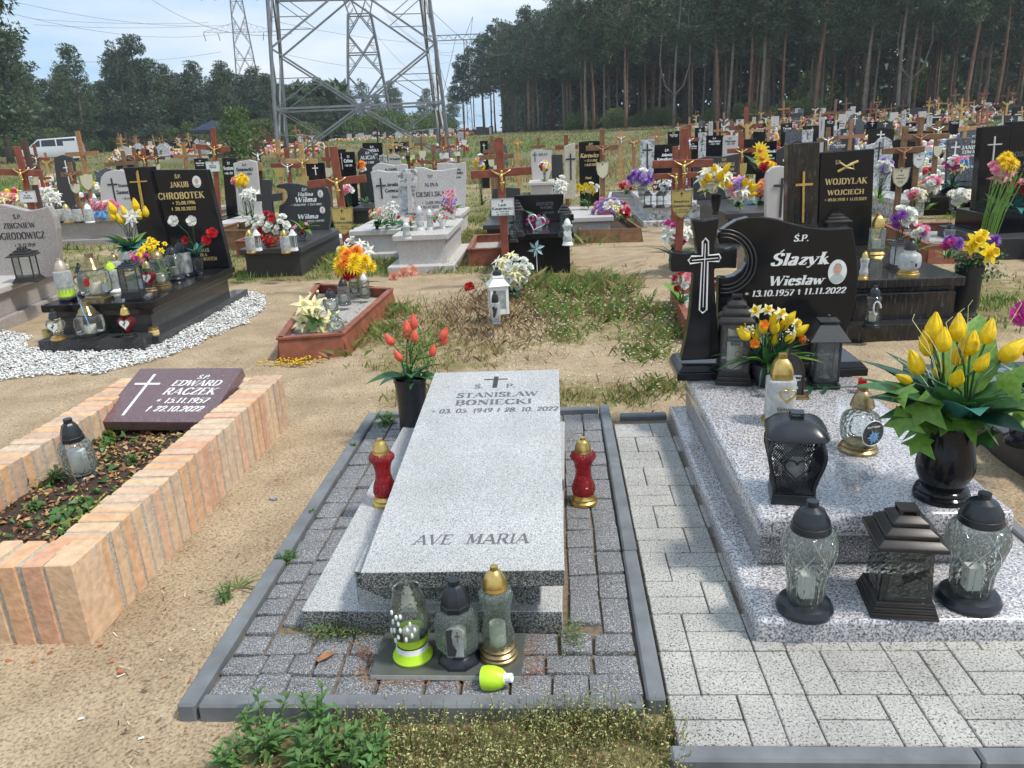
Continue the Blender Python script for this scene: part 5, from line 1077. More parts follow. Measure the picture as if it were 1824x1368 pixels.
for a in (-2.7,-2.2,-2.9,-.9,-.3,.05,-1.5,3.0,.3): lv.append(('ivy',M_leafl,a,R.uniform(-.5,.1),R.uniform(.1,.14),R.uniform(-.01,.04)))
bq = bouquet('large bouquet of yellow tulips with broad dark leaves and ivy in the turned black vase','flowers',pv,hv * .95,bl,lv,stem_r=.004,root=.045)
for x,y,s in ((1590,742,.11),(1625,780,.1),(1632,715,.13),(1780,720,.12),(1752,770,.09),(1812,705,.12),(1800,660,.13),(1610,690,.1),(1760,700,.12)):
    c = P3(x,y,pv.y - .06) - pv; o = link('leaf',lf_mesh('ivy',M_leafl if x < 1640 or x > 1770 else M_leaf),bq,c); o.rotation_euler = (R.uniform(.3,.9),R.uniform(0,.6),R.uniform(-2.8,-.3)); o.scale = (s,s,s)
mb = MB()
for x,y in ((1625,570),(1640,610),(1655,600),(1600,640),(1705,560),(1725,545),(1685,575),(1620,630),(1775,570),(1820,540)):
    a = P3(x,y,pv.y) - pv; b = Vector((0,0,hv)) * .6 + a * .45; mb.tube([b,(a + b) / 2 + Vector((.01,0,.01)),a,a + Vector((R.uniform(-.03,.03),0,.02))],.0012,3)
obj('curly_twig',mb,PC['cream'],bq)
# daffodils and tulips in the black pot before the black headstone
pv = G(1370,672,ZS); pv.y = 3.83; pv.x = ZP(1370,640,3.83)[0]; pot('black plastic flower pot before the black headstone',pv,.085,.12,[(.7,0),(.9,.5),(1,.95),(1.02,1)],M_blackpl,name='flower_pot',cat='flower pot')
bl = []
for x,y,c,k in ((1348,555,'cream','daffodil'),(1368,553,'cream','daffodil'),(1390,560,'cream','daffodil'),(1328,583,'cream','daffodil'),(1398,575,'yellow','tulip'),(1362,590,'yellow','tulip'),(1390,585,'yellow','tulip'),(1335,600,'yellow','tulip'),(1415,578,'cream','daffodil'),(1377,577,'yellow','tulip'),(1350,600,'yellow','tulip'),(1375,612,'yellow','tulip'),(1378,592,'yellow','tulip'),(1400,607,'yellow','tulip'),(1415,593,'yellow','tulip'),(1346,613,'orange','rose'),(1424,606,'orange','rose'),(1362,580,'orange','rose'),(1362,598,'white','spray'),(1388,602,'white','spray'),(1340,590,'white','spray'),(1405,590,'white','spray')):
    p = P3(x,y + (4 if k == 'tulip' else 0),pv.y + R.uniform(-.09,.02)); bl.append((k,c,p,{'tulip': .068,'daffodil': .075,'rose': .05,'spray': .06}[k],(p.x - pv.x,-.14 if k != 'tulip' else -.05,.1) if k != 'tulip' else ((p.x - pv.x) * 2,-.05,.2)))
bouquet('dense bouquet of yellow tulips and pale daffodils in the pot before the black headstone','flowers',pv,.11,bl,rnd_leaves(34,[M_leaf,M_leafl,M_leafd],.2,('long',),(-.1,1.4)),root=.04)
# one red rose lying on the slab
p = G(1528,697,ZS); t = thing('red_rose','single red rose lying across the polished slab with its stem of leaves','rose',p); o = link('blossom',fl_mesh('rose','red'),t,(0,0,.02)); orient(o,(.6,-.6,.5)); o.scale = (.085,) * 3
obj('stem',MB().tube([(-.0,.01,.02),(-.14,.03,.015),(-.33,.06,.01)],.003,5),M_leaf,t)
for x,a in ((-.08,1.9),(-.13,-2.3),(-.18,2.2),(-.22,-2.0)): o = link('leaf',lf_mesh('broad',M_leafd),t,(x,.02,.02)); o.rotation_euler = (.2,-.3,a); o.scale = (.08,) * 3
# ------------------------------------------------------------------ wooden crosses, gravestones and flowers of the middle distance
q1 = lambda x,y: (x / 3.965,180 + y / 3.965)
q2 = lambda x,y: (400 + x / 3.965,180 + y / 3.965)
q3 = lambda x,y: (800 + x / 3.965,180 + y / 3.965)
q4 = lambda x,y: (1100 + x / 5.067,180 + y / 5.067)
q5 = lambda x,y: (1400 + x / 4.302,150 + y / 4.302)
q0 = lambda x,y: (x,y)
M_figg = mat('gilded_figure',(.62,.45,.16),.35,.7,var=.1); M_figw = mat('silver_figure',(.7,.7,.68),.35,.4)
M_plg = mat('gold_plaque',(.5,.38,.12),.4,.3,var=.1); M_plw = mat('white_plaque',(.72,.72,.7),.5,var=.04); M_plc = mat('cream_plaque',(.66,.6,.42),.5,var=.05)
_fig = {}
def fig_mesh(m):
    if m.name in _fig: return _fig[m.name]
    mb = MB()          # a crucified figure 1 unit tall, arms out
    mb.tube([(-.42,0,.95),(-.25,-.03,.84),(-.08,-.05,.76),(.08,-.05,.76),(.25,-.03,.84),(.42,0,.95)],[.03,.035,.05,.05,.035,.03],6)
    mb.tube([(0,-.05,.8),(.0,-.06,.66),(.02,-.05,.52),(.05,-.07,.42)],[.07,.085,.06,.085],7)
    mb.tube([(.05,-.07,.44),(.0,-.12,.27),(.02,-.05,.06),(.02,-.08,0)],[.07,.055,.032,.03],6); mb.tube([(.06,-.06,.44),(.06,-.12,.26),(.03,-.06,.08),(.02,-.1,.02)],[.06,.05,.03,.028],6)
    mb.ball((.03,-.09,.88),.058,7,6,1.2); mb.tube([(-.06,-.08,.42),(.05,-.12,.4),(.14,-.08,.43)],.05,5)
    me = mb.data('figure',m,True); _fig[m.name] = me; return me
SH = dict(shield=[(-1,1),(-.35,.92),(0,1.05),(.35,.92),(1,1),(.95,.1),(.8,-.45),(.35,-.85),(0,-1),(-.35,-.85),(-.8,-.45),(-.95,.1)],rect=[(-1,-1),(1,-1),(1,1),(-1,1)])
def cross(q,top,ctr,L_,R_,m,label,foot=None,fig=None,plaques=(),Y=None,pw=.078,group='wooden grave crosses',bw=.63):
    T = q(*top); C_ = q(*ctr); l = q(*L_); r = q(*R_)
    if Y is None: Y = bw * FP / math.hypot(r[0] - l[0],r[1] - l[1]) * .98
    x1,z1 = ZP(*T,Y); xc,zc = ZP(*C_,Y); xl,zl = ZP(*l,Y); xr,zr = ZP(*r,Y); s = (x1 - xc) / max(1e-3,z1 - zc)
    if foot: xf,_ = ZP(*q(*foot),Y); s2 = None
    else: xf = xc - s * (zc - 0)
    zf = th(xf,Y); t = thing('wooden_cross',label,'cross',(xf,Y,zf),0,group); O = Vector((xf,Y,zf)); v = lambda x,z,y=0: Vector((x,Y + y,z)) - O
    def plank(a,b,y0,y1): d = (b - a).normalized(); n = Vector((-d.z,0,d.x)) * pw / 2; mb = MB(); vs = [a + n,a - n,b - n,b + n]; return mb.add([(p.x,y0,p.z) for p in vs] + [(p.x,y1,p.z) for p in vs],[(0,1,2,3),(7,6,5,4),(0,4,5,1),(1,5,6,2),(2,6,7,3),(3,7,4,0)])
    obj('post',plank(v(xf,zf - .1),v(x1,z1),-.018,.018),m,t,bevel=.004 if Y < 14 else 0,seg=1)
    obj('crossbar',plank(v(xl,zl),v(xr,zr),-.023,.013),m,t,bevel=.004 if Y < 14 else 0,seg=1)
    if fig: f = link('figure',fig_mesh(fig),t,v(xc,zc) + Vector((0,-.026,-.2 if Y < 13 else -.2))); f.scale = (.24,) * 3; f.rotation_euler.y = -math.atan(-s) if abs(s) > .02 else 0
    for (px,py,hw,hh,sh,pm,lines) in plaques:
        cx,cz = ZP(*q(px,py),Y); ex = ZP(*q(px + hw,py),Y)[0] - cx; ez = ZP(*q(px,py - hh),Y)[1] - cz; c = v(cx,cz)
        pq = obj('plaque',MB().at(c.x,-.03,c.z).prism([(a * ex,b * ez) for a,b in SH[sh]],-.003,.003),pm,t)
        if Y < 13:
            obj('rim',MB().at(c.x,-.034,c.z).tube([(a * ex * .95,0,b * ez * .95) for a,b in SH[sh]],.0025,4,close=True),M_dark if pm is M_plg else M_greyt,pq)
            mb = MB().at(c.x,-.0335,c.z)
            for s_,z,h,wd in lines:
                sz = h * ez; put_text(mb,text(s_,sz,width=min(1.3,wd * 2 * ex / (tw(s_,.02) * sz))),0,z * ez,0)
            mb.box(-ex * .04,-.0005,ez * .52,ex * .04,0,ez * .84).box(-ex * .16,-.0006,ez * .7,ex * .16,-.0001,ez * .75); obj('lettering',mb,M_dark,pq)
    return t
def stone(q,P,Y,m,label,lines=(),tm=None,th_=.07,slab=None,cross_=None,oval=None,cat='gravestone',group=None,extra=None,panel=None,name='gravestone',thw=1.):
    """P: outline (zoomed photo points) down to the foot; slab=(front Y, overhang, top z, plinth?)"""
    W = [ZP(*q(*p),Y) for p in P]; xs = [a for a,b in W]; zs = [b for a,b in W]; cx = (min(xs) + max(xs)) / 2; z0 = th(cx,Y)
    t = thing(name,label,cat,(cx,Y,z0),0,group); O = Vector((cx,Y,z0)); B = lambda: MB().at(-cx,-Y,-z0)
    zb = slab[2] if slab else z0 - .05; lo = sorted(zs)[0]; W = [(a,b if b > lo + .12 else min(b,zb)) for a,b in W]
    W = [(a,max(b,zb)) if slab else (a,b) for a,b in W]
    obj('stone',B().prism(W,Y,Y + th_),m,t,bevel=.008 if Y < 16 else 0,seg=2)
    if panel: obj('side_panel',B().prism([ZP(*q(*p),Y - .03) for p in panel[0]],Y - .03,Y + th_ + .02),panel[1],t,bevel=.006 if Y < 16 else 0)
    if lines:
        mb = B()
        for l in lines:
            s,bx,by,h,wd = l[:5]; sl_ = l[5] if len(l) > 5 else 0; szm = (ZP(*q(bx,by - h),Y)[1] - ZP(*q(bx,by),Y)[1]); W0 = tw(s,.02) * szm; x,z = ZP(*q(bx,by),Y); ww = (ZP(*q(bx + wd / 2,by),Y)[0] - ZP(*q(bx - wd / 2,by),Y)[0]) / W0
            put_text(mb,text(s,szm,sl_,width=ww,k=2 if Y > 12 else 3,T=.2 if Y < 12 else .24,th=.08 if Y < 12 else .11),x,z,Y - .0015,eps=.0001)
        obj('lettering',mb,tm,t)
    if cross_:
        a,b,c,d,wd,cm = cross_; x,z1 = ZP(*q(a,b),Y); _,z2 = ZP(*q(a,d),Y); x2 = ZP(*q(a + wd / 2,c),Y)[0] - ZP(*q(a,c),Y)[0]; zc = ZP(*q(a,c),Y)[1]; k = x2 * .16; yy = Y - (.034 if panel else .003)
        obj('carved_cross',B().box(x - k,yy - .004,z2,x + k,yy + .003,z1).box(x - x2,yy - .005,zc - k,x + x2,yy + .002,zc + k),cm,t)
    if oval:
        for a,b,hw,hh in oval:
            x,z = ZP(*q(a,b),Y); ex = ZP(*q(a + hw,b),Y)[0] - x; ez = ZP(*q(a,b - hh),Y)[1] - z; e = lambda k1,k2,dz=0: [(k1 * ex * math.cos(i * .393),dz * ez + k2 * ez * math.sin(i * .393)) for i in range(16)]
            ov = obj('portrait_oval',MB().at(x - cx,-.004,z - z0).prism(e(1,1),-.002,.003),mat('porcelain',(.78,.78,.76),.15),t)
            obj('printed_portrait',MB().at(x - cx,-.0068,z - z0).mat(1).prism([(-.7 * ex,-.5 * ez),(.7 * ex,-.5 * ez),(.4 * ex,-.85 * ez),(-.4 * ex,-.85 * ez)],-.0004,0).mat(0).prism(e(.4,.45,.1),-.0008,-.0003),[mat('print_skin',(.62,.36,.26),.4),mat('print_shirt',(.45,.5,.48),.5)],ov)
    if slab:
        yf,ov_,zt = slab[:3]; sm = slab[3] if len(slab) > 3 else m; x0,x1 = (slab[4],slab[5]) if len(slab) > 5 else (min(xs) - ov_,max(xs) + ov_)
        obj('slab',B().box(x0,yf,zt - .07,x1,Y + th_ + .06,zt),sm,t,bevel=.008,seg=2); obj('body',B().box(x0 + .05,yf + .06,z0 - .05,x1 - .05,Y + th_ + .03,zt - .069),sm,t)
        if len(slab) > 6 and slab[6]: obj('plinth',B().box(x0 - .07,yf - .12,z0 - .06,x1 + .07,Y + th_ + .1,z0 + .09),sm,t,bevel=.008)
    if extra: extra(t,B)
    return t
FKIND = dict(white=('rose','white'),yellow=('mum','yellow'),lilac=('rose','lilac'),pink=('carnation','pink'),magenta=('carnation','magenta'),red=('rose','red'),peach=('rose','peach'),cream=('lily','cream'),orange=('mum','orange'),purple=('mum','purple'),wl=('lily','white'),yt=('tulip','yellow'),daf=('daffodil','yellow'),daisy=('daisy','white'),blue=('mum','blue'),yl=('lily','yellow'),pl=('lily','pink'))
def bunch(q,cx,cy,wx,wy,cols,n,Y,label,size=.07,leaf=(M_leaf,M_leafl),nl=10,foot=None,z0=None,group='flowers on the graves',name='bouquet',dy=.12,lsz=.16):
    x,z = ZP(*q(cx,cy),Y); ex = ZP(*q(cx + wx / 2,cy),Y)[0] - x; ez = ZP(*q(cx,cy - wy / 2),Y)[1] - z; zb = z0 if z0 is not None else z - ez; B0 = Vector((x,Y,zb)); bl = []
    for i in range(n):
        a = i * 2.4; rr = math.sqrt((i + .5) / n); px = rr * math.cos(a); pz = rr * math.sin(a); c = cols[i % len(cols)]; k,co = FKIND[c]; yy = -dy * (1 - rr * rr) - .02
        bl.append((k,co,(x + px * ex * .9,Y + yy,z + pz * ez * .85),size * R.uniform(.8,1.2) * (1.2 if k == 'mum' or k == 'lily' else .95),(px * .7,-.9 + .5 * rr,.5 + pz * .7)))
    return bouquet(label,'flowers',B0,.02,bl,rnd_leaves(nl,list(leaf),lsz,('broad','long'),(.1,1.2)),group,name,root=.02)
def smallpot(q,cx,by,w_,h_,Y,m,label,z0=None,name='flower_vase'):
    x,zb = ZP(*q(cx,by),Y); ex = ZP(*q(cx + w_ / 2,by),Y)[0] - x; h = ZP(*q(cx,by - h_),Y)[1] - zb; return pot(label,Vector((x,Y,zb if z0 is None else z0)),ex,h,[(.6,0),(.62,.05),(.5,.12),(.75,.4),(.95,.8),(1,1)],m,n=14,name=name)

# --- black double gravestone JAKUB CHROBOTEK (dark slab, ledge, white gravel round it)
t = thing('grave','polished black granite grave reading JAKUB CHROBOTEK, crowded with lanterns','grave',(-4.0,6.2,0)); B = lambda: MB().at(4.0,-6.2,0)
obj('ledge',B().box(-4.45,6.16,-.05,-3.52,6.6,.075),M_black2,t,bevel=.006); obj('side_base',B().box(-3.62,6.3,-.05,-3.46,8.35,.05),M_black2,t,bevel=.004)
obj('body',B().box(-4.38,6.42,-.05,-3.56,8.1,.27),M_black2,t,bevel=.004); obj('slab_rim',B().box(-4.41,6.36,.225,-3.5,8.12,.285),M_black2,t,bevel=.01,seg=2); obj('slab',B().box(-4.45,6.3,.286,-3.46,8.1,.35),M_black,t,bevel=.006)
ps = PX(0,180,3.965,8.0)
W = ps.poly([(1052,485),(1462,484),(1560,1130),(1620,1368),(1060,1300)]); W = [(a,max(b,-.04 if a > -3.5 and b < .5 else (.352 if b < .36 else b))) for a,b in W]
obj('headstone',B().prism([ps(1052,487),ps(1462,484),(-3.47,.352),(-4.08,.352)],8.0,8.08),M_black,t,bevel=.006)
obj('side_panel',B().prism([ps(889,470),ps(1062,462),(-4.07,.352),(-4.36,.352)],7.95,8.12),M_black,t,bevel=.006)
pp = PX(0,180,3.965,7.95); a,b = pp(975,490),pp(1025,790); c,d = pp(925,572),pp(1045,565)
obj('brass_cross',B().bar((a[0],7.94,a[1]),(b[0],7.94,b[1]),.016,.012).bar((a[0] - .016,7.94,a[1] - .02),(b[0] - .016,7.94,b[1] + .02),.009,.009).bar((c[0],7.936,c[1]),(d[0],7.936,d[1]),.026,.012),M_gold,t)
mb = B()
for s,x,y,h,wp in (('Ś.P.',1258,545,26,46),('JAKUB',1270,608,38,130),('CHROBOTEK',1283,690,46,330),('* 25.08.1996',1300,730,24,165),('+ 28.10.2022',1300,772,24,175),('BYŁEŚ',1440,1065,22,80),('DLA',1440,1095,20,50),('ŚWIATEM',1480,1125,24,110)): txt(ps,mb,s,x,y,h,wp,T=.21,th=.09)
obj('lettering',mb,M_goldt,t); x,z = ps(1390,570); e = [(.045 * math.cos(i * .314),.06 * math.sin(i * .314)) for i in range(20)]
ov = obj('portrait_oval',MB().at(x + 4,8 - 6.2 - .004,z).prism(e,-.002,.003),mat('porcelain',(.78,.78,.76),.15),t)
obj('printed_portrait',MB().at(x + 4,8 - 6.2 - .0068,z).mat(1).prism([(-.03,-.028),(.03,-.028),(.02,-.05),(-.02,-.05)],-.0004,0).mat(0).prism([(a * .42,b * .45 + .006) for a,b in e],-.0008,-.0003),[mat('print_skin',(.62,.36,.26),.4),mat('print_shirt',(.45,.5,.48),.5)],ov)
# gravel
def gravel():
    P = [G(*p) for p in ((0,592),(62,600),(60,620),(180,628),(265,612),(300,590),(405,532),(440,520),(478,528),(468,548),(430,580),(360,612),(290,640),(180,664),(0,676),(-120,670),(-120,610))]
    P = [(p.x,p.y) for p in P]; xs = [p[0] for p in P]; ys = [p[1] for p in P]; n = 52000; x = NR.uniform(min(xs) - .3,max(xs) + .3,n); y = NR.uniform(min(ys) - .3,max(ys) + .3,n)
    inn = inpoly(x + (fbm(x,y,5,7,2) - .5) * .2,y + (fbm(x,y,5,8,2) - .5) * .2,P) & ~((x > -4.45) & (x < -3.52) & (y > 6.16) & (y < 8.3)); edge = (NR.rand(n) < .035) & inpoly(x * .94 - .22,y * .94 + .36,P)
    k = inn | edge; x,y,inn = x[k],y[k],inn[k]; z = terr(x,y) + .004 + inn * NR.uniform(0,.022,len(x)) + near_h(x,y)
    o = pebbles('white_gravel',np.stack([x,y,z],1),.006,.0145,mat('white_marble_chips',(.68,.68,.66),.6,var=.2,scale=6,island=.25)); stuff(o,'white marble chips strewn round the black Chrobotek grave','gravel')
gravel()
# lanterns on it
LG = 'lanterns crowded on the black Chrobotek grave'; ZC = .35; ZL = .075
lantern('cylinder','tall frosted lantern with yellow-green band at its foot and pale cap, on the slab corner',122,538,32,113,460,ZC,M_blackpl,M_glf,mat('pale_bronze_cap',(.5,.42,.32),.4,.5),lambda t,r,h: obj('yellow_band',MB().lathe([(r * .92,h * .12),(r * .91,h * .3)],16,cap0=False,cap1=False),M_green,t,smooth=True),LG,candle=False)
heart_lantern('red heart lantern with black cap half hidden behind the square glass one',151,527,30,148,468,ZC,M_glr,M_blackpl,M_blackpl,group=LG)
lantern('squarejar','large square clear lantern with red oval picture and bronze cap',176,538,50,170,450,ZC,M_bronze,M_gl,M_bronze,lambda t,r,h: obj('red_oval',MB().at(0,-r * .93,h * .42).prism([(.026 * math.cos(i * .39),.036 * math.sin(i * .39)) for i in range(16)],-.001,.001),PC['red'],t),LG)
lantern('crystal','slim clear lantern with lime green cap, behind the square ones',206,522,24,197,466,ZC,M_whitepl,M_glf,M_green,None,LG)
square_lantern('black rectangular lantern with white cap on a small grey block',240,530,36,231,462,ZC + .02,m=M_blackpl,roof=.2,body=.9,rz=rad(12),group=LG,mg=M_gls)
heart_lantern('red heart lantern with bronze cap beside the black rectangular one',270,522,30,265,461,ZC,M_glr,M_bronze,M_bronze,group=LG)
lantern('tall','clear dotted lantern with bronze cap in the middle of the slab edge',290,514,34,285,444,ZC,M_bronze,M_glc,M_bronze,None,LG)
lantern('crystal','clear lantern with black cap and dark rose print',315,500,30,308,437,ZC,M_blackpl,M_glc,M_blackpl,None,LG)
lantern('rect','square frosted lantern with black cap, nearest the headstone',331,493,32,324,427,ZC,M_blackpl,M_glf,M_blackpl,None,LG)
lantern('cylinder','frosted lantern with brass cap at the back of the slab',229,484,22,226,434,ZC,M_bronze,M_glf,M_bronze,None,LG)
lantern('round','small round lantern with dull cap at the back of the slab',208,490,24,208,450,ZC,M_bronze,M_glf,M_bronze,None,LG)
heart_lantern('clear heart lantern with black cap and ribbed gold foot on the front ledge',106,608,36,92,551,ZL,M_glc,M_gold,M_blackpl,group=LG)
lantern('squarejar','large clear square-sided lantern tied with a blue ribbon on the front ledge',166,606,46,152,538,ZL,M_darkmet,M_gl,M_bronze,lambda t,r,h: obj('ribbon',MB().tube([(0,-r * .6,h),(r * .2,-r * .8,h * .8),(r * .5,-r,h * .6),(r * .65,-r * 1.05,h * .3)],.004,5),PC['blue'],t),LG)
heart_lantern('red heart lantern with gold cap on the front ledge',232,604,34,227,543,ZL,M_glr,M_darkmet,M_gold,group=LG)
for x,y,ty,z,l in ((88,609,587,0.,'small yellow jar candle with gold lid left of the ledge lanterns'),(277,607,583,0.,'small yellow jar candle with gold lid standing on the white gravel')):
    p,r,h = stand(x,y,18,x,ty,z); t = thing('jar_candle',l,'candle',p); obj('jar',MB().lathe([(r,0),(r,h * .75),(r * .8,h * .8)],14),mat('yellow_wax_glass',(.6,.48,.2),.25),t,smooth=.6); obj('lid',MB().lathe([(r * .9,h * .78),(r * .9,h)],14),M_gold,t)
tag(obj('flower_block',MB().box(-.1,-.06,0,.1,.06,.02),M_grey2d,loc=(G(240,532,ZC).x,G(240,532,ZC).y + .07,ZC),rz=rad(12)),'small grey granite block under the black rectangular lantern','block')
# flowers on it
smallpot(q1,1010,1060,90,80,7.5,M_grey2d,'silver-grey flower vase behind the lanterns of the Chrobotek grave',ZC)
pv = P3(235,455,7.5); bl = [('tulip','yellow',P3(x,y,7.45),.1,(dx,-.1,1)) for x,y,dx in ((244,377,0),(261,387,.1),(226,387,-.2),(221,399,-.5),(207,393,-.5),(250,392,0),(206,382,-.3))] + [('lily','white',P3(x,y,7.42),.11,(0,-1,.4)) for x,y in ((236,392),(232,385),(241,384))]
bouquet('bouquet of yellow tulips and white lilies before the Chrobotek headstone','flowers',(pv.x,7.5,ZC),.28,bl,rnd_leaves(18,[M_leafl,M_leaft,M_leaf],.22,('broad',),(.3,1.3)))
bunch(q1,1010,1100,130,110,['magenta','pink','lilac','yellow'],14,7.0,'small bunch of magenta and pink flowers among the lanterns',.05,z0=ZC + .05)
bunch(q1,1110,1030,160,130,['daf','yl','daf'],9,7.2,'bunch of yellow lilies leaning over the lanterns of the black grave',.085,z0=ZC + .05)
smallpot(q1,1405,1180,80,120,7.62,M_gls,'glass vase of pebbles at the foot of the black headstone',ZC)
bl = [('rose','white',P3(*q1(1235,850),7.55),.1,(0,-1,.3)),('rose','white',P3(*q1(1360,850),7.55),.1,(.1,-1,.3)),('rose','red',P3(*q1(1500,940),7.55),.1,(.3,-.8,.5)),('rose','red',P3(*q1(1462,985),7.52),.1,(.2,-1,.3)),('rose','red',P3(*q1(1320,985),7.55),.085,(-.3,-1,.3))]
bouquet('white and red roses fanned out in the glass vase by the black headstone','flowers',(P3(*q1(1405,1150),7.62).x,7.62,ZC),.2,bl,rnd_leaves(9,[M_leafd,M_leaft],.12,('broad',),(.6,1.4)))

# --- pinkish grave ZBIGNIEW OGRODOWICZ
t = thing('grave','rosy grey granite grave with wavy headstone reading ZBIGNIEW OGRODOWICZ','grave',(-6.0,7.6,0)); B = lambda: MB().at(6.0,-7.6,0); an = rad(8)
def rotbox(x1,y0,wd,ln,z0,z1,m,n,bev=.008):
    M = Matrix.Translation((x1,y0,0)) @ Matrix.Rotation(an,4,'Z'); mb = MB(); mb.M = Matrix.Translation((6.0,-7.6,0)) @ M; return obj(n,mb.box(-wd,0,z0,0,ln,z1),m,t,bevel=bev)
rotbox(-5.33,6.6,1.3,2.1,-.05,.08,M_pink,'plinth'); rotbox(-5.42,6.75,1.1,1.9,.079,.3,M_pink,'body'); rotbox(-5.36,6.7,1.2,1.95,.301,.37,M_pale,'slab',.015)
po = PX(0,180,3.965,7.9); W = po.poly([(-240,770),(-150,735),(0,730),(60,742),(190,775),(270,762),(342,742),(380,820),(400,900),(412,1100),(416,1245),(-260,1290)])
obj('headstone',B().prism(W,7.9,7.99),M_pink,t,bevel=.012,seg=2); mb = B()
for s,x,y,h,wp in (('Ś.P.',125,832,30,62),('ZBIGNIEW',140,898,38,230),('OGRODOWICZ',150,975,48,350),('* 31.12.1959',180,1030,26,150),('+ 24.11.2022',200,1080,26,150)): txt(po,mb,s,x,y,h,wp,T=.22,th=.09)
obj('lettering',mb,M_dark,t)
square_lantern('dark square lantern with clear glass standing before the Ogrodowicz headstone',53,503,42,45,440,.37,rz=rad(15),roof=.25,body=.75,m=M_darkmet)
# --- Wietrzyński wooden border with flowers and cross
def box_grave(P,z1,m,label,fill,cap=True,lean=0,name='grave_border',wd=.03):
    c = sum((Vector(p) for p in P),Vector((0,0))) / 4; z0 = th(c.x,c.y); t = thing(name,label,'grave border',(c.x,c.y,z0)); P = [Vector((p[0] - c.x,p[1] - c.y,0)) for p in P]
    for i in range(4):
        a,b = P[i],P[(i + 1) % 4]; d = (b - a).normalized(); n = Vector((d.y,-d.x,0));
        if n.dot((a + b) / 2) < 0: n = -n
        mb = MB(); o0 = n * .045 * lean; vs = [a + o0 - Vector((0,0,.08)),b + o0 - Vector((0,0,.08)),b + Vector((0,0,z1)),a + Vector((0,0,z1))]; vs = [v + n * s for s in (0,-wd) for v in vs]
        obj('board',mb.add([tuple(v) for v in vs],[(0,1,2,3),(7,6,5,4),(0,4,5,1),(1,5,6,2),(2,6,7,3),(3,7,4,0)]),m,t,bevel=.004 if c.y < 12 else 0,seg=1)
        if cap: obj('top_rail',MB().bar(a + Vector((0,0,z1 + .012)) - n * wd / 2,b + Vector((0,0,z1 + .012)) - n * wd / 2,.055,.022),m,t,bevel=.003 if c.y < 12 else 0,seg=1)
    obj('filling',MB().sheet([(p.x * .97,p.y * .97) for p in P],z1 * .55),fill,t); return t
M_fillg = granite('small_gravel',(.36,.33,.3),[((.6,.58,.55),.4),((.15,.13,.12),.4)],90,.9,bump=1.)
box_grave([(-2.19,5.71),(-1.70,5.80),(-1.66,7.57),(-2.56,8.0)],.17,M_redb,'red-brown board border filled with gravel below the leaning Wietrzyński cross',M_fillg,lean=1)
cross(q2,(768,322),(795,560),(590,590),(1000,545),M_redw,'red wooden cross leaning left with gold shield reading Jan Wietrzyński',(880,1030),M_figg,[(841,845,78,100,'shield',M_plg,[('Jan',.1,.17,.5),('Wietrzyński',-.2,.2,1.5),('ur. 26.05.1941',-.42,.09,1.),('zm. 10.11.2022',-.58,.09,.9)])],Y=8.25)
bunch(q2,925,1150,260,240,['yellow','orange','red','yellow','yellow'],16,7.7,'round bunch of yellow and orange chrysanthemums in the red-brown border',.13,z0=.1,nl=8,dy=.2)
bunch(q2,925,1030,290,110,['white','wl'],8,7.85,'white blossoms rising behind the yellow chrysanthemums',.08,z0=.1,nl=3)
bl = [('lily','cream',P3(x,y,6.35 + R.uniform(-.15,.1)),.15,(R.uniform(-.3,.3),-.7,.7)) for x,y in ((545,560),(560,545),(572,575),(548,590),(562,555),(590,570),(540,575),(578,590),(556,582),(543,545))] + [('bud','cream',P3(x,y,6.3),.05,(0,0,1)) for x,y in ((538,535),(552,525),(566,522),(580,535),(588,545))]
bouquet('spray of cream lilies spilling over the corner of the red-brown border','flowers',(-2.05,6.25,.1),.03,bl,rnd_leaves(8,[M_leaf,M_leafl],.14))
lantern('cylinder','clear lantern with grey cap below the chrysanthemums',615,545,24,612,495,.1,M_glc,M_glc,M_darkmet,None); lantern('cylinder','clear lantern with silver cap below the chrysanthemums',651,532,20,648,486,.1,M_glc,M_glc,M_figw,None); lantern('crystal','smaller clear lantern between the two capped ones in the border',633,527,20,632,492,.1,M_glc,M_glc,M_figw,None)
lantern('crystal','dark-capped lantern with speckled glass among the lilies',594,575,30,586,515,.1,M_glc,M_glc,M_blackpl,None); lantern('round','low clear jar lantern behind the cream lilies',600,600,30,598,555,.1,M_glc,M_glc,M_glc,None,candle=False)

# --- WILMA
def wx(t,B):
    pw_ = PX(400,180,3.965,11.3); obj('granite_cross',B().prism(pw_.poly([(275,552),(342,555),(338,655),(410,645),(412,700),(345,705),(350,760),(368,860),(378,960),(300,960),(290,800),(285,706),(238,706),(235,656),(278,655)]),11.22,11.3),M_blackm,t,bevel=.005)
stone(q2,[(355,605),(380,588),(450,578),(520,585),(620,610),(700,603),(725,612),(745,660),(752,730),(748,850),(735,915),(380,960),(385,738),(420,720),(445,680),(440,640),(420,620),(385,615)],11.4,M_blackm,'black granite grave with round cut-out reading Halina Wilma',[('Ś.P.',565,635,20,40,.15),('Halina',572,670,26,110,.15),('Wilma',575,713,36,155,.15),('* 27.05.1949  + 23.11.2022',580,738,14,215),('Wilma',590,830,32,150,.15),('* 11.03.1942  + 02.02.2023',640,852,12,130)],M_white,slab=(9.55,.0,.33,M_blackm,-4.0,-3.2),oval=[(677,655,19,28),(692,770,19,26)],extra=wx)
bunch(q2,320,870,330,170,['white','white','white','red'],20,9.95,'spray of white roses on the Wilma grave',.095,z0=.34,leaf=(M_leaf,M_leafl),nl=16)
bunch(q2,335,985,130,80,['red','red'],10,9.75,'red carnation cushion in a gold pot on the Wilma grave',.06,z0=.36,nl=3); smallpot(q2,332,1062,100,50,9.75,M_gold,'gold pot under the red cushion of carnations',.335,'flower_pot')
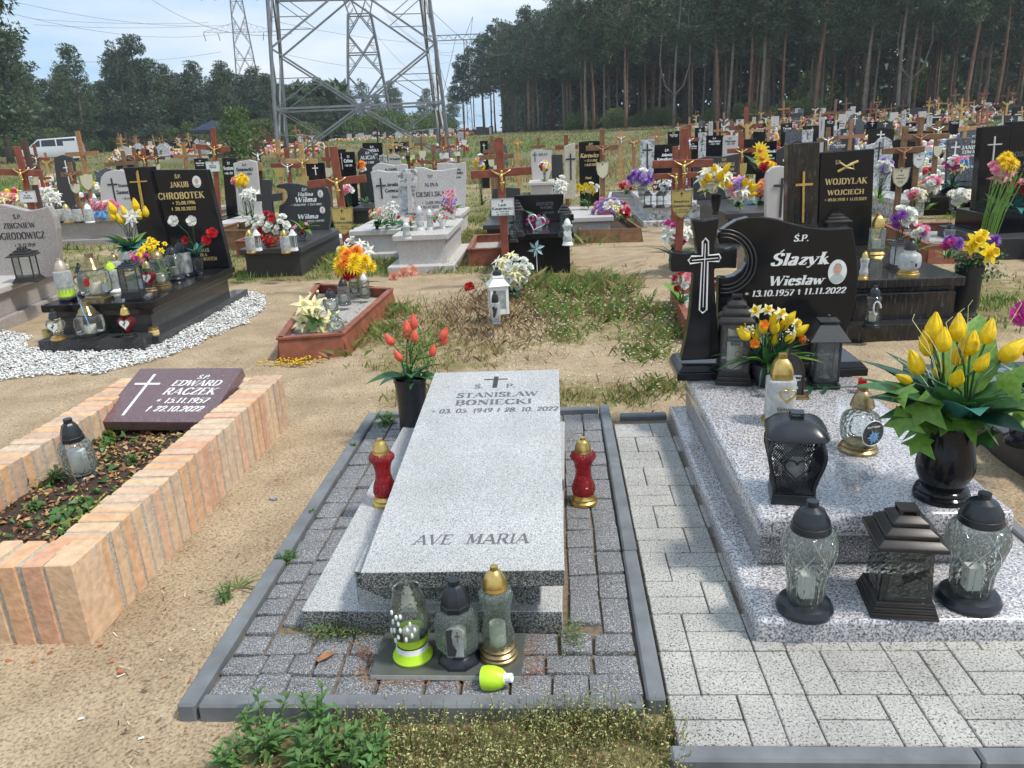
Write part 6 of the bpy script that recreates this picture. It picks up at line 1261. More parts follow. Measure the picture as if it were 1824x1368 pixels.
for x,l in ((193,'clear lantern with brass cap and cross print, on the corner of the Wilma slab'),(437,'clear lantern with brass cap and cross print, between red flowers and white lantern')): a = q2(x,1078); b = q2(x - 10,905); lantern('cylinder',l,*a,18,*b,.33,M_gold,M_glf,M_gold,None)
for x,l in ((240,'small white house-shaped lantern behind the corner lantern'),(495,'small white house-shaped lantern beside the green vase')): a = q2(x,1060); b = q2(x - 20,905); square_lantern(l,*a,12,*b,.33,m=M_whitepl)
bunch(q2,550,900,150,90,['red','pl'],4,10.2,'vase of broad green leaves with a few red buds',.06,z0=.45,nl=14,lsz=.2); smallpot(q2,555,1000,75,100,10.2,M_gls,'grey glass vase on the Wilma slab',.335)
# --- CIESIELSKA and its neighbours
pc = lambda t,B: (obj('relief_panel',B().prism([ZP(*q2(*p),11.15) for p in [(1222,505),(1270,482),(1330,480),(1358,500),(1350,620),(1335,800),(1225,805),(1230,640)]],11.13,11.22),M_marble,t,bevel=.006),obj('relief_cross',B().prism([ZP(*q2(*p),11.12) for p in [(1288,512),(1320,512),(1318,570),(1362,568),(1360,598),(1318,598),(1328,700),(1325,790),(1298,790),(1292,600),(1242,604),(1240,575),(1288,572)]],11.09,11.14),M_pale,t))
stone(q2,[(1340,470),(1400,468),(1470,490),(1540,490),(1640,470),(1625,600),(1640,740),(1620,830),(1320,830),(1320,600)],11.2,M_pale,'pinkish granite grave reading ALINA CIESIELSKA beside a carved grey cross',[('Ś.P.',1455,540,18,40),('ALINA',1460,603,26,100),('CIESIELSKA',1455,673,32,205),('* 15.02.1945',1465,727,20,140),('+ 05.12.2022',1450,757,18,130)],M_dark,slab=(9.6,.0,.42,M_pale,-2.05,-1.35,True),extra=pc)
stone(q2,[(1030,500),(1080,488),(1150,500),(1240,500),(1240,740),(1060,750),(1050,620)],12.2,M_pale,'pale granite gravestone reading Jarosław Czemczak with thin dark cross',[('Jarosław',1195,600,24,100,.1),('Czemczak',1190,643,24,110,.1),('* 20.04.1971',1210,685,16,80)],M_dark,cross_=(1100,545,598,690,70,M_dark),slab=(10.8,.02,.36,M_pale,-2.9,-2.15,True))
stone(q2,[(1040,470),(1080,440),(1120,440),(1200,455),(1250,445),(1290,450),(1290,520),(1040,520)],14.5,M_pale,'low pale gravestone peeping out behind the Czemczak stone',[('KAMIL',1180,490,16,90)],M_dark)
stone(q2,[(1500,440),(1560,435),(1630,445),(1700,430),(1705,520),(1690,640),(1620,640),(1500,620)],14.3,M_pale,'pale gravestone with wavy top half hidden by the Ciesielska stone',[('Wanda',1635,490,14,70),('Marcinska',1640,515,18,90),('12.03.1950',1640,545,12,60)],M_dark,slab=(13.0,.02,.3,M_pale))
stone(q2,[(1155,378),(1190,372),(1235,388),(1262,425),(1262,445),(1150,445)],20,M_pale,'small round-topped grey gravestone behind the pale stones',[('Włodek',1205,415,14,80)],M_dark)
tag(obj('white_slab',MB().box(-.42,-.7,0,.42,.7,.12),mat('white_stone',(.6,.6,.58),.5),bevel=.01,loc=(P3(*q2(955,720),12.8).x,12.8,.0),rz=rad(-3)),'flat white slab lying between the gravel path and the pale stones','slab')
bunch(q2,1090,790,140,80,['peach','cream','white'],14,10.9,'low bunch of peach and cream roses before the Czemczak stone',.055,z0=.37); smallpot(q2,1075,875,40,55,10.9,M_blackpl,'small black pot before the Czemczak stone',.365,'flower_pot')
bunch(q2,1180,760,130,110,['white','wl'],12,10.95,'bunch of small white flowers beside the relief cross',.05,z0=.37)
bunch(q2,1290,835,230,90,['peach','red'],4,10.2,'spreading leaves with dark red flowers on the Ciesielska slab',.06,z0=.42,nl=16,leaf=(M_leafd,M_leafl),lsz=.2)
bunch(q2,1590,710,110,190,['pink','lilac','pl','pink'],26,10.3,'tall pink orchid spray on the Ciesielska grave',.05,z0=.6); bunch(q2,1520,810,150,80,['white','pink'],8,10.2,'white and pink flowers at the foot of the orchid',.06,z0=.5,leaf=(M_leafl,)); smallpot(q2,1540,890,60,70,10.2,M_whitepl,'white cup-shaped pot under the orchid',.42,'flower_pot')
for x,y0_,y1,w_,l,c in ((1290,978,850,18,'clear heart-cut lantern with silver cap at the middle of the Ciesielska slab',M_figw),(1385,915,735,16,'slim lantern with silver cap behind the middle of the Ciesielska slab',M_figw),(1455,910,760,14,'slim clear lantern with silver cap next to the orchid pot',M_figw),(1245,830,735,13,'small silver-capped lantern by the relief cross',M_figw),(1105,740,660,12,'small silver-capped lantern under the thin dark cross',M_figw)): a = q2(x,y0_); b = q2(x,y1); lantern('tall',l,*a,w_,*b,.42 if x > 1240 else .37,c,M_glf,c,None)
for i,(x,y) in enumerate(((725,476),(731,486),(722,492),(735,490),(706,498))): p = G(x,y); o = tag(link('fallen_rose',fl_mesh('rose','peach'),None,(p.x,p.y,p.z + .03)),'faded peach roses fallen in the grass before the Ciesielska grave','rose','faded roses in the grass'); o.scale = (.14,) * 3; orient(o,(R.uniform(-1,1),-1,.4))
# --- Lech Kacprowicz mound
cross(q3,(352,257),(368,505),(155,522),(582,490),M_redw,'red-brown wooden cross with white plate reading Lech Kacprowicz on the earth mound',(398,1090),M_figg,[(378,747,82,62,'rect',M_plw,[('Lech',.1,.3,.6),('Kacprowicz',-.3,.32,1.6),('ur. 14.01.1956',-.6,.16,1.),('zm. 3.11.2022',-.88,.16,.9)])],Y=8.2)
bunch(q3,450,1190,270,260,['cream','white','wl','white','cream'],24,7.2,'wreath of cream and white roses with teal leaves at the foot of the Kacprowicz cross',.085,z0=.12,leaf=(M_leaft,M_leafl,M_leafd),nl=18,dy=.1,lsz=.14)
def white_house():
    p,r,h = stand(889,560,34,885,476,.12); t = thing('house_lantern','white house-shaped lantern with dark knob standing on the earth mound','lantern',p,rad(14));
    mb = MB()
    for sx in (-1,1):
        for sy in (-1,1): mb.box(sx * r * .8 - r * .14,sy * r * .8 - r * .14,0,sx * r * .8 + r * .14,sy * r * .8 + r * .14,h * .6)
    mb.box(-r * .9,-r * .9,0,r * .9,r * .9,h * .1).box(-r * .9,-r * .9,h * .52,r * .9,r * .9,h * .62); obj('frame',mb,M_whitepl,t); panes(t,r * .8,h * .1,h * .52,M_glf)
    obj('roof',MB().frust(0,0,h * .62,r * 1.1,r * 1.1,h * .78,r * .5,r * .5).frust(0,0,h * .785,r * .6,r * .6,h * .83,r * .55,r * .55),M_whitepl,t); obj('knob',MB().lathe([(r * .5,h * .83),(r * .42,h * .92),(r * .2,h * .95),(r * .18,h)],12),M_blackpl,t,smooth=.6)
white_house()
def bird(t,r,h): obj('bird_print',MB().at(0,-r * .9,h * .4).prism([(-r * .4,-h * .15),(-r * .1,-h * .2),(r * .2,-h * .05),(r * .4,h * .12),(r * .1,h * .1),(-r * .1,h * .17),(-r * .5,h * .12),(-r * .3,0)],-.001,.001),M_dark,t)
lantern('rect','slim glass candle with dark cap and black bird print before the white house lantern',884,578,22,884,518,.1,M_glc,M_glf,M_darkmet,bird)
def pinwheel():
    a = P3(*q3(615,1040),8.6); f = P3(*q3(622,1165),8.6); f.z = th(f.x,f.y); t = thing('pinwheel','iridescent pale blue pinwheel on a stick before the black Raubic grave','pinwheel',f); a -= f
    obj('stick',MB().tube([(0,0,-.05),tuple(a)],.004,5),M_whitepl,t); mb = MB()
    for k in range(6): mb.at(a.x,a.y - .02,a.z).add([(0,0,0),(.05 * math.cos(k * 1.047),-.012,.05 * math.sin(k * 1.047)),(.1 * math.cos(k * 1.047 + .25),0,.1 * math.sin(k * 1.047 + .25)),(.055 * math.cos(k * 1.047 + .75),0,.055 * math.sin(k * 1.047 + .75))],[(0,1,2,3)])
    obj('vane',mb,mat('iridescent_film',(.45,.65,.72),.2,.3),t)
pinwheel()
mb = MB()
for i in range(40): x,y = R.uniform(-.16,.16),R.uniform(-.08,.08); mb.at(x,y,.03,R.uniform(-1,1),R.uniform(-1,1),R.uniform(0,6)).leaf(.09,.05,.5,2,.4)
p = G(958,484); tag(obj('crumpled_cloth',mb,M_whitepl,loc=p),'crumpled white foil lying before the black Raubic grave','foil')
p = G(838,516); t = thing('fallen_rose','dusky red rose fallen beside the earth mound','rose',(p.x,p.y,p.z)); o = link('blossom',fl_mesh('rose','red'),t,(0,0,.02)); o.scale = (.11,) * 3; orient(o,(-.2,-1,.4)); o = link('leaf',lf_mesh('broad',M_leafl),t,(.02,0,.03)); o.scale = (.09,) * 3; o = link('leaf',lf_mesh('broad',M_leafl),t,(-.02,0,.03)); o.scale = (.09,) * 3; o.rotation_euler.z = 2.8
# --- RAUBIC
stone(q3,[(460,668),(810,657),(800,800),(880,800),(885,1000),(420,1000),(420,860),(470,840)],10.2,M_black,'polished black grave reading KRZYSZTOF RAUBIC with dark lantern pillars',[('KRZYSZTOF',680,735,22,130),('RAUBIC',690,760,18,90),('* 14.12.1979',690,795,14,100)],M_greyt,slab=(9.05,.0,.45,M_black,-.66,.19))
for x,y0_,y1,w_,l in ((455,1000,870,17,'dark square lantern on the corner of the Raubic slab'),(490,960,700,22,'tall dark square lantern beside the Raubic headstone'),(820,960,720,24,'tall dark square lantern with stepped roof at the far end of the Raubic slab')): a = q3(x,y0_); b = q3(x,y1); square_lantern(l,*a,w_,*b,.45,m=M_darkmet,mg=M_gls)
a = q3(838,1022); b = q3(832,828); lantern('red','clear lantern with white heart and white cap on the Raubic slab corner',*a,20,*b,.45,M_whitepl,M_glf,M_whitepl,lambda t,r,h: obj('heart_plate',MB().at(0,-r * .9,h * .45).prism(heart2d(r * .8,16),-.001,.001),M_whitepl,t))
t = thing('heart_ornament','silver open heart frame with arched glass on the Raubic slab','ornament',P3(*q3(620,990),9.3)); t.location.z = .45; obj('heart_frame',MB().at(0,0,.1,0,rad(20),0).tube([(x,0,z) for x,z in heart2d(.11,22)],.008,6,close=True),M_figw,t,smooth=True); obj('arch',MB().at(.03,.02,0).prism([(-.035,0),(.035,0),(.035,.1),(.02,.14),(-.02,.14),(-.035,.1)],-.01,.01),M_glf,t)
bunch(q3,617,845,170,90,['magenta'],16,9.7,'arched wreath of magenta carnations on the Raubic grave',.05,z0=.5,nl=4)
a = P3(*q3(670,820),9.9); t = thing('bottle','round glass flask on the Raubic slab','bottle',(a.x,9.9,.45)); obj('body',MB().lathe([(.04,0),(.05,.03),(.045,.07),(.02,.1),(.02,.13)],12),M_glc,t,smooth=True); obj('stopper',MB().lathe([(.022,.13),(.02,.15)],10),M_darkmet,t)
# --- Benedykta Ciemielewska and her neighbour's cross
cross(q3,(1663,190),(1650,440),(1436,448),(1862,436),M_redw,'tall red-brown cross with gold shield reading Benedykta Ciemielewska',(1612,1060),M_figg,[(1638,726,78,104,'shield',M_plg,[('Benedykta',.12,.15,1.4),('Ciemielewska',-.2,.17,1.5),('ur. 21.01.1954',-.42,.09,1.),('zm. 20.11.2022',-.58,.09,.9)])],Y=8.3)
cross(q3,(1600,320),(1600,525),(1447,535),(1757,520),M_redw,'shorter red cross close behind the tall Ciemielewska cross',(1590,700),M_figg,(),bw=.63)
bunch(q3,1600,930,230,180,['wl','white','magenta','daisy'],16,8.6,'spray of white and burgundy flowers leaning on the Ciemielewska cross',.1,z0=.15,nl=12,leaf=(M_leafd,M_leaf),lsz=.25)
box_grave([(.98,5.9),(1.5,5.5),(1.62,7.4),(1.05,7.3)],.17,M_redb,'narrow red-brown board border behind the black granite cross',M_fillg)
p = G(1213,540); pvx = P3(1205,500,6.6); bunch(q0,1215,490,40,60,['pink','red','white'],8,6.5,'pink and red flowers with teal leaves behind the black granite cross',.08,z0=.12,leaf=(M_leaft,M_leafl),nl=12); lantern('tall','clear lantern with dark cap in the narrow border behind the black cross',1205,512,22,1197,464,.12,M_glc,M_glc,M_darkmet,None)
# --- plank box with pastel flowers
c_ = G(1065,420); box_grave([(.32,11.6),(1.22,11.5),(1.1,13.4),(.3,13.5)],.2,M_brownw,'weathered plank grave box full of pastel flowers',M_soil,cap=False,lean=1)
bunch(q3,1120,760,230,170,['lilac','white','pink','cream','lilac'],30,12.3,'mass of lilac, white and pink flowers in the plank box',.1,z0=.15,leaf=(M_leafl,M_leaf),nl=16); bunch(q3,1243,775,60,110,['red','pink'],7,12.1,'rose-red gladiolus at the end of the plank box',.09,z0=.2)
# --- Karewicz
stone(q3,[(915,290),(1000,280),(1066,282),(1060,650),(925,655)],13.6,M_black,'black and cream gravestone reading Karewicz in gold script',[('Ś.P.',1000,312,16,30,.2),('Karewicz',990,398,30,130,.2),('* 12.11.1962',1000,428,16,90,.2),('+ 8.02.2023',1000,458,16,90,.2),('Pamięć',990,550,16,60,.2)],M_goldt,panel=([(812,320),(850,305),(890,297),(895,690),(815,690)],mat('cream_stone',(.5,.45,.36),.6,var=.12,scale=20)),cross_=(857,370,410,555,68,M_dark),slab=(11.9,.02,.3,M_pale,-.05,.85))
cross(q3,(1080,195),(1082,330),(965,335),(1195,325),M_brownw,'brown wooden cross with cream shield standing before the Karewicz stone',(1085,640),M_oranw,[(1083,488,46,60,'shield',M_plc,[])],Y=12.9)
bunch(q3,980,615,170,60,['yellow','yl','white'],12,13.1,'row of yellow roses at the foot of the Karewicz stone',.09,z0=.32); bunch(q3,785,600,90,130,['wl','white'],12,13.4,'tall white lilies beside the cream Karewicz panel',.1,z0=.1)
# --- low dark grave and crosses left of it
stone(q3,[(575,360),(600,342),(640,340),(700,350),(725,345),(722,400),(725,480),(700,520),(590,520),(580,440)],21.5,M_pale,'small grey gravestone reading SZLEC with wavy top in the open grass',[('SZLEC',665,385,16,65)],M_dark,cross_=(605,360,380,430,34,M_dark),slab=(20.3,.05,.3,M_pale))
bunch(q3,670,460,70,60,['white','red','yellow'],12,20.6,'small bouquet leaning on the Szlec gravestone',.12,z0=th(-3,20.6) + .3)
stone(q3,[(310,620),(400,610),(500,615),(505,700),(280,740)],12.6,M_blackm,'low black grave frame behind the Kacprowicz cross',(),M_white,slab=(11.4,.0,.3,M_blackm))
box_grave([(-1.15,9.9),(-.72,9.9),(-.75,11.3),(-1.2,11.3)],.2,M_redb,'small red-brown border beside the black Raubic grave',M_fillg)
for a in (((480,260),(480,298),(440,302),(520,298),M_yelw,'honey wooden cross in the open grass near the Szlec stone',(485,430),M_figg,20),((630,260),(630,320),(580,325),(680,318),M_brownw,'brown wooden cross behind the Szlec stone',(632,345),None,24),((826,240),(828,325),(750,330),(910,322),M_redw,'dark red wooden cross beside the cream Karewicz panel',(830,500),None,15.5),((300,247),(300,352),(240,358),(360,350),M_brownw,'brown wooden cross behind the tall Kacprowicz cross',(300,470),None,18),((330,290),(335,395),(215,400),(458,385),M_brownw,'wide brown cross directly behind the Kacprowicz cross',(335,520),None,13)):
    cross(q3,a[0],a[1],a[2],a[3],a[4],a[5],a[6],a[7],[(a[1][0],a[1][1] + 85,22,28,'shield',M_plc,[])] if 'behind the K' in a[5] or 'tall' in a[5] else (),Y=a[8])
stone(q3,[(218,282),(272,280),(275,372),(222,374)],24,M_black,'small black gravestone with white cross print in the open grass',(),M_white,cross_=(245,300,312,345,22,M_white)); bunch(q3,215,430,70,90,['lilac','yellow','white'],12,17,'bunch of lilac and yellow flowers beside the small black stone',.12,z0=th(-3,17) + .1)
stone(q3,[(720,380),(800,378),(805,460),(725,462)],22,M_blackm,'low dark grave block beside the Szlec gravestone',(),M_white)
box_grave([(-3.6,17.4),(-2.9,17.4),(-2.95,19),(-3.65,19)],.25,M_redb,'orange-brown board border in the open grass',M_soil)
# ------------------------------------------------------------------ right-hand middle distance
S5 = lambda *a,**k: stone(q5,*a,**k)
S5([(265,525),(680,495),(650,1250),(240,1250)],7.65,M_black,'tall black granite gravestone reading WOJDYLAK WOJCIECH with striped brown side panel',[('Ś.P.',400,612,28,44),('WOJDYLAK',460,765,46,320),('WOJCIECH',457,845,38,280),('* 09.01.1970 + 14.12.2022',455,893,22,320)],M_goldt,slab=(5.95,0,.40,M_brownst,1.72,3.06),panel=([(18,458),(262,442),(240,1080),(8,1070)],M_brownst),th_=.09,
   extra=lambda t,B: (obj('lower_step',B().box(1.55,5.78,-.05,3.1,7.9,.09),M_brownst,t,bevel=.005),obj('front_panel',B().box(1.9,5.93,.09,2.99,5.99,.29),M_brownst,t,bevel=.003),
     obj('carved_rose',B().tube([(ZP(*q5(x,y),7.65)[0],7.645,ZP(*q5(x,y),7.65)[1]) for x,y in ((395,670),(450,640),(500,610),(552,590))],.012,5).tube([(ZP(*q5(x,y),7.65)[0],7.64,ZP(*q5(x,y),7.65)[1]) for x,y in ((410,600),(470,640),(520,650),(510,610),(480,625))],.009,5),M_goldt,t),
     obj('brass_cross',B().bar((ZP(*q5(135,670),7.6)[0],7.6,ZP(*q5(135,670),7.6)[1]),(ZP(*q5(128,1060),7.6)[0],7.6,ZP(*q5(128,1060),7.6)[1]),.025,.02).bar((ZP(*q5(70,772),7.6)[0],7.597,ZP(*q5(70,772),7.6)[1]),(ZP(*q5(203,765),7.6)[0],7.597,ZP(*q5(203,765),7.6)[1]),.03,.02),M_gold,t)))
lantern('rect','large clear cut-glass lantern with gold cap and gold foot on the Wojdylak slab',1559,455,32,1561,380,.4,M_gold,M_glc,M_gold,None)
lantern('tall','small clear lantern with gold cap beside the edge of the Ślazyk headstone',1537,499,18,1537,447,.4,M_gold,M_glf,M_gold,None)
lantern('round','white painted jar-shaped lantern with dark cap and gold foot on the Wojdylak slab',1617,492,38,1622,424,.4,M_gold,M_glf,M_darkmet,lambda t,r,h: obj('print',MB().at(0,-r * .98,h * .38).box(-r * .3,-.001,0,r * .1,.001,r * .08).box(r * .1,-.001,-r * .4,r * .3,.001,-r * .1),M_dark,t),candle=False)
square_lantern('small dark square lantern with flat stepped lid on the Wojdylak slab',1598,480,30,1600,426,.4,m=M_darkmet,roof=.2,mg=M_glf)
square_lantern('dark square lantern whose stepped roof shows above the Ślazyk headstone',1483,440,46,1480,376,.4,m=M_darkmet)
lantern('tall','dark glass lantern with silver scrollwork standing on the low step of the Wojdylak grave',1552,586,30,1556,509,.09,M_blackpl,M_gls,M_blackpl,lambda t,r,h: obj('scrollwork',MB().tube([(r * .5 * math.cos(a) * (1 - a / 9),-r * .85,h * .5 + r * .8 * math.sin(a)) for a in np.linspace(0,5.5,14)],r * .1,5),M_figw,t))
v = P3(1718,545,6.5); v.z = th(v.x,v.y); pot('black plastic vase standing on the ground at the corner of the Wojdylak slab',v,.11,.42,[(.9,0),(.95,.03),(.8,.1),(.9,.2),(.92,.8),(1,1)],M_blackpl)
bl = [('daffodil','yellow',P3(x,y,6.4),s,(dx,-1,.3)) for x,y,s,dx in ((1738,430,.2,-.1),(1757,452,.2,.4),(1730,440,.15,-.3))] + [('mum','purple',P3(1768,430,6.6),.12,(.3,-.6,.6)),('daffodil','yellow',P3(1748,422,6.5),.15,(0,-.6,.6))]
b5 = bouquet('yellow daffodils and purple statice over leafy twigs in the black vase by the Wojdylak grave','flowers',v,.4,bl,rnd_leaves(10,[M_leaf,M_leafd],.16,('long',),(.7,1.4)))
mb = MB()
for i in range(420): c = P3(R.uniform(1702,1790) if i % 3 else R.uniform(1702,1745),R.uniform(445,500),6.5 + R.uniform(-.1,.1)) - v; mb.at(c.x,c.y,c.z,R.uniform(-1,1),R.uniform(-1,1),R.uniform(0,6)).leaf(.035,.018,.3,2,.3)
obj('small_leaves',mb,M_leaf,b5,kind='stuff')
stone(q4,[(1338,700),(1355,640),(1400,600),(1470,585),(1560,600),(1560,1200),(1360,1200)],9.3,M_pale,'rounded pale granite gravestone engraved with a black cross beside the striped panel',(),M_dark,th_=.09,extra=lambda t,B: obj('carved_cross',B().box(*[v for p in [(1.0,2.0)] for v in ()] or (ZP(*q4(1455,1050),9.3)[0],9.29,ZP(*q4(1455,1050),9.3)[1],ZP(*q4(1475,1050),9.3)[0],9.302,ZP(*q4(1465,695),9.3)[1])).box(ZP(*q4(1410,770),9.3)[0],9.287,ZP(*q4(1410,775),9.3)[1],ZP(*q4(1520,770),9.3)[0],9.301,ZP(*q4(1410,755),9.3)[1]),M_dark,t))
# boxes and crosses behind
def gp2(*a): return tuple(G(*a)[:2])
box_grave([gp2(1568,428),gp2(1650,470),gp2(1745,468),gp2(1690,425)],.2,M_redb,'red board border with purple flowers behind the Wojdylak slab',M_fillg,lean=1)
bunch(q5,1245,1215,160,60,['purple','magenta','lilac'],9,8.2,'low bunch of purple chrysanthemums in the red board border',.1,z0=.12,nl=5); bunch(q5,1010,1120,130,80,['pink','white','lilac'],9,8.7,'pink tulips between lanterns in the red board border',.08,z0=.12,nl=6)
bunch(q5,880,1020,200,150,['white','purple','white'],9,9.4,'grey and purple orchid spray with silver twigs',.12,z0=.1,nl=8,leaf=(M_leafd,M_leaft)); lantern('crystal','clear lantern with dark cap at the end of the red board border',1688,440,20,1689,397,.1,M_glc,M_glc,M_blackpl,None); lantern('cylinder','short frosted lantern with gold knob in the red board border',1645,432,20,1647,402,.1,M_glc,M_glf,M_bronze,None); lantern('crystal','small clear lantern with dark cap near the orchid spray',1614,425,16,1616,402,.1,M_glc,M_glc,M_blackpl,None)
cross(q5,(918,320),(897,508),(735,515),(1060,497),M_brownw,'brown wooden cross with tan shield and carved figure behind the Wojdylak stone',(840,1000),M_oranw,[(872,715,66,76,'shield',M_plc,[('Jakub',.2,.14,.7),('Schwartz',-.12,.16,1.3),('07.06.1938',-.4,.08,.8),('25.12.2022',-.55,.08,.8)])],Y=11.3)
cross(q5,(1040,250),(1030,402),(915,405),(1250,395),M_brownw,'taller brown wooden cross with white shield, second behind the Wojdylak stone',(985,790),M_oranw,[(1012,587,48,58,'shield',M_plw,[('Maria',.1,.16,.8)])],Y=12.3)
cross(q5,(1168,280),(1165,340),(1080,345),(1240,335),M_brownw,'thinner brown wooden cross with tan shield before the blue-grey stone',(1145,660),M_figw,[(1156,515,32,42,'shield',M_plc,[])],Y=14)
box_grave([gp2(1602,358),gp2(1680,375),gp2(1755,372),gp2(1700,350)],.22,M_redb,'long red board border full of white and pink flowers',M_soil,lean=1)
bunch(q5,1100,770,150,120,['pink','white','white'],12,12.2,'mound of pink and white roses in the long red border',.12,z0=.15,nl=6); bunch(q5,980,840,170,70,['white','pink','cream'],12,11.9,'low white flowers at the near end of the long red border',.1,z0=.12,nl=6); bunch(q5,1340,850,190,110,['daisy','white','daisy'],10,11.6,'large white gerberas at the far end of the long red border',.16,z0=.12,nl=8)
bunch(q5,740,640,150,130,['white','lilac','white'],20,12.6,'white and lilac orchids hanging before the wing-shaped stone',.09,z0=.3,nl=8,leaf=(M_leafl,))
S5([(1245,422),(1300,415),(1495,400),(1480,700),(1235,690)],14.2,M_blue,'blue-grey granite gravestone reading JANINA EDWARD with carved lily cross',[('Ś.P.',1440,450,18,40),('JANINA',1420,497,28,150),('EDWARD',1420,530,24,140),('* 11.03.1939',1400,555,14,120),('JEZU MARYJO',1430,640,18,130)],M_white,slab=(12.9,.03,.4,M_black),cross_=(1305,440,482,560,70,M_white))
bunch(q5,1290,610,200,110,['cream','pink','magenta','blue','white'],20,12.8,'round bouquet of teal, cream and pink flowers before the blue-grey stone',.1,z0=.42,leaf=(M_leaft,M_leafd),nl=14); smallpot(q5,1290,790,60,110,12.8,M_blue,'tall grey vase under the teal bouquet',.1)
t = thing('gravestone','massive black granite gravestone with thin silver cross at the photo edge','gravestone',(5.9,10.1,0)); B = lambda: MB().at(-5.9,-10.1,0)
obj('side_panel',B().prism([ZP(*q5(*p),10.0) for p in [(1505,330),(1715,312),(1690,1040),(1440,1090)]],10.0,10.14),M_black,t,bevel=.006); obj('stone',B().prism([ZP(*q5(*p),10.05) for p in [(1715,288),(2250,262),(2240,1050),(1690,1060)]],10.05,10.16),M_black,t,bevel=.006)
x0 = ZP(*q5(1380,1110),9.6)[0]; obj('upper_step',B().box(x0 + .15,9.4,.2,7.6,10.2,.42),M_black,t,bevel=.008); obj('lower_step',B().box(x0,9.0,-.05,7.6,10.3,.2),M_blackm,t,bevel=.008); obj('slab',B().box(x0 + .5,8.2,.0,7.6,9.05,.32),M_black,t,bevel=.008)
mb = B(); pz = PX(1400,150,4.302,10.05); txt(pz,mb,'OSIŃSKI',1850,550,36,200); txt(pz,mb,'* 1940',1830,615,22,90); txt(pz,mb,'+ 2022',1830,665,22,90); obj('lettering',mb,M_greyt,t)
a,b = ZP(*q5(1598,400),10.0),ZP(*q5(1578,620),10.0); c,d = ZP(*q5(1542,465),10.0),ZP(*q5(1648,458),10.0); obj('silver_cross',B().bar((a[0],9.99,a[1]),(b[0],9.99,b[1]),.018,.015).bar((c[0],9.985,c[1]),(d[0],9.985,d[1]),.022,.012),M_figw,t)
bunch(q5,1640,650,200,200,['daf','yellow','pl','yellow','pink'],12,9.6,'yellow and pink flowers in a grey bowl on the massive black grave',.13,z0=.45,nl=14,lsz=.22); smallpot(q5,1640,880,130,80,9.6,M_blue,'grey-blue bowl on the massive black grave',.42,'flower_pot')
bunch(q5,1790,770,130,110,['red','pink'],6,9.5,'red and green flowers at the photo edge on the massive black grave',.12,z0=.45,nl=8,leaf=(M_leafl,M_leaft))
mb = MB(); o0 = P3(1772,470,6.6)
for i in range(26): x = R.uniform(-.06,.06); mb.tube([(x,0,0),(x * 1.5 + .05,.0,.35),(x * 2 + .12 + R.uniform(-.05,.1),.02,.62 + R.uniform(-.05,.12))],.004,3)
o0.z = th(o0.x,o0.y) + .25; tag(obj('reed_bunch',mb,M_leafl,loc=(P3(1755,430,6.7).x,6.7,.42)),'tall thin green reeds rising above the daffodil vase','plant')
# right foreground edge: black kerbed grave with vase and rose
t = thing('grave','flat polished black grave slab with raised rim at the very edge of the picture','grave',(2.75,4.2,0)); obj('slab',MB().at(-2.75,-4.2,0).box(2.13,2.75,-.05,3.3,4.75,.1),M_blackm,t,bevel=.01); obj('inner_slab',MB().at(-2.75,-4.2,0).box(2.2,2.85,.1,3.2,4.6,.108),granite('polished_dark_grey',(.05,.052,.056),[((.09,.09,.09),.4)],200,.12,coat=.4),t)
p,r,h = stand(1822,800,66,1822,700,.11); t = thing('flower_vase','round black stone vase on the flat black slab at the photo edge','vase',p); obj('body',MB().lathe([(r,0),(r,h * .1),(r * .8,h * .15),(r * .75,h * .25),(r * .6,h * .3),(r * .95,h * .55),(r * .9,h * .8),(r * .6,h * .95),(r * .7,h)],24),M_black,t,smooth=.7)
bl = [('rose','magenta',P3(1818,560,p.y),.12,(-.2,-1,.3)),('rose','red',P3(1835,620,p.y),.12,(0,-1,.3))]; bouquet('dark pink rose with a fern frond in the round black vase','flowers',(p.x,p.y,p.z),h * .95,bl,rnd_leaves(14,[M_leafd,M_leaf],.3,('long','broad'),(.7,1.35)))
t = thing('grave','pale grey sloping gravestone lying at the photo edge beyond the daffodils','grave',(5.1,6.9,0)); obj('stone',MB().prism([(-.35,0),(.8,0),(.8,.42),(-.02,.34)],-.8,.8),M_grey2d,t,bevel=.01); obj('edge',MB().box(-.05,-.82,.345,.8,.82,.40),M_marble,t,bevel=.01)
p = G(1585,604); t = tag(link('fallen_leaf',lf_mesh('broad',M_leaf),None,(p.x,p.y,p.z + .02)),'big green leaf fallen on the sand below the Wojdylak step','leaf'); t.scale = (.26,) * 3
# Jolanta and the pedestal with the big bouquet
stone(q4,[(325,398),(556,385),(556,640),(325,645)],16,M_black,'black and pale double gravestone reading Jolanta Kowalczyk with a heart',[('Ś.P.',445,455,20,38,.1),('Jolanta',445,497,26,96,.1),('Kowalczyk',430,532,22,150,.1),('* 2.05.1961',430,600,16,110)],M_white,panel=([(208,352),(335,346),(325,645),(203,645)],M_marble),cross_=(268,385,442,640,90,M_dark),slab=(13.3,.0,.32,M_marble,1.5,2.75,True),extra=lambda t,B: obj('heart',B().at(ZP(*q4(520,428),16)[0] - ZP(*q4(380,0),16)[0],-.01,ZP(*q4(520,428),16)[1] - th(2,16)).tube([(x,0,z) for x,z in heart2d(.09,20)],.008,5,close=True),M_white,t))
bunch(q3,1350,545,160,120,['lilac','purple','lilac','white'],18,13.6,'large bunch of lilac roses in the marbled vase',.13,z0=.5,nl=12,leaf=(M_leafl,M_leaf)); smallpot(q3,1365,735,80,140,13.6,M_marble,'marbled grey vase under the lilac roses',.33)
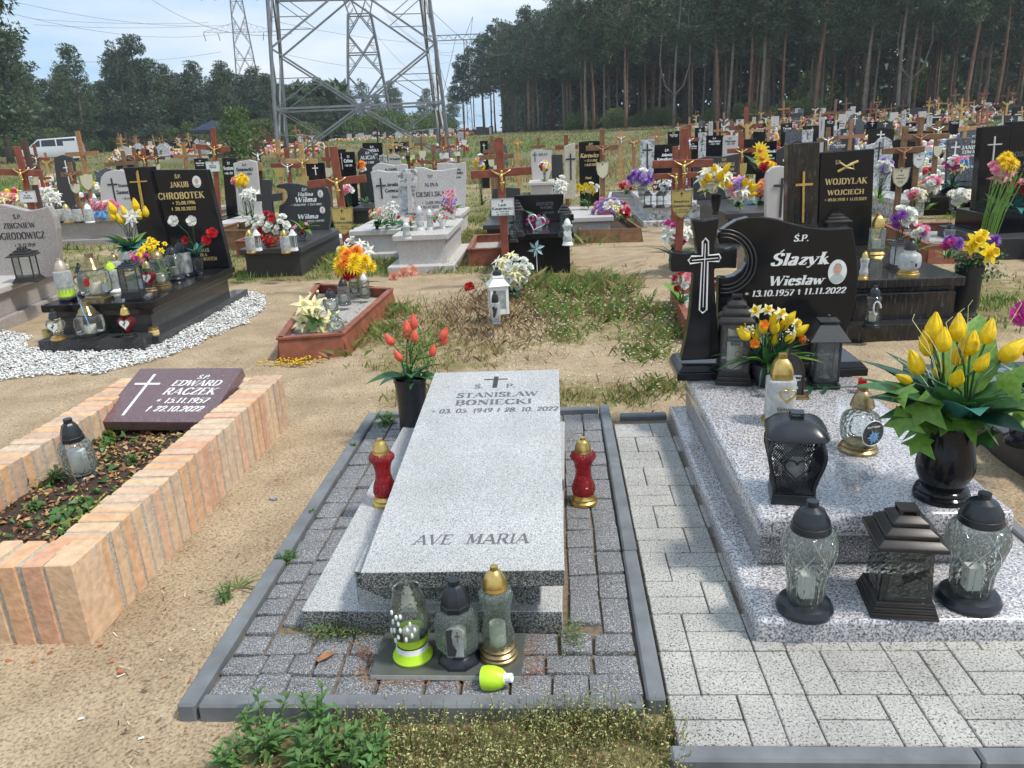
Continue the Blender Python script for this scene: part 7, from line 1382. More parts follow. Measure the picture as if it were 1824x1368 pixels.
for x,l in ((1402,'small dark square lantern before the marbled vase'),(1490,'second small dark square lantern nearer the tall red cross')): a = q3(x,755); b = q3(x,630); square_lantern(l,*a,16,*b,.33,m=M_darkmet)
a = q3(1453,645); b = q3(1453,560); heart_lantern('small red heart lantern beside the lilac roses',*a,12,*b,.62,M_glr,M_gold,M_gold); bunch(q3,1530,590,110,90,['white','white','lilac'],10,13.8,'white orchids between the lilac roses and the tall red cross',.1,z0=.4)
box_grave([(1.05,16.2),(1.9,15.8),(1.9,17.6),(1.2,17.8)],.22,M_pale,'pale stone frame with low pink flowers',M_soil); bunch(q3,1250,595,130,50,['pink','red','peach'],12,16.6,'low pink and red flowers in the pale stone frame',.1,z0=.2)
stone(q4,[(690,530),(800,500),(940,505),(1100,472),(1095,600),(1085,740),(690,740)],12.2,M_blackm,'dark grey gravestone reading KASIŃSKI in gold behind the big bouquet',[('Ś.P.',965,540,22,46),('KASIŃSKI',960,588,32,190),('STANISŁAW',980,628,24,150),('+ 30.01.2023',1020,660,16,100)],M_goldt,slab=(10.2,0,.46,M_blackm,2.15,3.45,True))
bunch(q4,870,700,260,220,['yt','white','cream','white','yt','wl'],22,10.1,'big bouquet of yellow tulips and white hydrangeas in a black vase',.13,z0=.75,nl=20,leaf=(M_leafl,M_leaf),lsz=.2); smallpot(q4,885,1000,100,180,10.2,M_black,'fluted black vase under the big white and yellow bouquet',.46)
bunch(q4,1085,790,230,180,['wl','lilac','white','yt','pl'],20,10.4,'sprawling bouquet of white lilies and lilac orchids beside the big bouquet',.12,z0=.5,nl=14,leaf=(M_leafl,M_leaf)); bunch(q4,1290,790,110,120,['peach','orange'],14,11.2,'bunch of peach roses in a rust coloured pot',.1,z0=.4); smallpot(q4,1290,960,90,80,11.2,M_redb,'rust coloured pot under the peach roses',.2,'flower_pot')
lantern('tall','frosted ornamental lantern on a blue foot beside the sprawling bouquet',*q4(1205,930),16,*q4(1200,790),.46,PC['blue'],M_glf,M_glf,None)
stone(q4,[(1255,378),(1440,355),(1430,640),(1255,660)],15.2,M_black,'black gravestone reading Kowalewski Elżbieta with a swirling relief',[('Ś.P.',1355,425,18,34,.1),('Kowalewski',1365,465,26,130,.1),('Halina',1350,500,20,90,.1),('* 1953  + 8.04.2022',1360,525,12,110)],M_white,panel=([(1142,345),(1258,340),(1250,660),(1142,660)],M_black),slab=(13.6,0,.4,M_blackm),oval=[(1275,388,14,18)])
bl = [('daisy','yellow',P3(*q4(x,y),14.6),s,(0,-1,.2)) for x,y,s in ((1285,445,.32),(1302,518,.32))]; bouquet('two tall yellow sunflowers before the Kowalewski stone','flowers',P3(*q4(1270,640),14.6),.0,bl,rnd_leaves(10,[M_leafd],.3,('broad',),(.7,1.3))); bunch(q4,1345,590,150,60,['yellow','red','orange'],12,14.2,'arrangement of yellow and red flowers under the sunflowers',.12,z0=.42)
cross(q4,(1122,285),(1118,450),(990,452),(1246,440),M_redw,'red wooden cross with gilded figure before the swirling black relief',(1115,700),M_figg,[(1130,620,32,62,'shield',M_plg,[])],Y=14.5)
# further gravestones right of the tall crosses, traced one by one
MISC = [(q4,[(955,330),(990,310),(1030,308),(1090,318),(1088,440),(950,450)],19.5,M_pale,'pale gravestone with curved top, left of the red cross with gilded figure','Marian'),(q4,[(800,312),(955,308),(950,450),(800,450)],19.8,M_black,'black rectangular gravestone reading Bartosz above a pink bouquet','Bartosz'),(q4,[(732,285),(800,282),(798,490),(735,495)],19.4,M_marble,'narrow grey marbled gravestone beside the Bartosz stone',''),(q4,[(640,370),(728,362),(730,480),(645,480)],18,M_black,'small black gravestone between the tall red cross and the marbled stone','Zdzisław'),(q4,[(455,280),(560,270),(560,360),(455,350)],24,M_black,'black gravestone with rounded shoulders behind the Jolanta stone','Irena'),
        (q4,[(1230,205),(1340,200),(1340,330),(1235,330)],31,M_black,'dark gravestone with white lettering high in the far rows','Roman'),(q4,[(1475,205),(1580,195),(1585,330),(1480,330)],32,M_black,'black gravestone with white cross beside the honey crosses','Teresa'),(q4,[(865,195),(935,190),(935,250),(865,250)],34,M_black,'small square black stone beside a pale pillar',''),(q4,[(825,185),(860,183),(858,290),(828,290)],33,M_pale,'narrow pale pillar stone in the far rows',''),(q4,[(1220,145),(1250,143),(1250,205),(1220,205)],42,M_pale,'tiny pale pillar stone at the foot of the pines',''),
        (q4,[(1675,225),(1820,220),(1820,360),(1680,350)],27,M_black,'wide black gravestone above the striped brown panel','Nowak'),(q4,[(1672,262),(1768,255),(1760,370),(1678,365)],22,M_marble,'grey gravestone with pink flowers above the striped panel',''),(q4,[(700,240),(790,238),(790,310),(705,300)],26,M_black,'low black stone behind the tall red-brown cross',''),(q5,[(428,342),(535,332),(530,465),(420,465)],22,M_blackm,'dark gravestone reading JORCZYŃSKI with pale side panel','JORCZYŃSKI'),(q5,[(375,348),(424,342),(416,450),(370,440)],22.1,M_marble,'pale marbled side slab with thin cross left of the JORCZYŃSKI stone',''),
        (q5,[(640,352),(720,335),(832,345),(826,480),(630,480)],20.5,M_black,'broad black gravestone with arched top behind the wing-shaped one',''),(q5,[(335,475),(380,442),(425,432),(482,482),(482,520),(335,520)],17.5,M_blue,'low pointed grey gravestone behind the Wojdylak stone','Anna'),(q5,[(605,520),(620,470),(690,450),(720,415),(770,403),(810,430),(822,500),(815,650),(620,650)],14.6,M_marble,'wing-shaped pale and black carved gravestone',''),(q5,[(818,435),(860,420),(900,425),(1000,440),(1006,640),(820,650)],14.7,M_black,'black gravestone with red portrait oval beside the carved wing',''),(q5,[(255,255),(300,250),(298,370),(255,375)],27,M_pale,'narrow white gravestone with a long dark cross',''),(q5,[(305,270),(370,262),(375,330),(305,330)],27.5,M_black,'black gravestone with white lettering next to the narrow white one','Zofia'),(q5,[(470,290),(500,240),(525,225),(560,245),(600,295),(600,330),(475,335)],30,M_blue,'rough boulder-shaped grey gravestone near the pines',''),(q5,[(620,290),(705,285),(710,330),(620,335)],31,M_black,'low black gravestone with white cross near the boulder stone',''),(q5,[(705,290),(820,283),(820,335),(708,340)],30.5,M_blackm,'wide low dark gravestone near the boulder stone',''),(q5,[(1255,285),(1330,275),(1335,320),(1258,325)],30,M_black,'small black stone reading ROGOZIK far behind the blue-grey one','ROGOZIK'),(q5,[(895,205),(925,203),(925,290),(895,290)],36,M_marble,'thin pale slab standing behind the brown crosses',''),(q5,[(1085,240),(1125,238),(1125,290),(1085,290)],36,M_pale,'small pale slab between the brown crosses',''),(q5,[(1680,240),(1780,235),(1780,330),(1690,330)],26,M_blackm,'dark gravestone beside the cross-shaped white one above the massive stone',''),(q5,[(160,325),(240,320),(245,400),(165,400)],26,M_black,'black rectangular stone over the striped panel','')]
def mono(s): return [(s,0,0,0,0)]
for q,P,Y,m,lab,nm in MISC:
    xs = [p[0] for p in P]; ys = [p[1] for p in P]; cx = sum(xs) / len(xs); w_ = max(xs) - min(xs); h = max(ys) - min(ys); ln = []; cr_ = None
    if nm: ln = [('Ś.P.',cx,min(ys) + h * .25,h * .09,w_ * .22),(nm,cx,min(ys) + h * .45,h * .14,w_ * .7),('* 1950 + 2022',cx,min(ys) + h * .6,h * .08,w_ * .6)]
    else: cr_ = (cx,min(ys) + h * .15,min(ys) + h * .35,max(ys) - h * .2,w_ * .3,M_dark if m in (M_pale,M_marble) else M_white)
    stone(q,P,Y,m,lab,ln,M_white if m in (M_black,M_blackm,M_blue) else M_dark,cross_=cr_,slab=(Y - 1.5,.03,th(ZP(*q(cx,300),Y)[0],Y) + .3),group=None)
for q,t_,c_,l_,r_,m,lab,Y in [(q5,(325,330),(320,420),(235,432),(402,412),M_brownw,'brown wooden cross standing above the Wojdylak stone',15.),(q4,(1225,235),(1215,260),(1150,270),(1300,262),M_yelw,'honey wooden cross before the dark far gravestone',27),(q4,(1378,185),(1372,240),(1320,245),(1425,240),M_yelw,'honey wooden cross right of the dark far gravestone',28),(q4,(1508,118),(1505,155),(1465,162),(1545,155),M_oranw,'high orange wooden cross at the foot of the pines',40),(q4,(1660,135),(1655,178),(1615,182),(1695,176),M_yelw,'honey cross silhouetted against the pine trunks',40),(q4,(1780,110),(1775,155),(1735,160),(1812,152),M_yelw,'yellowish cross near the dark JORCZYŃSKI corner',41),(q4,(905,190),(905,265),(865,270),(950,262),M_oranw,'weathered orange cross with leaning arms',28),(q4,(822,180),(820,215),(780,222),(850,216),M_redw,'small reddish cross beside the pale pillar',38),(q4,(1045,190),(1045,240),(1005,245),(1105,240),M_redw,'thin red cross with another close behind it',33),(q4,(1100,170),(1100,220),(1060,230),(1155,222),M_darkw,'dark wooden cross with white figure',34),(q5,(740,200),(738,235),(702,240),(775,235),M_oranw,'orange cross with small plaque near the far pines',45),(q5,(635,222),(633,258),(598,262),(668,256),M_oranw,'bright orange cross with round white plaque',43),(q5,(880,225),(878,262),(835,266),(920,260),M_oranw,'pair of orange crosses, the front one',42),(q5,(1275,158),(1272,200),(1240,205),(1308,198),M_oranw,'orange cross standing above the brown crosses',45),(q5,(1545,155),(1543,215),(1500,222),(1600,212),M_oranw,'tall orange cross above the massive black stone',33),(q5,(1665,170),(1665,212),(1625,218),(1705,208),M_redw,'reddish cross left of the white cross stone',42),(q5,(1380,300),(1375,340),(1320,350),(1500,330),M_yelw,'honey cross leaning behind the blue-grey stone',22),(q5,(1810,170),(1808,210),(1775,215),(1850,205),M_yelw,'honey cross at the upper photo edge',44),(q4,(350,230),(352,300),(290,302),(425,300),M_oranw,'orange cross behind the Jolanta stone',22),(q4,(145,335),(145,370),(95,375),(205,372),M_oranw,'weathered low cross with white figure left of the Jolanta stone',21),(q4,(30,262),(30,330),(-40,332),(100,330),M_yelw,'honey cross right of the Karewicz stone',21),(q4,(545,195),(545,240),(510,243),(600,240),M_oranw,'small orange cross over the tall red-brown one',34),(q4,(648,215),(648,350),(600,352),(735,345),M_redw,'red cross right behind the tall red-brown cross',18),(q0,(1105,235),(1105,245),(1092,247),(1118,246),M_yelw,'small honey cross with white shield right of Karewicz',25)]:
    cross(q,t_,c_,l_,r_,m,lab,None,M_figw if R.random() < .4 else (M_figg if R.random() < .5 else None),[(c_[0],c_[1] + 22,9,10,'shield',M_plc,[])] if R.random() < .5 and Y > 20 else (),Y=Y)

# ------------------------------------------------------------------ left-hand middle distance
stone(q1,[(712,745),(705,620),(712,540),(740,505),(800,486),(860,490),(960,520),(960,760)],15.6,M_pale,'pale round-shouldered gravestone reading Stanisław Samociuk half behind the Chrobotek stone',[('Stanisław',890,605,20,110),('Samociuk',890,655,26,130),('* 12.11.1957',905,695,14,80)],M_dark,cross_=(785,545,590,720,70,M_dark),slab=(13.9,0,.42,M_pink,-9.6,-6.6,True))
bunch(q1,350,690,190,150,['white','white','wl'],34,13.8,'great mound of white blossoms on the pinkish slab',.12,z0=.45,nl=6); bunch(q1,760,750,190,90,['pink','pink','white'],26,14.1,'wide mound of pink carnations on the pinkish slab',.12,z0=.45,nl=6); bunch(q1,740,805,110,50,['blue'],6,14.0,'turquoise ribboned flowers under the pink carnations',.12,z0=.42,leaf=(M_leaft,)); bunch(q1,60,690,190,70,['cream','pink','peach'],24,13.4,'cream and pink flowers behind the Ogrodowicz headstone',.12,z0=.3)
for x,l,c in ((430,'first lantern with dark cap on the pinkish slab by the white blossoms',M_darkmet),(488,'lantern with gold cap next to the dark-capped one on the pinkish slab',M_gold),(560,'clear lantern with grey cap in the middle of the pinkish slab',M_darkmet),(640,'white-capped frosted lantern near the pink carnations',M_whitepl)): a = q1(x,862); b = q1(x - 6,722); lantern('cylinder',l,*a,17,*b,.42,c,M_glf,c,None)
CR = [((118,320),(148,495),(-40,498),(300,510),M_redw,'red wooden cross with white plate reading Bożena Zielonka behind the Ogrodowicz stone',(232,760),M_figg,9.6,[(205,675,60,42,'rect',M_plw,[('Bożena',.1,.26,.8),('Zielonka',-.3,.3,1.2)])]),((170,285),(215,480),(150,490),(280,470),M_darkw,'thin dark leaning cross behind the Zielonka cross',(290,750),M_figw,10.6,[(238,562,45,32,'rect',M_plc,[])]),((238,305),(255,400),(160,402),(350,410),M_redw,'red cross with silver figure before the white van',(265,440),M_figw,22,[]),((488,430),(508,518),(435,520),(582,510),M_brownw,'light brown cross with white shield before the tall black stone',(540,640),M_oranw,14,[(540,618,34,34,'shield',M_plc,[])]),
      ((1008,335),(1020,400),(960,402),(1080,400),M_redw,'dark red cross just left above the Chrobotek headstone',(1045,600),M_figg,16,[]),((865,350),(875,425),(740,450),(975,432),M_brownw,'wide light brown cross behind the Samociuk stone',(885,560),None,16,[]),((943,330),(945,390),(900,395),(985,390),M_brownw,'thin light brown cross with small orange plate',(950,560),M_oranw,18,[]),((1095,335),(1100,398),(1040,400),(1165,402),M_darkw,'low dark cross with cream shield left of the tall red cross',(1105,540),M_figg,19,[(1112,470,26,26,'shield',M_plc,[])]),((1505,188),(1505,330),(1385,320),(1622,342),M_redw,'tall red cross with gold figure and white plate reading Hiszel behind the Chrobotek stone',(1515,770),M_figg,12.6,[(1508,462,48,38,'rect',M_plw,[('Stanisława',.1,.2,1.2),('Hiszel',-.3,.34,1.2)])])]
for a in CR: cross(q1,a[0],a[1],a[2],a[3],a[4],a[5],a[6],a[7],a[9],Y=a[8])
C2 = [((378,275),(384,372),(330,378),(428,370),M_yelw,'honey wooden cross with figure left of the brighter one',(390,560),M_oranw,17,[(390,510,30,26,'rect',M_plg,[])]),((434,330),(440,455),(330,455),(545,458),M_redw,'dark red wide cross with silver figure behind the honey cross',(455,560),M_figw,14,[(398,500,34,30,'rect',M_plg,[])]),((538,308),(548,425),(433,425),(655,425),M_yelw,'bright honey wooden cross above the Wilma stone',(570,600),M_figg,13,[(555,565,46,34,'shield',M_plg,[])]),((225,280),(235,375),(205,380),(265,370),M_darkw,'dark narrow cross with silver figure and gold plate',(255,580),M_figw,15,[(240,462,34,30,'rect',M_plg,[])]),((722,325),(728,410),(690,412),(765,408),M_redw,'cross with cream shield behind the leaning Wietrzyński cross',(735,620),None,17,[(732,505,32,34,'shield',M_plc,[])]),((492,290),(494,330),(450,332),(535,328),M_brownw,'small brown cross above the row of black stones',(500,420),None,28,[]),((620,290),(622,322),(585,325),(660,320),M_brownw,'tiny brown cross beside the pylon brace',(625,400),None,34,[]),
      ((1185,250),(1188,308),(1132,310),(1245,308),M_yelw,'honey cross in the meadow below the pylon',(1190,372),M_figg,25,[]),((1290,285),(1292,330),(1262,332),(1322,328),M_darkw,'dark cross with silver figure and black heart plate',(1298,470),M_figw,21,[(1296,402,16,16,'shield',M_blackpl,[])]),((1385,255),(1386,305),(1340,308),(1432,302),M_brownw,'light brown cross with two cream shields',(1395,380),None,27,[(1400,378,26,28,'shield',M_plc,[])]),((1475,310),(1478,430),(1385,432),(1570,425),M_brownw,'brown cross rising behind the pale neighbouring stones',(1480,560),M_oranw,16,[]),((1543,255),(1545,325),(1490,328),(1600,322),M_redw,'red cross with white plate right of the pylon foot',(1550,420),M_figg,22,[(1552,385,32,20,'rect',M_plw,[])]),((1642,260),(1643,318),(1600,320),(1688,316),M_redw,'smaller red cross with white plate right of the pylon foot',(1650,430),M_figw,26,[(1645,372,20,15,'rect',M_plw,[])])]
for a in C2: cross(q2,a[0],a[1],a[2],a[3],a[4],a[5],a[6],a[7],a[9],Y=a[8])
M2 = [(q1,[(380,400),(440,380),(500,395),(520,440),(515,640),(390,640)],17,M_blackm,'tall rounded black gravestone with brown cross before the white van',''),(q1,[(1368,405),(1460,405),(1460,490),(1368,490)],18,M_black,'black gravestone reading Zenon behind the tall red cross','Zenon'),(q2,[(-20,400),(80,402),(80,590),(-20,590)],15,M_black,'black gravestone with white lettering right of the tall red cross','Krystyna'),(q2,[(60,440),(110,425),(170,415),(225,428),(230,590),(62,590)],14.8,M_pale,'pale gravestone with wavy top reading Stanisław Sosnowski','Sosnowski'),(q2,[(790,342),(850,340),(855,520),(795,520)],16.4,M_black,'narrow black gravestone left of the Celina stone',''),(q2,[(830,360),(915,358),(920,520),(835,525)],16.2,M_black,'black gravestone reading Celina Ryczyńska with thin cross','Celina'),(q2,[(972,296),(1110,294),(1110,440),(975,440)],18.6,M_black,'black gravestone reading JANINA DOMIŃSKA','DOMIŃSKA'),(q2,[(940,360),(965,330),(1000,340),(1050,370),(1090,420),(1092,480),(940,510)],16.8,M_blackm,'dark wing-shaped gravestone with white lettering before the DOMIŃSKA stone','ALICJA'),(q2,[(570,435),(700,435),(705,540),(575,545)],15,M_black,'low black grave fence with pale vertical bars',''),(q2,[(1090,385),(1115,378),(1140,385),(1140,440),(1092,440)],18,M_marble,'small pale cross-shaped stone beside the wing-shaped one','')]
for q,P,Y,m,lab,nm in M2:
    xs = [p[0] for p in P]; ys = [p[1] for p in P]; cx = sum(xs) / len(xs); w_ = max(xs) - min(xs); h = max(ys) - min(ys); ln = []; cr_ = None
    if nm: ln = [('Ś.P.',cx,min(ys) + h * .25,h * .09,w_ * .22),(nm,cx,min(ys) + h * .45,h * .14,w_ * .7),('* 1950 + 2022',cx,min(ys) + h * .62,h * .08,w_ * .6)]
    else: cr_ = (cx,min(ys) + h * .15,min(ys) + h * .35,max(ys) - h * .2,w_ * .3,M_dark if m in (M_pale,M_marble) else M_white)
    stone(q,P,Y,m,lab,ln,M_white if m in (M_black,M_blackm) else M_dark,cross_=cr_,slab=(Y - 1.4,.03,th(ZP(*q(cx,300),Y)[0],Y) + .32))
bunch(q2,118,565,100,60,['yellow','pink','yellow'],12,14.2,'yellow and pink bouquet before the Sosnowski stone',.12,z0=.3); bunch(q2,975,465,40,80,['orange','red','white'],8,15.8,'orange flower cone beside the wing-shaped stone',.1,z0=.3); bunch(q2,870,620,80,60,['pink','white'],8,13.2,'pink flowers right of the leaning Wietrzyński cross',.1,z0=.1); bunch(q2,180,665,110,70,['white','wl'],14,12.6,'white lilies on the small plank grave left of the Wilma cross',.12,z0=.3)
box_grave([(-5.6,12.3),(-4.9,12.2),(-4.9,13.4),(-5.6,13.5)],.3,M_brownw,'small plank grave box with white lilies',M_soil); box_grave([(-4.85,11.5),(-4.1,11.4),(-4.1,12.0),(-4.85,12.1)],.22,M_redb,'low red board border left of the Wilma cross',M_soil)

# ------------------------------------------------------------------ the crowded far rows
def merged(name,parts):        # parts: [(MB, mat)]
    mb = MB(); ms = []
    for b,m in parts:
        n = len(mb.v); mb.v += b.v; mb.f += [tuple(i + n for i in f) for f in b.f]; mb.mi += [len(ms)] * len(b.f); ms.append(m)
    return mb.data(name,ms)
XM = [(M_yelw,'honey'),(M_oranw,'orange'),(M_redw,'red-brown'),(M_brownw,'brown'),(M_darkw,'dark')]
def far_proto(i):
    m,_ = XM[i % 5]; s = [1,.9,1.1][i % 3]; post = MB().box(-.045,-.03,-.1,.045,.03,1.75 * s).data('post',m); bar = MB().box(-.38,-.035,1.25 * s,.38,.025,1.34 * s).data('crossbar',m)
    fig = MB().bar((-.2,-.05,1.42 * s),(0,-.05,1.26 * s),.05).bar((.2,-.05,1.42 * s),(0,-.05,1.26 * s),.05).bar((0,-.05,1.36 * s),(0,-.05,.88 * s),.08).data('figure',[M_figg,M_figw,M_oranw][i % 3])
    pl = MB().at(0,-.05,.72 * s).prism([(a * .14,b * .16) for a,b in SH['shield']],-.01,.01).data('plaque',[M_plc,M_plg,M_plw][i % 3])
    return post,bar,fig,pl
FX = [far_proto(i) for i in range(15)]
SHP = [[(-.4,0),(.4,0),(.4,.95),(-.4,.95)],[(-.4,0),(.4,0),(.42,.8),(.3,.92),(0,1.0),(-.3,.88),(-.4,.95)],[(-.42,0),(.42,0),(.42,.75),(.2,.98),(-.1,1.05),(-.42,.8)],[(-.22,0),(.22,0),(.22,1.15),(-.22,1.15)],[(-.4,0),(.4,0),(.4,.8),(0,1.0),(-.4,.8)],[(-.5,0),(.5,0),(.5,.7),(.3,.74),(0,.7),(-.3,.78),(-.5,.72)]]
SM = [(M_black,'black'),(M_black,'black'),(M_blackm,'dark grey'),(M_pale,'pale'),(M_marble,'grey'),(M_blue,'blue-grey')]
def far_stone(i):
    m,nm = SM[i % 6]; P = SHP[(i * 5 + i // 6) % 6]; st = MB().prism(P,0,.09).data('stone',m); sl_ = MB().box(-.45,-1.6,.22,.45,.1,.3).box(-.4,-1.55,-.1,.4,.05,.22).data('slab',m)
    lt = MB(); tm = M_white if m in (M_black,M_blackm,M_blue) else M_dark
    for k in range(3): w_ = [.12,.26,.2][k] * (.6 if P[1][0] < .3 else 1); lt.box(-w_,-.004,.72 - k * .13 - .02,w_ * .0 - .01 if k == 0 else w_,-.001,.75 - k * .13)
    return st,sl_,lt.data('lettering',tm),nm
FSn = [far_stone(i) for i in range(18)]
def far_bunch(cols,seed):
    r2 = random.Random(seed); mb = MB()
    for i in range(16): mb.mat(r2.randrange(len(cols))).ball((r2.uniform(-.22,.22),r2.uniform(-.15,.15),.1 + r2.uniform(0,.25)),r2.uniform(.045,.08),5,3)
    mb.mat(len(cols))
    for i in range(8): mb.at(0,0,.06,0,-r2.uniform(.2,1.1),i * .8).leaf(.3,.1,.4,2,.3)
    return mb.at().data('bouquet',[PC[c] for c in cols] + [M_leaf])
FB = [(far_bunch(c,i),l) for i,(c,l) in enumerate([(['white','cream'],'white'),(['pink','white','magenta'],'pink and white'),(['yellow','orange'],'yellow'),(['red','white'],'red and white'),(['white','lilac'],'white and lilac'),(['yellow','white','red'],'mixed'),(['blue','white'],'pale blue'),(['peach','cream'],'peach')])]
FL_ = [merged('grave_lantern',[(MB().lathe([(.07,0),(.05,.04)],8),a),(MB().lathe([(.06,.04),(.07,.12),(.055,.22)],8),b),(MB().lathe([(.05,.22),(.02,.32)],8),a)]) for a,b in ((M_gold,M_glf),(M_blackpl,M_glf),(M_whitepl,M_glf),(M_gold,M_glr))]
nx_ = ns_ = nb_ = nl_ = 0; occ = []
taken = [(o.location.x,o.location.y) for o in COL.objects if o.parent is None and o.get('category') in ('cross','gravestone','grave') and o.location.y > 15]
def far_grave(x,y,place,px):
    global nx_,ns_,nb_,nl_
    if any((x - a) ** 2 + ((y - b) / 1.6) ** 2 < .75 for a,b in taken): return
    z = th(x,y); rz = R.uniform(-.08,.08); u = R.random(); far = y > 55
    if u < px and nx_ < 250:
        i = R.randrange(15); t = thing('wooden_cross',f'{XM[i % 5][1]} wooden cross far off, {place}','cross',(x,y,z),rz,f'small {XM[i % 5][1]} crosses, {place}'); nx_ += 1; s = R.uniform(.7,1.12); t.scale = (s,s,s * R.uniform(.85,1.1)); t.rotation_euler.y = R.uniform(-.07,.07)
        for n,me in zip(('post','crossbar','figure','plaque'),FX[i]):
            if n in ('post','crossbar') or (R.random() < .6 and y < 70): link(n,me,t)
        if R.random() < .5 and ns_ < 280: pass
    elif ns_ < 270:
        i = R.randrange(18); st,sl_,lt,nm = FSn[i]; t = thing('gravestone',f'{nm} gravestone far off, {place}','gravestone',(x,y,z),rz,f'small {nm} gravestones, {place}'); ns_ += 1; s = R.uniform(.85,1.15); t.scale = (s,s,s); link('stone',st,t); link('slab',sl_,t)
        if y < 60: link('lettering',lt,t)
    taken.append((x,y))
    return z
heap = []
def far_rows(y0,y1,dy,xa,xb,dx,place,px,skip=.12):
    global nb_,nl_
    y = y0
    while y < y1:
        x = xa(y) + R.uniform(0,dx)
        while x < xb(y):
            if R.random() > skip:
                X,Y_ = x + R.uniform(-.15,.15),y + R.uniform(-.3,.3); far_grave(X,Y_,place,px)
                for k in range(3):
                    fx,fy = X + R.uniform(-.35,.35),Y_ - R.uniform(.25,1.4); hz = th(fx,fy) + R.choice([.0,.3]); i = R.randrange(8)
                    if R.random() < (.8 if Y_ < 60 else .6):
                        if nb_ < 190 and Y_ < 52: o = link('bouquet',FB[i][0],None,(fx,fy,hz),R.uniform(0,6)); tag(o,f'{FB[i][1]} flowers on a far grave, {place}','flowers',f'{FB[i][1]} flowers, {place}'); s = R.uniform(.8,1.4); o.scale = (s,s,s); nb_ += 1
                        else: heap.append((fx,fy,hz,i))
                    if R.random() < .5 and nl_ < 220 and Y_ < 45: i = R.randrange(4); o = link('grave_lantern',FL_[i],None,(fx + .3,fy - .2,hz)); tag(o,f'{["gold-capped", "black-capped", "white-capped", "red"][i]} lantern on a far grave, {place}','lantern',f'{["gold-capped", "black-capped", "white-capped", "red"][i]} lanterns, {place}'); nl_ += 1
            x += dx * R.uniform(.85,1.3)
        y += dy
far_rows(19.5,30,2.6,lambda y: 2.2 + .28 * (y - 19),lambda y: y * .74,1.5,'among the right-hand rows',.35)
far_rows(30,62,3.0,lambda y: .165 * y,lambda y: y * .72,1.7,'in the crowded rows before the pines',.45)
far_rows(62,78,3.4,lambda y: .26 * y,lambda y: y * .72,2.0,'at the foot of the pine wood',.6)
far_rows(20,34,3.2,lambda y: -.66 * y,lambda y: -.40 * y,2.4,'in the left-hand field',.5,.35)
far_rows(60,90,3.6,lambda y: -.56 * y,lambda y: -.30 * y,1.5,'in the bright strip below the left wood',.75,.1)
far_rows(24,60,5.5,lambda y: -.30 * y,lambda y: -.06 * y,3.6,'in the meadow below the pylon',.6,.45)
# the remaining blossoms far off, as one mass
mb = MB()
for fx,fy,hz,i in heap + [(x,y,th(x,y),R.randrange(8)) for x,y in [(R.uniform(-.56,-.29) * yy,yy) for yy in [R.uniform(60,86) for _ in range(420)]]] + [(x,y,th(x,y),R.randrange(8)) for x,y in [(R.uniform(-.28,-.1) * yy,yy) for yy in [R.uniform(96,100) for _ in range(130)]]]:
    for k in range(6): mb.mat(R.choice([0,0,1,2,3,4,5])).ball((fx + R.uniform(-.3,.3),fy + R.uniform(-.3,.3),hz + R.uniform(.05,.35)),R.uniform(.06,.13),4,3)
stuff(obj('far_flowers',mb,[PC['white'],PC['pink'],PC['yellow'],PC['red'],M_leaf,PC['peach']]),'specks of flowers and lanterns on the farthest graves','flowers')
mb = MB()
for i in range(110): x = R.uniform(-.27,-.08) * 98; y = 98 + R.uniform(-1,3); mb.mat(R.randrange(2)).box(x,y,th(x,y),x + R.uniform(.3,.8),y + .2,th(x,y) + R.uniform(.5,1.0))
stuff(obj('far_gravestones',mb,[M_blackm,M_pale]),'row of tiny dark gravestones behind the pylon','gravestones')
# ------------------------------------------------------------------ trees
def crown_mesh(name,seed,z0,z1,rad_,ncl,per,s,m,shape='pine',cl_r=(.5,.95),flatk=.55):
    rs = np.random.RandomState(seed); t = rs.rand(ncl);
    if shape == 'pine': prof = np.sin(np.pi * np.clip(t * .86 + .1,0,1)) ** .7 * (1 - .25 * t)
    elif shape == 'full': prof = (1 - t) ** .55 * .9 + .15
    else: prof = np.sqrt(np.clip(1 - (t * 2 - 1) ** 2,0,1)) * .9 + .1
    a = rs.uniform(0,6.283,ncl); rr = rad_ * prof * np.sqrt(rs.uniform(.15,1,ncl)); off = rs.normal(0,.25,(ncl,2))
    C = np.stack([rr * np.cos(a) + off[:,0],rr * np.sin(a) + off[:,1],z0 + (z1 - z0) * t],1); cr = rs.uniform(*cl_r,ncl)
    n = ncl * per; d = rs.normal(0,1,(n,3)); d /= np.linalg.norm(d,axis=1)[:,None]; k = rs.uniform(.35,1,n) ** .5
    P = np.repeat(C,per,0) + d * (np.repeat(cr,per) * k)[:,None] * np.array([1,1,flatk])
    u = rs.normal(0,1,(n,3)); u /= np.linalg.norm(u,axis=1)[:,None]; u = u * .6 + d * .6; v = np.cross(u,rs.normal(0,1,(n,3))); v /= np.linalg.norm(v,axis=1)[:,None]; L_ = (s * rs.uniform(.6,1.4,n))[:,None]
    V = np.stack([P - v * L_ * .32,P + v * L_ * .32,P + u * L_],1).reshape(-1,3)
    me = bpy.data.meshes.new(name); me.vertices.add(n * 3); me.vertices.foreach_set('co',V.ravel()); me.loops.add(n * 3); me.polygons.add(n)
    me.loops.foreach_set('vertex_index',np.arange(n * 3,dtype=np.int32)); me.polygons.foreach_set('loop_start',(np.arange(n) * 3).astype(np.int32)); me.materials.append(m); me.update(); return me,C
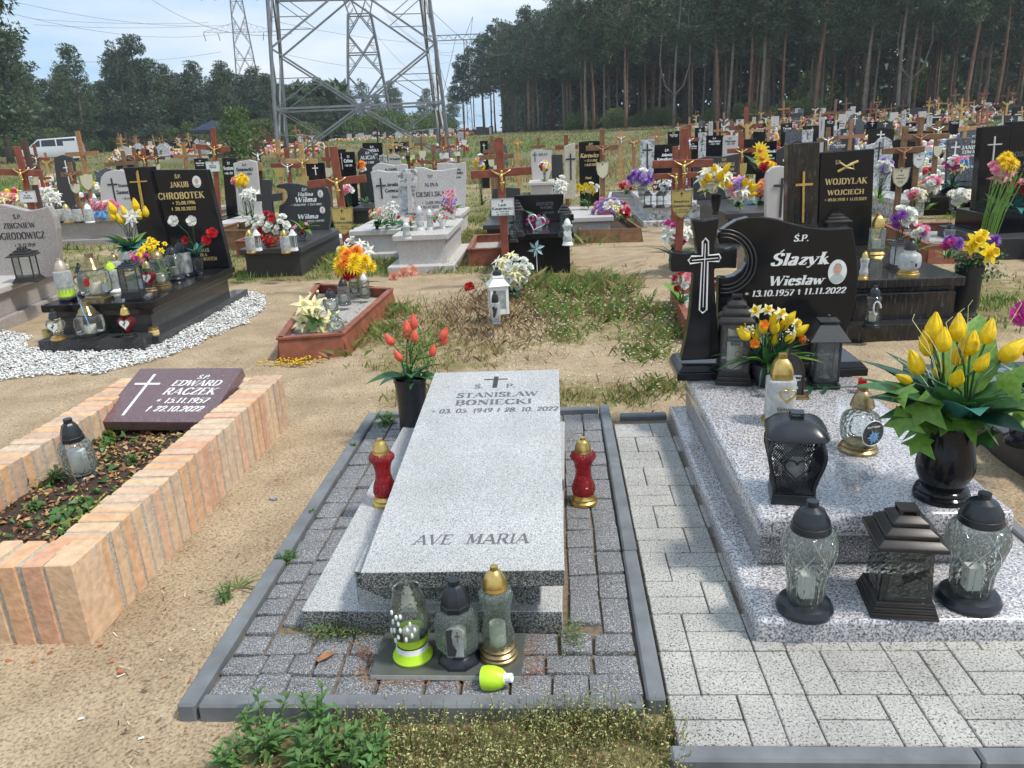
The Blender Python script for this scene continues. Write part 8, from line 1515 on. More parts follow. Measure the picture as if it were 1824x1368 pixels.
def trunk_mesh(seed,h,r,m,C=None,dead=8,lean=.4,zlo=.15,fork=False):
    r2 = random.Random(seed); mb = MB(); ph = r2.uniform(0,6); pts = [(lean * math.sin(ph + t * 3) * t,lean * math.cos(ph + t * 2.3) * t,h * t - .3 * (t == 0)) for t in [i / 9 for i in range(10)]]
    mb.tube(pts,[r * (1.25 if i == 0 else 1 - .08 * i) for i in range(10)],7)
    def at(z): k = min(8,max(0,int(z / h * 9))); f = z / h * 9 - k; return Vector(pts[k]).lerp(Vector(pts[k + 1]),min(1,max(0,f)))
    if C is not None:
        for c in C[::3]:
            z = min(h * .93,max(h * .2,c[2] - .8)); b = at(z); c = Vector(c); mb.tube([b,b.lerp(c,.5) + Vector((0,0,-.15)),c],r * .22,4,r * .05)
    for i in range(dead):
        z = h * r2.uniform(zlo,.6); b = at(z); a = r2.uniform(0,6.28); L_ = r2.uniform(.6,2.0); e = b + Vector((math.cos(a) * L_,math.sin(a) * L_,r2.uniform(-.3,.9))); mid = b.lerp(e,.5) + Vector((0,0,r2.uniform(-.2,.2))); mb.tube([b,mid,e],r * .16,3,r * .03)
        if r2.random() < .6: mb.tube([mid,mid + Vector((r2.uniform(-.5,.5),r2.uniform(-.5,.5),.6))],r * .08,3,r * .02)
    if fork:
        b = at(h * .18)
        for s in (-1,1): mb.tube([b,b + Vector((s * .9,0,.9)),b + Vector((s * 1.5,0,3)),b + Vector((s * 1.2,0,h * .45)),b + Vector((s * 1.6,0,h * .6))],r * .6,6,r * .25)
    return mb.data('trunk',m,True)
TP = []
for i in range(6):
    h = 17 + (i % 3); c,C = crown_mesh('crown',10 + i,h * .44,h * .99,2.9,66,90,.28,M_needle if i % 2 else M_needle2); TP.append((trunk_mesh(20 + i,h * .97,.17,[M_bark,M_barkr,M_barkg][i % 3],C,9),c))
TL = []
for i in range(4):
    h = 13.5; c,C = crown_mesh('crown',40 + i,h * .12,h * .98,2.5,105,84,.25,M_needle2 if i % 2 else M_needle,'full' if i % 2 else 'pine',(.45,.95)); TL.append((trunk_mesh(50 + i,h * .95,.2,M_bark,C,3),c))
TD = []
for i in range(3):
    h = 3.4; c,C = crown_mesh('crown',60 + i,.2,h,1.7,40,60,.26,M_leafb,'round',(.4,.75),.9); TD.append((trunk_mesh(70 + i,h * .8,.05,M_bark,C,0,.1),c))
edge_cols = [trunk_mesh(90 + i,17,.15 + .03 * (i % 3),[M_barkr,M_barkg,M_barkr,M_barkg][i % 4],None,20,.7,.1,fork=(i == 3)) for i in range(5)]
ntree = 0
def tree(pr,x,y,label,group,s=1.,name='pine_tree',cat='tree',sz=None,trunk=None):
    global ntree
    t = thing(name,label,cat,(x,y,th(x,y)),R.uniform(0,6.28),group); t.scale = (s,s,sz or s); link('trunk',trunk or pr[0],t); link('crown',pr[1],t); ntree += 1; return t
def topz(x,y,prof):
    v = Vector((x,y,0)) - Vector((0,0,HC)); r = (_r[0] * x + _r[1] * y + _r[2] * -HC) / v.dot(FW) * FP + 912; yy = np.interp(r,[p[0] for p in prof],[p[1] for p in prof]); return r,ZP(r,yy,y)[1]
PR_R = [(760,170),(800,120),(850,92),(880,58),(930,36),(1040,-12),(1150,-50),(1900,-130)]
PR_L = [(-200,-60),(60,-30),(85,150),(120,140),(150,96),(185,158),(215,122),(255,92),(295,98),(325,132),(360,106),(400,118),(445,112),(480,128),(505,148),(530,170)]
def wood(P,rows,sp,protos,label,group,s=(.85,1.15),depth=4.5,first=None):
    """rows of trees behind the edge line P"""
    for r_ in range(rows):
        for i in range(len(P) - 1):
            a,b = Vector(P[i]),Vector(P[i + 1]); n = max(1,int((b - a).length / sp)); nv = Vector((-(b - a).y,(b - a).x)).normalized(); nv = nv if nv.y > 0 else -nv
            for k in range(n):
                p = a.lerp(b,(k + R.uniform(.1,.9)) / n) + nv * (r_ * depth + R.uniform(-1.5,1.5)) ; lab = label if r_ else first or label; rr_ = None
                if 'right' in group or 'left' in group:
                    px_,zt = topz(p.x,p.y,PR_R if 'right' in group else PR_L); hh = 17.5 if 'right' in group else 13.3
                    if 'right' in group and px_ < 795: continue
                    k_ = (zt - th(p.x,p.y)) / hh; s_ = min(R.uniform(.9,1.15),k_ * R.uniform(.86,1.05)); tree(R.choice(protos),p.x,p.y,lab,group if r_ or not first else group + ', front row',max(.8 if 'left' in group else .45,s_),sz=max(.45,s_)); continue
                tree(R.choice(protos),p.x,p.y,lab,group if r_ or not first else group + ', front row',R.uniform(*s))
wood([(72,80),(42,81),(20,87),(5,101),(-7,126),(-18,150)],7,4.3,TP,'tall dark pine standing inside the wood on the right','pines of the right-hand wood',first='tall bare-trunked pine on the front edge of the right-hand wood')
# the pale or reddish trunks that stand out along the edge, one by one
for i,(px,Y,k,lab) in enumerate(((1042,97,1,'slender reddish pine with many dead side twigs, leftmost of the bare trunks'),(1056,97,0,'reddish pine close beside the leftmost slender one'),(1112,92,0,'bent orange-barked pine with a bowed top branch'),(1195,86,3,'forked pine whose two side limbs curve up like a candelabrum'),(1270,83,2,'straight pale-barked pine right of the forked one'),(1287,83,1,'thin pale pine leaning slightly beside the straight one'),(1322,82,4,'thin whitish trunk leaning right at the edge of the wood'),(1342,81,1,'tall whitish trunk rising out of the picture'),(1382,81,0,'brownish trunk with drooping dead limbs'),(1437,80,2,'leaning grey trunk behind the far black gravestones'),(1520,79,1,'grey trunk with wide dead twigs near the boulder-shaped gravestone'),(1578,77,1,'whitish trunk with crooked forks, tallest of the pale ones'),(1597,79,3,'faint forked trunk right of the tallest pale one'),(1692,76,4,'grey-brown trunk with fan of dead branches above the brown crosses'),(1745,77,0,'reddish trunk near the picture edge'))):
    x = ZP(px,205,Y)[0]; c = TP[(i * 2 + 1) % 6][1]; t = tree((edge_cols[k],c),x,Y - 2.5,lab,None,1.); t.rotation_euler.z = 0 if k == 3 else R.uniform(0,6)
wood([(-76,100),(-55,104),(-35,112),(-31,122)],4,3.2,TL,'dense dark pine of the wood on the left','pines of the left-hand wood',(.7,.98),5,'dense dark pine on the front edge of the left-hand wood')
for px,Y,s,lab in ((8,62,1.32,'large dark pine nearest on the left, cut by the picture edge'),(-60,60,1.45,'largest dark pine at the left picture edge'),(-40,74,.95,'dark pine behind the nearest left pair'),(150,92,.88,'pointed dark pine standing apart beside the gap in the sky'),(60,84,.7,'lower dark pine under the nearest left one'),(230,96,.92,'broad dark pine left of the tallest group'),(262,98,.98,'tallest broad pine of the left wood')):
    x = ZP(px,240,Y)[0]; tree(R.choice(TL),x,Y,lab,None,s)
wood([(-70,215),(-25,225)],2,6.5,TL,'distant tree behind the pylons','distant trees behind the pylons',(.75,1.0),6); wood([(-60,190),(-38,200)],1,5,TL,'distant tree behind the pylons','distant trees behind the pylons',(.9,1.1))
for i in range(46): Y = R.uniform(118,140); x = R.uniform(-.33,-.125) * Y; tree(R.choice(TD),x,Y,'bright green shrub thicket below the pylons','bright green shrubs below the pylons',R.uniform(.6,1.1),'leafy_shrub','shrub')
for i in range(40): a = R.random(); x,y = -74 + a * 42 + R.uniform(-2,2),97 + a * 9 + R.uniform(-1,1); tree(R.choice(TD),x,y,'young green broadleaf shrub under the left-hand wood','green shrubs under the left wood',R.uniform(.35,.9),'leafy_shrub','shrub')
for i in range(30): a = R.random(); x,y = 2 + a * 24 + R.uniform(-1,1),101 - a * 17 - 3 + R.uniform(-1,1); tree(R.choice(TD),x,y,'low green shrub at the edge of the right-hand wood','low shrubs at the right wood edge',R.uniform(.3,.6),'leafy_shrub','shrub')
for i in range(14): a = R.random(); x,y = 15 + a * 70,108 + R.uniform(0,10); tree(R.choice(TD),x,y,'sunlit green shrub deep inside the right-hand wood','green shrubs deep in the right wood',R.uniform(.8,1.8),'leafy_shrub','shrub')
x = ZP(430,250,55)[0]; tree(TD[0],x,55,'young green sapling beside the navy tent',None,.9,'sapling','tree')
def back_mass():
    me1,_ = crown_mesh('woodland',99,0,12,1,10,10,.5,M_needle); n = 46000; rs = np.random.RandomState(8); u = rs.rand(n)
    x = np.where(u < .66,rs.uniform(-12,105,n),rs.uniform(-95,-34,n)); y = np.where(u < .66,np.interp(x,[-12,5,20,45,105],[190,140,124,118,118]) + rs.uniform(0,6,n),128 + rs.uniform(0,6,n)); z = rs.uniform(0,1,n) * np.where(u < .66,np.interp(x,[-12,5,20],[11,13,15]),9.) + 1
    P = np.stack([x,y,z],1); d = rs.normal(0,1,(n,3)); d /= np.linalg.norm(d,axis=1)[:,None]; v = np.cross(d,rs.normal(0,1,(n,3))); v /= np.linalg.norm(v,axis=1)[:,None]
    V = np.stack([P - v * .5,P + v * .5,P + d * 1.2],1).reshape(-1,3); me = bpy.data.meshes.new('woodland'); me.vertices.add(n * 3); me.vertices.foreach_set('co',V.ravel()); me.loops.add(n * 3); me.polygons.add(n); me.loops.foreach_set('vertex_index',np.arange(n * 3,dtype=np.int32)); me.polygons.foreach_set('loop_start',(np.arange(n) * 3).astype(np.int32)); me.materials.append(M_needle); me.update()
    stuff(link('woodland',me),'dense dark depth of the woods behind the front trees','woods'); bpy.data.meshes.remove(me1)
back_mass()

# ------------------------------------------------------------------ pylons and wires
def dpt(px,py,d): r = Vector((px - 912.,py - 684.,FP)); rr = Vector(_r); dd = Vector(_d); return Vector((0,0,HC)) + (rr * r.x + dd * r.y + FW * FP) * (d / FP)
def pylon(name,label,px,d,levels,prof,w_,th_,m,arms=(),head=None):
    """levels: heights; prof: half widths (u, v) at each; four tapering legs, braced faces"""
    g = dpt(px,250,d); C_ = Vector((g.x,g.y,th(g.x,g.y))); u = Vector((g.y,-g.x,0)).normalized(); v = Vector((g.x,g.y,0)).normalized(); t = thing(name,label,'pylon',C_)
    def pt(a,b,z): return u * a + v * b + Vector((0,0,z))
    for sa in (-1,1):
        for sb in (-1,1):
            mb = MB()
            for i in range(len(levels) - 1): mb.bar(pt(sa * prof[i][0],sb * prof[i][1],levels[i]),pt(sa * prof[i + 1][0],sb * prof[i + 1][1],levels[i + 1]),w_ * 1.5)
            obj('leg',mb,m,t)
    for f in range(4):
        mb = MB()
        def q(s,z,k=None):     # point on face f, s -1..1
            i = max(j for j in range(len(levels)) if levels[j] <= z + 1e-6); i = min(i,len(levels) - 2); a = (z - levels[i]) / (levels[i + 1] - levels[i]); hu = prof[i][0] + (prof[i + 1][0] - prof[i][0]) * a; hv = prof[i][1] + (prof[i + 1][1] - prof[i][1]) * a
            return [pt(s * hu,-hv,z),pt(hu,s * hv,z),pt(s * hu,hv,z),pt(-hu,s * hv,z)][f]
        for i in range(1,len(levels)):
            z0,z1 = levels[i - 1],levels[i]; mb.bar(q(-1,z1),q(1,z1),w_ * 1.1)
            if i == 1:
                for s in (-1,1): mb.bar(q(0,z1),q(s,z0),w_); mb.bar(q(s * .5,(z0 + z1) / 2),q(s,z1),th_); mb.bar(q(s * .5,(z0 + z1) / 2),q(s,(z0 + z1) * .55),th_)
            else:
                zm = (z0 + z1) / 2
                for s in (-1,1): mb.bar(q(0,z0),q(s,zm),w_); mb.bar(q(s,zm),q(0,z1),w_); mb.bar(q(s * .5,z0 + (zm - z0) / 2),q(s,z0),th_); mb.bar(q(s * .5,zm + (z1 - zm) / 2),q(s,z1),th_); mb.bar(q(s * .5,z0 + (zm - z0) * .5),q(s,z0 + (zm - z0) * .5),th_); mb.bar(q(s * .5,zm + (z1 - zm) * .5),q(s,zm + (z1 - zm) * .5),th_)
        obj('bracing',mb,m,t)
    for z,L_ in arms:
        for s in (-1,1):
            mb = MB(); k = prof[-1][0] * .9; e = pt(s * L_,0,z + .2); mb.bar(pt(0,0,z),e,th_); mb.bar(pt(s * k,0,z + 2.2),e,th_); n = 6
            for i in range(n): a = pt(s * (k + (L_ - k) * i / n),0,z); b = pt(s * (k + (L_ - k) * (i + .5) / n),0,z + 2.2 * (1 - (i + .5) / n)); mb.bar(a,b,th_ * .7); mb.bar(b,pt(s * (k + (L_ - k) * (i + 1) / n),0,z),th_ * .7)
            a_ = obj('cross_arm',mb,m,t)
            for x in (L_ * .62,L_): obj('insulator',MB().tube([pt(s * x,0,z),pt(s * (x - .3),0,z - 1.6)],.09,5),M_steeld,a_)
    if head: head(t,pt)
    return t,pt,C_
pylon('power_pylon','big galvanised lattice pylon whose legs fill the middle of the sky',648,46,[0,3.0,9.1,16.5,23,29],[(4.75,2.9),(4.6,2.8),(4.2,2.5),(3.3,2.2),(2.2,1.6),(1.6,1.2)],.10,.045,M_steel,((24,9),(29.5,12)))
def yhead(t,pt):
    for s in (-1,1):
        for b in (-1,1):
            mb = MB(); P = [(2.0 * s,23),(4.0 * s,30),(3.0 * s,34),(7 * s,39)]
            for (a0,z0),(a1,z1) in zip(P,P[1:]): mb.bar(pt(a0,b,z0),pt(a1,b * .8,z1),.2)
            for i in range(6): z = 23 + 7 * i / 6; mb.bar(pt(s * (2 + 2 * i / 6),b,z),pt(s * (.8 + 2 * (i + 1) / 6),b,z + 1.1),.1)
            mb.bar(pt(.3 * s,b,23),pt(3.2 * s,b,30),.14)
            obj('head_frame',mb,M_steeld,t)
    mb = MB(); mb.bar(pt(-11,0,34),pt(11,0,34),.25).bar(pt(-11,0,35.6),pt(11,0,35.6),.2); obj('beam',mb,M_steeld,t)
pylon('power_pylon','farther lattice pylon seen between the legs of the big one',662,158,[0,8,16,23],[(4.6,3.5),(3.8,2.9),(3.0,2.3),(2.2,1.7)],.2,.1,M_steeld,(),yhead)
pylon('power_pylon','tall slim lattice mast with two pairs of arms above the left wood',456,178,[0,10,18,24,30,36,42],[(3.4,3.4),(2.6,2.6),(2.0,2.0),(1.6,1.6),(1.25,1.25),(1.0,1.0),(.6,.6)],.1,.06,M_steeld,((23.5,7.8),(31.5,7.4),(39,7)))
def portal():
    g = dpt(818,240,270); u = Vector((g.y,-g.x,0)).normalized(); t = thing('power_pylon','far portal pylon with long beam and slanting stays at the edge of the right wood','pylon',(g.x,g.y,th(g.x,g.y))); P = lambda a,z: u * a + Vector((0,0,z))
    for s in (-6,4):
        mb = MB()
        for b in (-.8,.8): mb.bar(P(s + b,0),P(s + b * .6,30),.25)
        for i in range(10): mb.bar(P(s + (.8 if i % 2 else -.8),i * 3),P(s + (-.8 if i % 2 else .8),i * 3 + 3),.14)
        obj('leg',mb,M_steeld,t)
    mb = MB(); mb.bar(P(-9,30),P(9,30),.3).bar(P(-9,31.6),P(9,31.6),.3)
    for i in range(12): mb.bar(P(-9 + i * 1.5,30 + 1.6 * (i % 2)),P(-9 + i * 1.5 + 1.5,30 + 1.6 * ((i + 1) % 2)),.16)
    obj('beam',mb,M_steeld,t); mb = MB()
    for a,b,c,d in ((-9,36,-3,14),(-9,36,-6,31),(7,37,3,16),(7,37,4,31),(1,31,-5,12)): mb.bar(P(a,b),P(c,d),.16)
    obj('stay',mb,M_steeld,t)
portal()
for i,(a,b,da,db,sag,lab) in enumerate((((-60,-18),(418,44),120,178,2,'from the upper left corner to the slim mast'),((-60,2),(405,58),110,178,2.5,'second from the left corner to the slim mast'),((60,34),(372,40),150,178,.5,'nearly level at the upper arms of the slim mast'),((60,44),(372,46),150,178,.5,'just under the level one at the slim mast'),((90,108),(395,92),150,178,1,'to the lower arm of the slim mast'),((480,36),(900,70),178,300,3,'from the slim mast across behind the big pylon'),((490,92),(800,110),178,280,3,'from the lower arms across behind the big pylon'),((260,-8),(520,60),60,46,1,'dropping from the top edge to the big pylon'),((668,0),(812,90),158,270,4,'from the farther pylon to the portal pylon'),((690,30),(830,90),158,270,4,'lower one from the farther pylon to the portal'),((770,20),(905,95),46,90,1,'slanting down right of the big pylon'),((668,60),(790,150),158,270,3,'lowest between the farther pylon and the portal'))):
    A,B_ = dpt(*a,da),dpt(*b,db); pts = [A.lerp(B_,k / 14) - Vector((0,0,4 * sag * (k / 14) * (1 - k / 14))) for k in range(15)]; o = MB().tube(pts,.022 * (da + db) / 300 + .006,4); o = tag(obj('power_line',o,M_steeld),'power line ' + lab,'wire')

# ------------------------------------------------------------------ van and tent
def van():
    p = G(95,287); d = 60; p = dpt(96,283,62); p.z = th(p.x,p.y); t = thing('van','silver-white people carrier parked behind the left-hand graves','van',p,rad(205)); M_w = mat('silver_car_paint',(.6,.62,.64),.25,.2,coat=.6,var=.03)
    prof = [(-2.3,.35),(2.2,.35),(2.35,.6),(2.3,.95),(1.5,1.15),(.75,1.75),(-2.0,1.85),(-2.3,1.2)]; obj('body',MB().prism(prof,-.85,.85),M_w,t,bevel=.06,seg=3,smooth=.7)
    gm = mat('dark_window',(.02,.025,.03),.05,coat=.5)
    for s in (-1,1):
        for P in ([(.65,1.2),(1.35,1.18),(.72,1.65),(.6,1.66)],[(-.45,1.2),(.55,1.2),(.5,1.66),(-.45,1.7)],[(-1.9,1.22),(-.55,1.2),(-.55,1.7),(-1.85,1.74)]): obj('side_window',MB().prism(P,s * .853 - .004,s * .853 + .004),gm,t)
        for x in (-1.45,1.45):
            w_ = obj('wheel',MB().at(x,s * .8,.34,rad(90)).lathe([(.33,-.1),(.34,0),(.33,.1)],18),M_blackpl,t,smooth=.6); obj('rim',MB().at(x,s * .92,.34,rad(90)).lathe([(.2,-.01),(.2,.01)],12),M_steel,w_)
        obj('headlight',MB().at(2.2,s * .62,.85).box(-.05,-.16,-.1,.12,.16,.08),M_glf,t,bevel=.02)
    obj('windscreen',MB().add([(1.48,-.75,1.19),(1.48,.75,1.19),(.8,.68,1.72),(.8,-.68,1.72)],[(0,1,2,3)]),gm,t).location = (.03,0,.02)
van()
tag(obj('open_door',MB().box(-.02,-.5,.3,.02,.5,1.6),MC['silver_car_paint'],loc=(dpt(131,283,61).x,dpt(131,283,61).y,th(-38,60)),rz=rad(120)),'open pale door standing out behind the parked people carrier','car door')
def tent():
    p = dpt(388,276,60); p.z = th(p.x,p.y); t = thing('party_tent','navy pop-up tent with pyramid roof before the left-hand wood','tent',p,rad(15)); m = mat('navy_fabric',(.012,.02,.045),.7); h = 1.45
    obj('roof',MB().add([(-h,-h,2.0),(h,-h,2.0),(h,h,2.0),(-h,h,2.0),(0,0,2.7)],[(0,1,4),(1,2,4),(2,3,4),(3,0,4)]),m,t)
    mb = MB()
    for k in range(4): mb.at(rz=k * math.pi / 2).add([(-h,-h,2.0),(h,-h,2.0),(h,-h - .02,1.78),(-h,-h - .02,1.78)],[(0,1,2,3)])
    obj('valance',mb,m,t)
    for a in (-1,1):
        for b in (-1,1): obj('leg',MB().box(a * h * .97 - .02,b * h * .97 - .02,0,a * h * .97 + .02,b * h * .97 + .02,2.0),M_darkmet,t)
tent()

# ------------------------------------------------------------------ weeds and small things close by
M_weed = mat('weed_leaf',(.10,.20,.05),.5,var=.2,scale=40,island=.25,trans=.25); M_weed2 = mat('weed_stem',(.16,.17,.06),.6,island=.3,trans=.2); M_seed = mat('seed_head',(.5,.45,.2),.7,island=.3,trans=.2)
def leafy(name,label,c,h,n,spread,L_,stems=8,seed=0,cat='plant'):
    r2 = random.Random(seed); t = thing(name,label,cat,(c[0],c[1],th(c[0],c[1])));
    for s in range(stems):
        a = r2.uniform(0,6.28); r_ = spread * math.sqrt(r2.random()); hh = h * r2.uniform(.5,1); b = Vector((r_ * .4 * math.cos(a),r_ * .4 * math.sin(a),-.01)); e = Vector((r_ * math.cos(a),r_ * math.sin(a),hh)); mb = MB().tube([b,b.lerp(e,.5) + Vector((0,0,.02)),e],.0028,4,.0015)
        for i in range(n):
            f = .15 + .85 * i / n; p = b.lerp(e,f); q = i * 2.4 + s; mb.at(p.x,p.y,p.z,r2.uniform(-.3,.3),-(.15 + .9 * f * f),q); mb.leaf(L_ * (1.15 - .6 * f) * r2.uniform(.8,1.15),L_ * .24,.35,4,.3)
        obj('stem',mb,M_weed,t)
    return t
for i,(px,py,h,sp,ns,L_,lab) in enumerate(((565,1300,.17,.05,7,.06,'upright leafy weed with its tip above the kerb, tallest of the clump'),(470,1330,.13,.09,12,.065,'spreading leafy weed left of the tallest one'),(600,1350,.14,.08,12,.065,'dense leafy weed below the tallest one'),(520,1385,.13,.09,12,.07,'leafy weed at the bottom edge between the others'),(410,1365,.1,.06,8,.055,'low leafy weed at the edge of the sand'),(670,1365,.12,.06,9,.06,'long-leaved weed next to the yellowish ground cover'),(640,1400,.12,.07,9,.06,'long-leaved weed cut by the bottom edge'))):
    p = G(px,py); leafy('leafy_weed',lab,p,h * 1.1,13,sp * 1.15,L_ * .85,max(4,int(ns * .7)),i)
def fine_weeds():
    mb = MB(); r2 = random.Random(5); n = 0
    while n < 2700:
        x,y = r2.uniform(-.95,.3),r2.uniform(1.36,1.83); d = float(fbm(x,y,5,77,3)); edge = (x < -.62)
        if y > 1.8 and x > .2: continue
        if r2.random() > (.2 if edge else 1.0) * max(.06,2.6 * (d - .25)): continue
        n += 1; h = r2.uniform(.03,.085) * (1.25 if y > 1.68 else 1) * (.8 + .5 * d); b = Vector((x,y,th(x,y) - .005)); e = b + Vector((r2.uniform(-.035,.035),r2.uniform(-.02,.05),h)); mb.mat(0).at().tube([b,e],.0009,3,.0006)
        for k in range(r2.randint(4,8)):
            f = r2.uniform(.1,1); p = b.lerp(e,f); mb.mat(r2.choice([0,0,2,2,3]) if f < .6 else r2.choice([1,1,2])).at(p.x,p.y,p.z,r2.uniform(-.6,.6),r2.uniform(-1.2,.3),r2.uniform(0,6.28)).leaf(r2.uniform(.006,.013),r2.uniform(.0025,.006),.2,2,.3)
    o = stuff(obj('fine_weeds',mb.at(),[M_weed2,M_seed,mat('weed_yellowgreen',(.2,.22,.05),.6,island=.4,trans=.25),mat('weed_rust',(.3,.15,.06),.7,island=.3)]),'yellowish fine weeds with tiny seed heads growing along the front kerb','weeds')
fine_weeds()
def little_weeds():
    for i,(px,py,z,h,sp,ns,lab) in enumerate(((512,995,.01,.035,.05,14,'low weed with tiny pale flowers growing over the left kerb'),(555,916,.01,.03,.02,6,'tiny weed in the kerb joint above the flowering one'),(628,795,.01,.03,.025,7,'small weed at the kerb near the tall black vase'),(688,752,.01,.07,.05,7,'weed with broad leaves at the far left corner of the dark paving'),(405,1065,-.03,.07,.05,9,'grassy weed on the sand beside the left kerb'),(1330,700,-.03,.05,.03,4,'unused') )):
        if lab == 'unused': continue
        p = G(px,py,z); t = leafy('small_weed',lab,p,h,8,sp,.022 if i != 3 else .06,ns,40 + i); t.location.z = z - .005
    mb = MB(); r2 = random.Random(9)
    for i in range(900):
        px = r2.choice([r2.gauss(610,40),r2.gauss(590,25),r2.gauss(1020,12)]); py = r2.gauss(1128,7) if px < 800 else r2.gauss(1135,18); p = G(px,py,.0); mb.at(p.x,p.y - .012,r2.uniform(0,.035),r2.uniform(-.8,.8),r2.uniform(-1.2,.2),r2.uniform(0,6.28)).mat(r2.choice([0,1])).leaf(r2.uniform(.006,.016),.005,.2,2,.3)
    stuff(obj('creeping_weeds',mb.at(),[M_weed,M_weed2]),'creeping weeds along the front edge of the grey base slab','weeds')
    mb = MB(); c = G(455,1045)
    for i in range(16): a = r2.uniform(0,6.28); L_ = r2.uniform(.06,.16); mb.at(G(425,1050).x,G(425,1050).y,-.03,0,-r2.uniform(.15,.8),a).leaf(L_,.006,.5,4,.4)
    tag(obj('grass_tuft',mb.at(),M_g1),'arching grass tuft on the sand beside the left kerb','grass tuft')
little_weeds()
def bits():
    p = G(580,1172,.004); o = tag(obj('bark_chip',MB().add([(-.03,-.01,.004),(-.005,-.017,.01),(.03,-.008,.006),(.034,.006,.004),(.0,.014,.012),(-.03,.006,.002),(0,0,.0)],[(0,1,4,5),(1,2,3,4),(0,5,6),(5,4,6),(4,3,6),(3,2,6),(2,1,6),(1,0,6)]),mat('bark_chip',(.36,.16,.07),.8,var=.3),loc=(p.x,p.y,.006),rz=.7),'orange-brown flake of pine bark lying on the dark pavers','bark chip')
    p = G(487,890); tag(obj('stone_chip',MB().flat([(-.02,-.008),(.0,-.014),(.022,-.004),(.016,.01),(-.01,.012)],0,.012),M_grey2d,loc=(p.x,p.y,th(p.x,p.y))),'small grey stone chip on the sand between brick border and kerb','stone')
    mb = MB(); r2 = random.Random(3)
    for px,py in ((20,1148),(28,1150),(160,1140),(172,1160),(210,1192),(215,1200),(15,1180),(90,1165),(60,1180),(200,1180),(180,1150),(35,1140),(120,1150)):
        p = G(px,py); s = r2.uniform(.004,.011); mb.at(p.x,p.y,p.z + .004,0,0,r2.uniform(0,6)).flat([(-s,-s * .5),(s * .6,-s * .7),(s,.2 * s),(.1 * s,s * .7),(-s * .8,s * .4)],0,s * .6)
    stuff(obj('brick_crumbs',mb.at(),mat('brick_crumb',(.5,.17,.07),.9,island=.3)),'orange crumbs of brick on the sand below the brick border','crumbs')
    for x,y,l in ((145,1283,'scrap of white paper on the sand'),(252,1318,'tiny white scrap nearer the bottom edge')): p = G(x,y); tag(obj('paper_scrap',MB().flat([(-.008,-.003),(.008,-.004),(.009,.003),(-.006,.004)],0,.002),M_whitepl,loc=(p.x,p.y,p.z + .006),rz=.5),l,'paper')
    # needles on the tile edges and dry stalks on the mound
    mb = MB()
    for i in range(130):
        px,py = r2.choice([(r2.gauss(650,8),r2.gauss(1165,22)),(r2.gauss(950,12),r2.gauss(1170,25)),(r2.uniform(640,900),r2.gauss(1220,6))]); p = G(px,py,.004); a = r2.uniform(0,6.28); l = r2.uniform(.008,.03); mb.at(p.x,p.y,r2.uniform(.003,.012),0,r2.uniform(-.15,.15),a).box(-l,-.0006,0,l,.0006,.001)
    stuff(obj('pine_needles',mb.at(),mat('rust_needles',(.32,.12,.05),.8,island=.4)),'rust coloured pine needles round the ceramic tile','needles')
    n = 4200; rs = np.random.RandomState(4); x = -.6 + rs.normal(0,.36,n); y = 6.7 + rs.normal(0,.5,n); P = np.stack([x,y,terr(x,y) - .01],1); o = blades('dry_stalks',P,rs.uniform(.02,.09,n),np.full(n,.0035),[M_g2,mat('stalk_brown',(.16,.1,.05),.8,island=.3)],1.0,rs.randint(0,2,n)); stuff(o,'dry brown stalks covering the earth mound','stalks')
    n = 1100; rs = np.random.RandomState(6); x = rs.uniform(-.4,1.1,n); y = rs.uniform(4.6,7.6,n); z = terr(x,y) + rs.uniform(.04,.16,n); pts = np.stack([x,y,z],1); o = pebbles('white_meadow_flowers',pts,.005,.011,petal('cream2',(.7,.68,.45)),.4); stuff(o,'specks of tiny pale meadow flowers behind the grey slab','flowers')
    n = 120; x = -2.25 + rs.normal(0,.09,n) + rs.uniform(0,.35,n); y = 5.62 + rs.normal(0,.04,n); o = pebbles('yellow_sedum',np.stack([x,y,terr(x,y) + rs.uniform(.0,.05,n)],1),.006,.014,PC['yellow'],.5); stuff(o,'clump of yellow stonecrop at the corner of the red-brown border','flowers')
bits()
# thin bare twig and wire-like stalks over the brick-edged soil
mb = MB().tube([G(160,950,.1),Vector((*(G(165,900,.15))[:2],.16)),Vector((*G(150,800,.3)[:2],.32)),Vector((*G(130,760,.38)[:2],.4))],.003,5,.001); p = G(160,950,.1)
t = thing('bare_twig','thin bare twig standing in the soil at the left of the brick border','twig',(p.x,p.y,.1)); mb = MB().tube([(0,0,0),(.01,.02,.12),(-.01,.0,.26),(-.03,.02,.33),(-.08,.02,.36)],.003,5,.001).tube([(-.01,0,.2),(.03,.02,.28)],.0015,4); obj('stem',mb,mat('twig_brown',(.13,.075,.04),.9),t)
lantern('oct','clear ribbed lantern with worn black cap standing crooked in the brick-edged soil',152,864,52,140,743,.12,M_blackpl,M_glc,M_blackpl,lambda t,r,h: obj('candle_label',MB().box(-r * .5,-r * .3,h * .15,r * .5,r * .3,h * .5),M_whitepl,t),candle=False,tilt=rad(3))
for i,(px,py,s) in enumerate(((60,820,.045),(95,845,.05),(40,860,.05),(130,900,.04),(200,905,.045),(235,815,.04),(190,790,.035),(320,780,.04),(255,870,.035),(20,810,.05),(60,900,.045),(110,800,.04))):
    p = G(px,py,.14); t = leafy('soil_plant',f'green rosette plant {["beside the lantern", "near the left bricks", "at the left picture edge", "in front of the lantern", "right of the lantern foot", "near the right bricks", "behind the lantern", "below the maroon plaque", "against the right-hand bricks", "beside the bare twig", "in the near corner", "left of the lantern"][i]} in the brick-edged soil',p,.05,7,.03,s,6,70 + i); t.location.z = .115
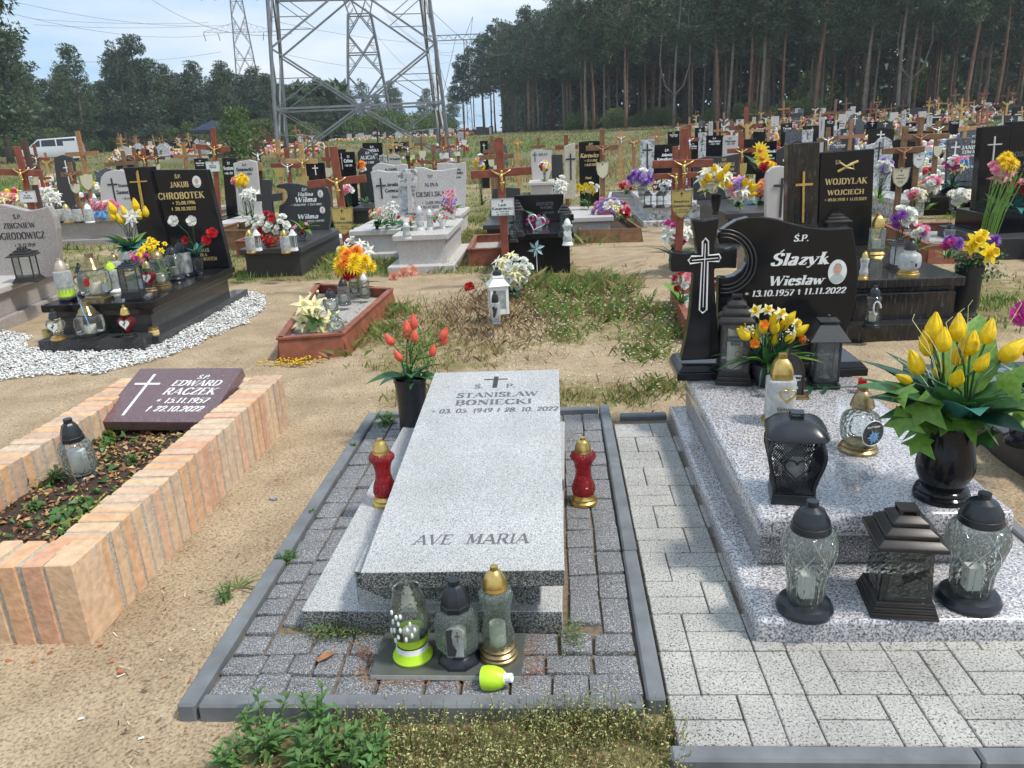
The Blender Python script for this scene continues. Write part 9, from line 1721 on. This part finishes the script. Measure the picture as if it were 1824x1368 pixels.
# ------------------------------------------------------------------ thin summer haze
def haze():
    m = bpy.data.materials.new('haze'); m.use_nodes = True; nt = m.node_tree; nt.nodes.clear(); o = nt.nodes.new('ShaderNodeOutputMaterial'); v = nt.nodes.new('ShaderNodeVolumePrincipled')
    v.inputs['Color'].default_value = (.86,.92,1,1); v.inputs['Density'].default_value = .0005; v.inputs['Anisotropy'].default_value = .2; nt.links.new(v.outputs[0],o.inputs['Volume'])
    h = obj('haze',MB().box(-420,-30,-1.6,420,420,62),m); h['kind'] = 'stuff'; h['label'] = 'thin pale summer haze over the whole cemetery'
haze()

# ------------------------------------------------------------------ where each far thing stands, said by its neighbours
LM = (('the Karewicz stone',995,290),('the Szlec stone',965,290),('the Jolanta stone',1190,280),('the tall Ciemielewska cross',1212,240),('the Kowalewski stone',1365,280),('the Bartosz stone',1272,255),('the JORCZYŃSKI stone',1510,243),('the boulder-shaped stone',1525,215),('the Wojdylak stone',1505,290),('the striped brown panel',1433,270),('the blue-grey JANINA stone',1715,270),('the massive black stone',1775,240),('the brown cross with tan shield',1610,250),('the broad arched black stone',1570,240),('the narrow white stone',1465,220),('the Chrobotek headstone',310,330),('the Wilma stone',540,360),('the Ciesielska stone',770,330),('the DOMIŃSKA stone',660,265),('the navy tent',388,250),('the parked people carrier',95,272),('the left foot of the pylon',510,265),('the right foot of the pylon',793,255),('the tall red cross behind Chrobotek',380,270),('the forked pine',1195,225),('the leftmost reddish pines',1050,240),('the tallest whitish trunk',1578,200),('the trunk with fanned branches',1692,195),('the reddish trunk at the edge',1745,190),('the leaning whitish trunk',1322,215),('the trunk with drooping limbs',1382,215),('the sapling',432,262),('the Samociuk stone',205,320),('the tall rounded black stone',112,300),('the Sosnowski stone',440,300),('the cross below the pylon',698,260),('the grey leaning trunk',1437,212),('the bent orange-barked pine',1112,235))
TRG = {'pines of the right-hand wood': 'dark pine inside the wood','pines of the right-hand wood, front row': 'bare-trunked pine at the wood edge','pines of the left-hand wood': 'dark pine within the wood','pines of the left-hand wood, front row': 'dark pine at the wood edge','low shrubs at the right wood edge': 'low green shrub at the wood edge','green shrubs under the left wood': 'young green shrub under the pines','bright green shrubs below the pylons': 'bright green shrub in the thicket'}
for o in list(COL.objects):
    l = o.get('label') if o.parent is None else None
    tr = o.get('group') in TRG
    if not l or ('far off, ' not in l and 'on a far grave, ' not in l and not tr): continue
    p = o.location - Vector((0,0,HC)); d = p.dot(FW); px = 912 + FP * p.dot(Vector(_r)) / d; py = 684 + FP * (p + Vector((0,0,.4))).dot(Vector(_d)) / d - 8
    n,a,b = min(LM,key=lambda q: (q[1] - px) ** 2 + ((q[2] - py) * 1.8) ** 2); dx,dy = px - a,(py - b) * 1.5
    rel = ('left of' if dx < 0 else 'right of') if abs(dx) > abs(dy) else ('above' if dy < 0 else 'below'); near = 'just ' if math.hypot(dx,dy) < 28 else ''
    if tr: o['label'] = TRG[o['group']] + ', ' + rel + ' ' + n; continue
    o['label'] = l.split(', ')[0] + ', ' + near + rel + ' ' + n; o['group'] = o['group'].split(', ')[0]
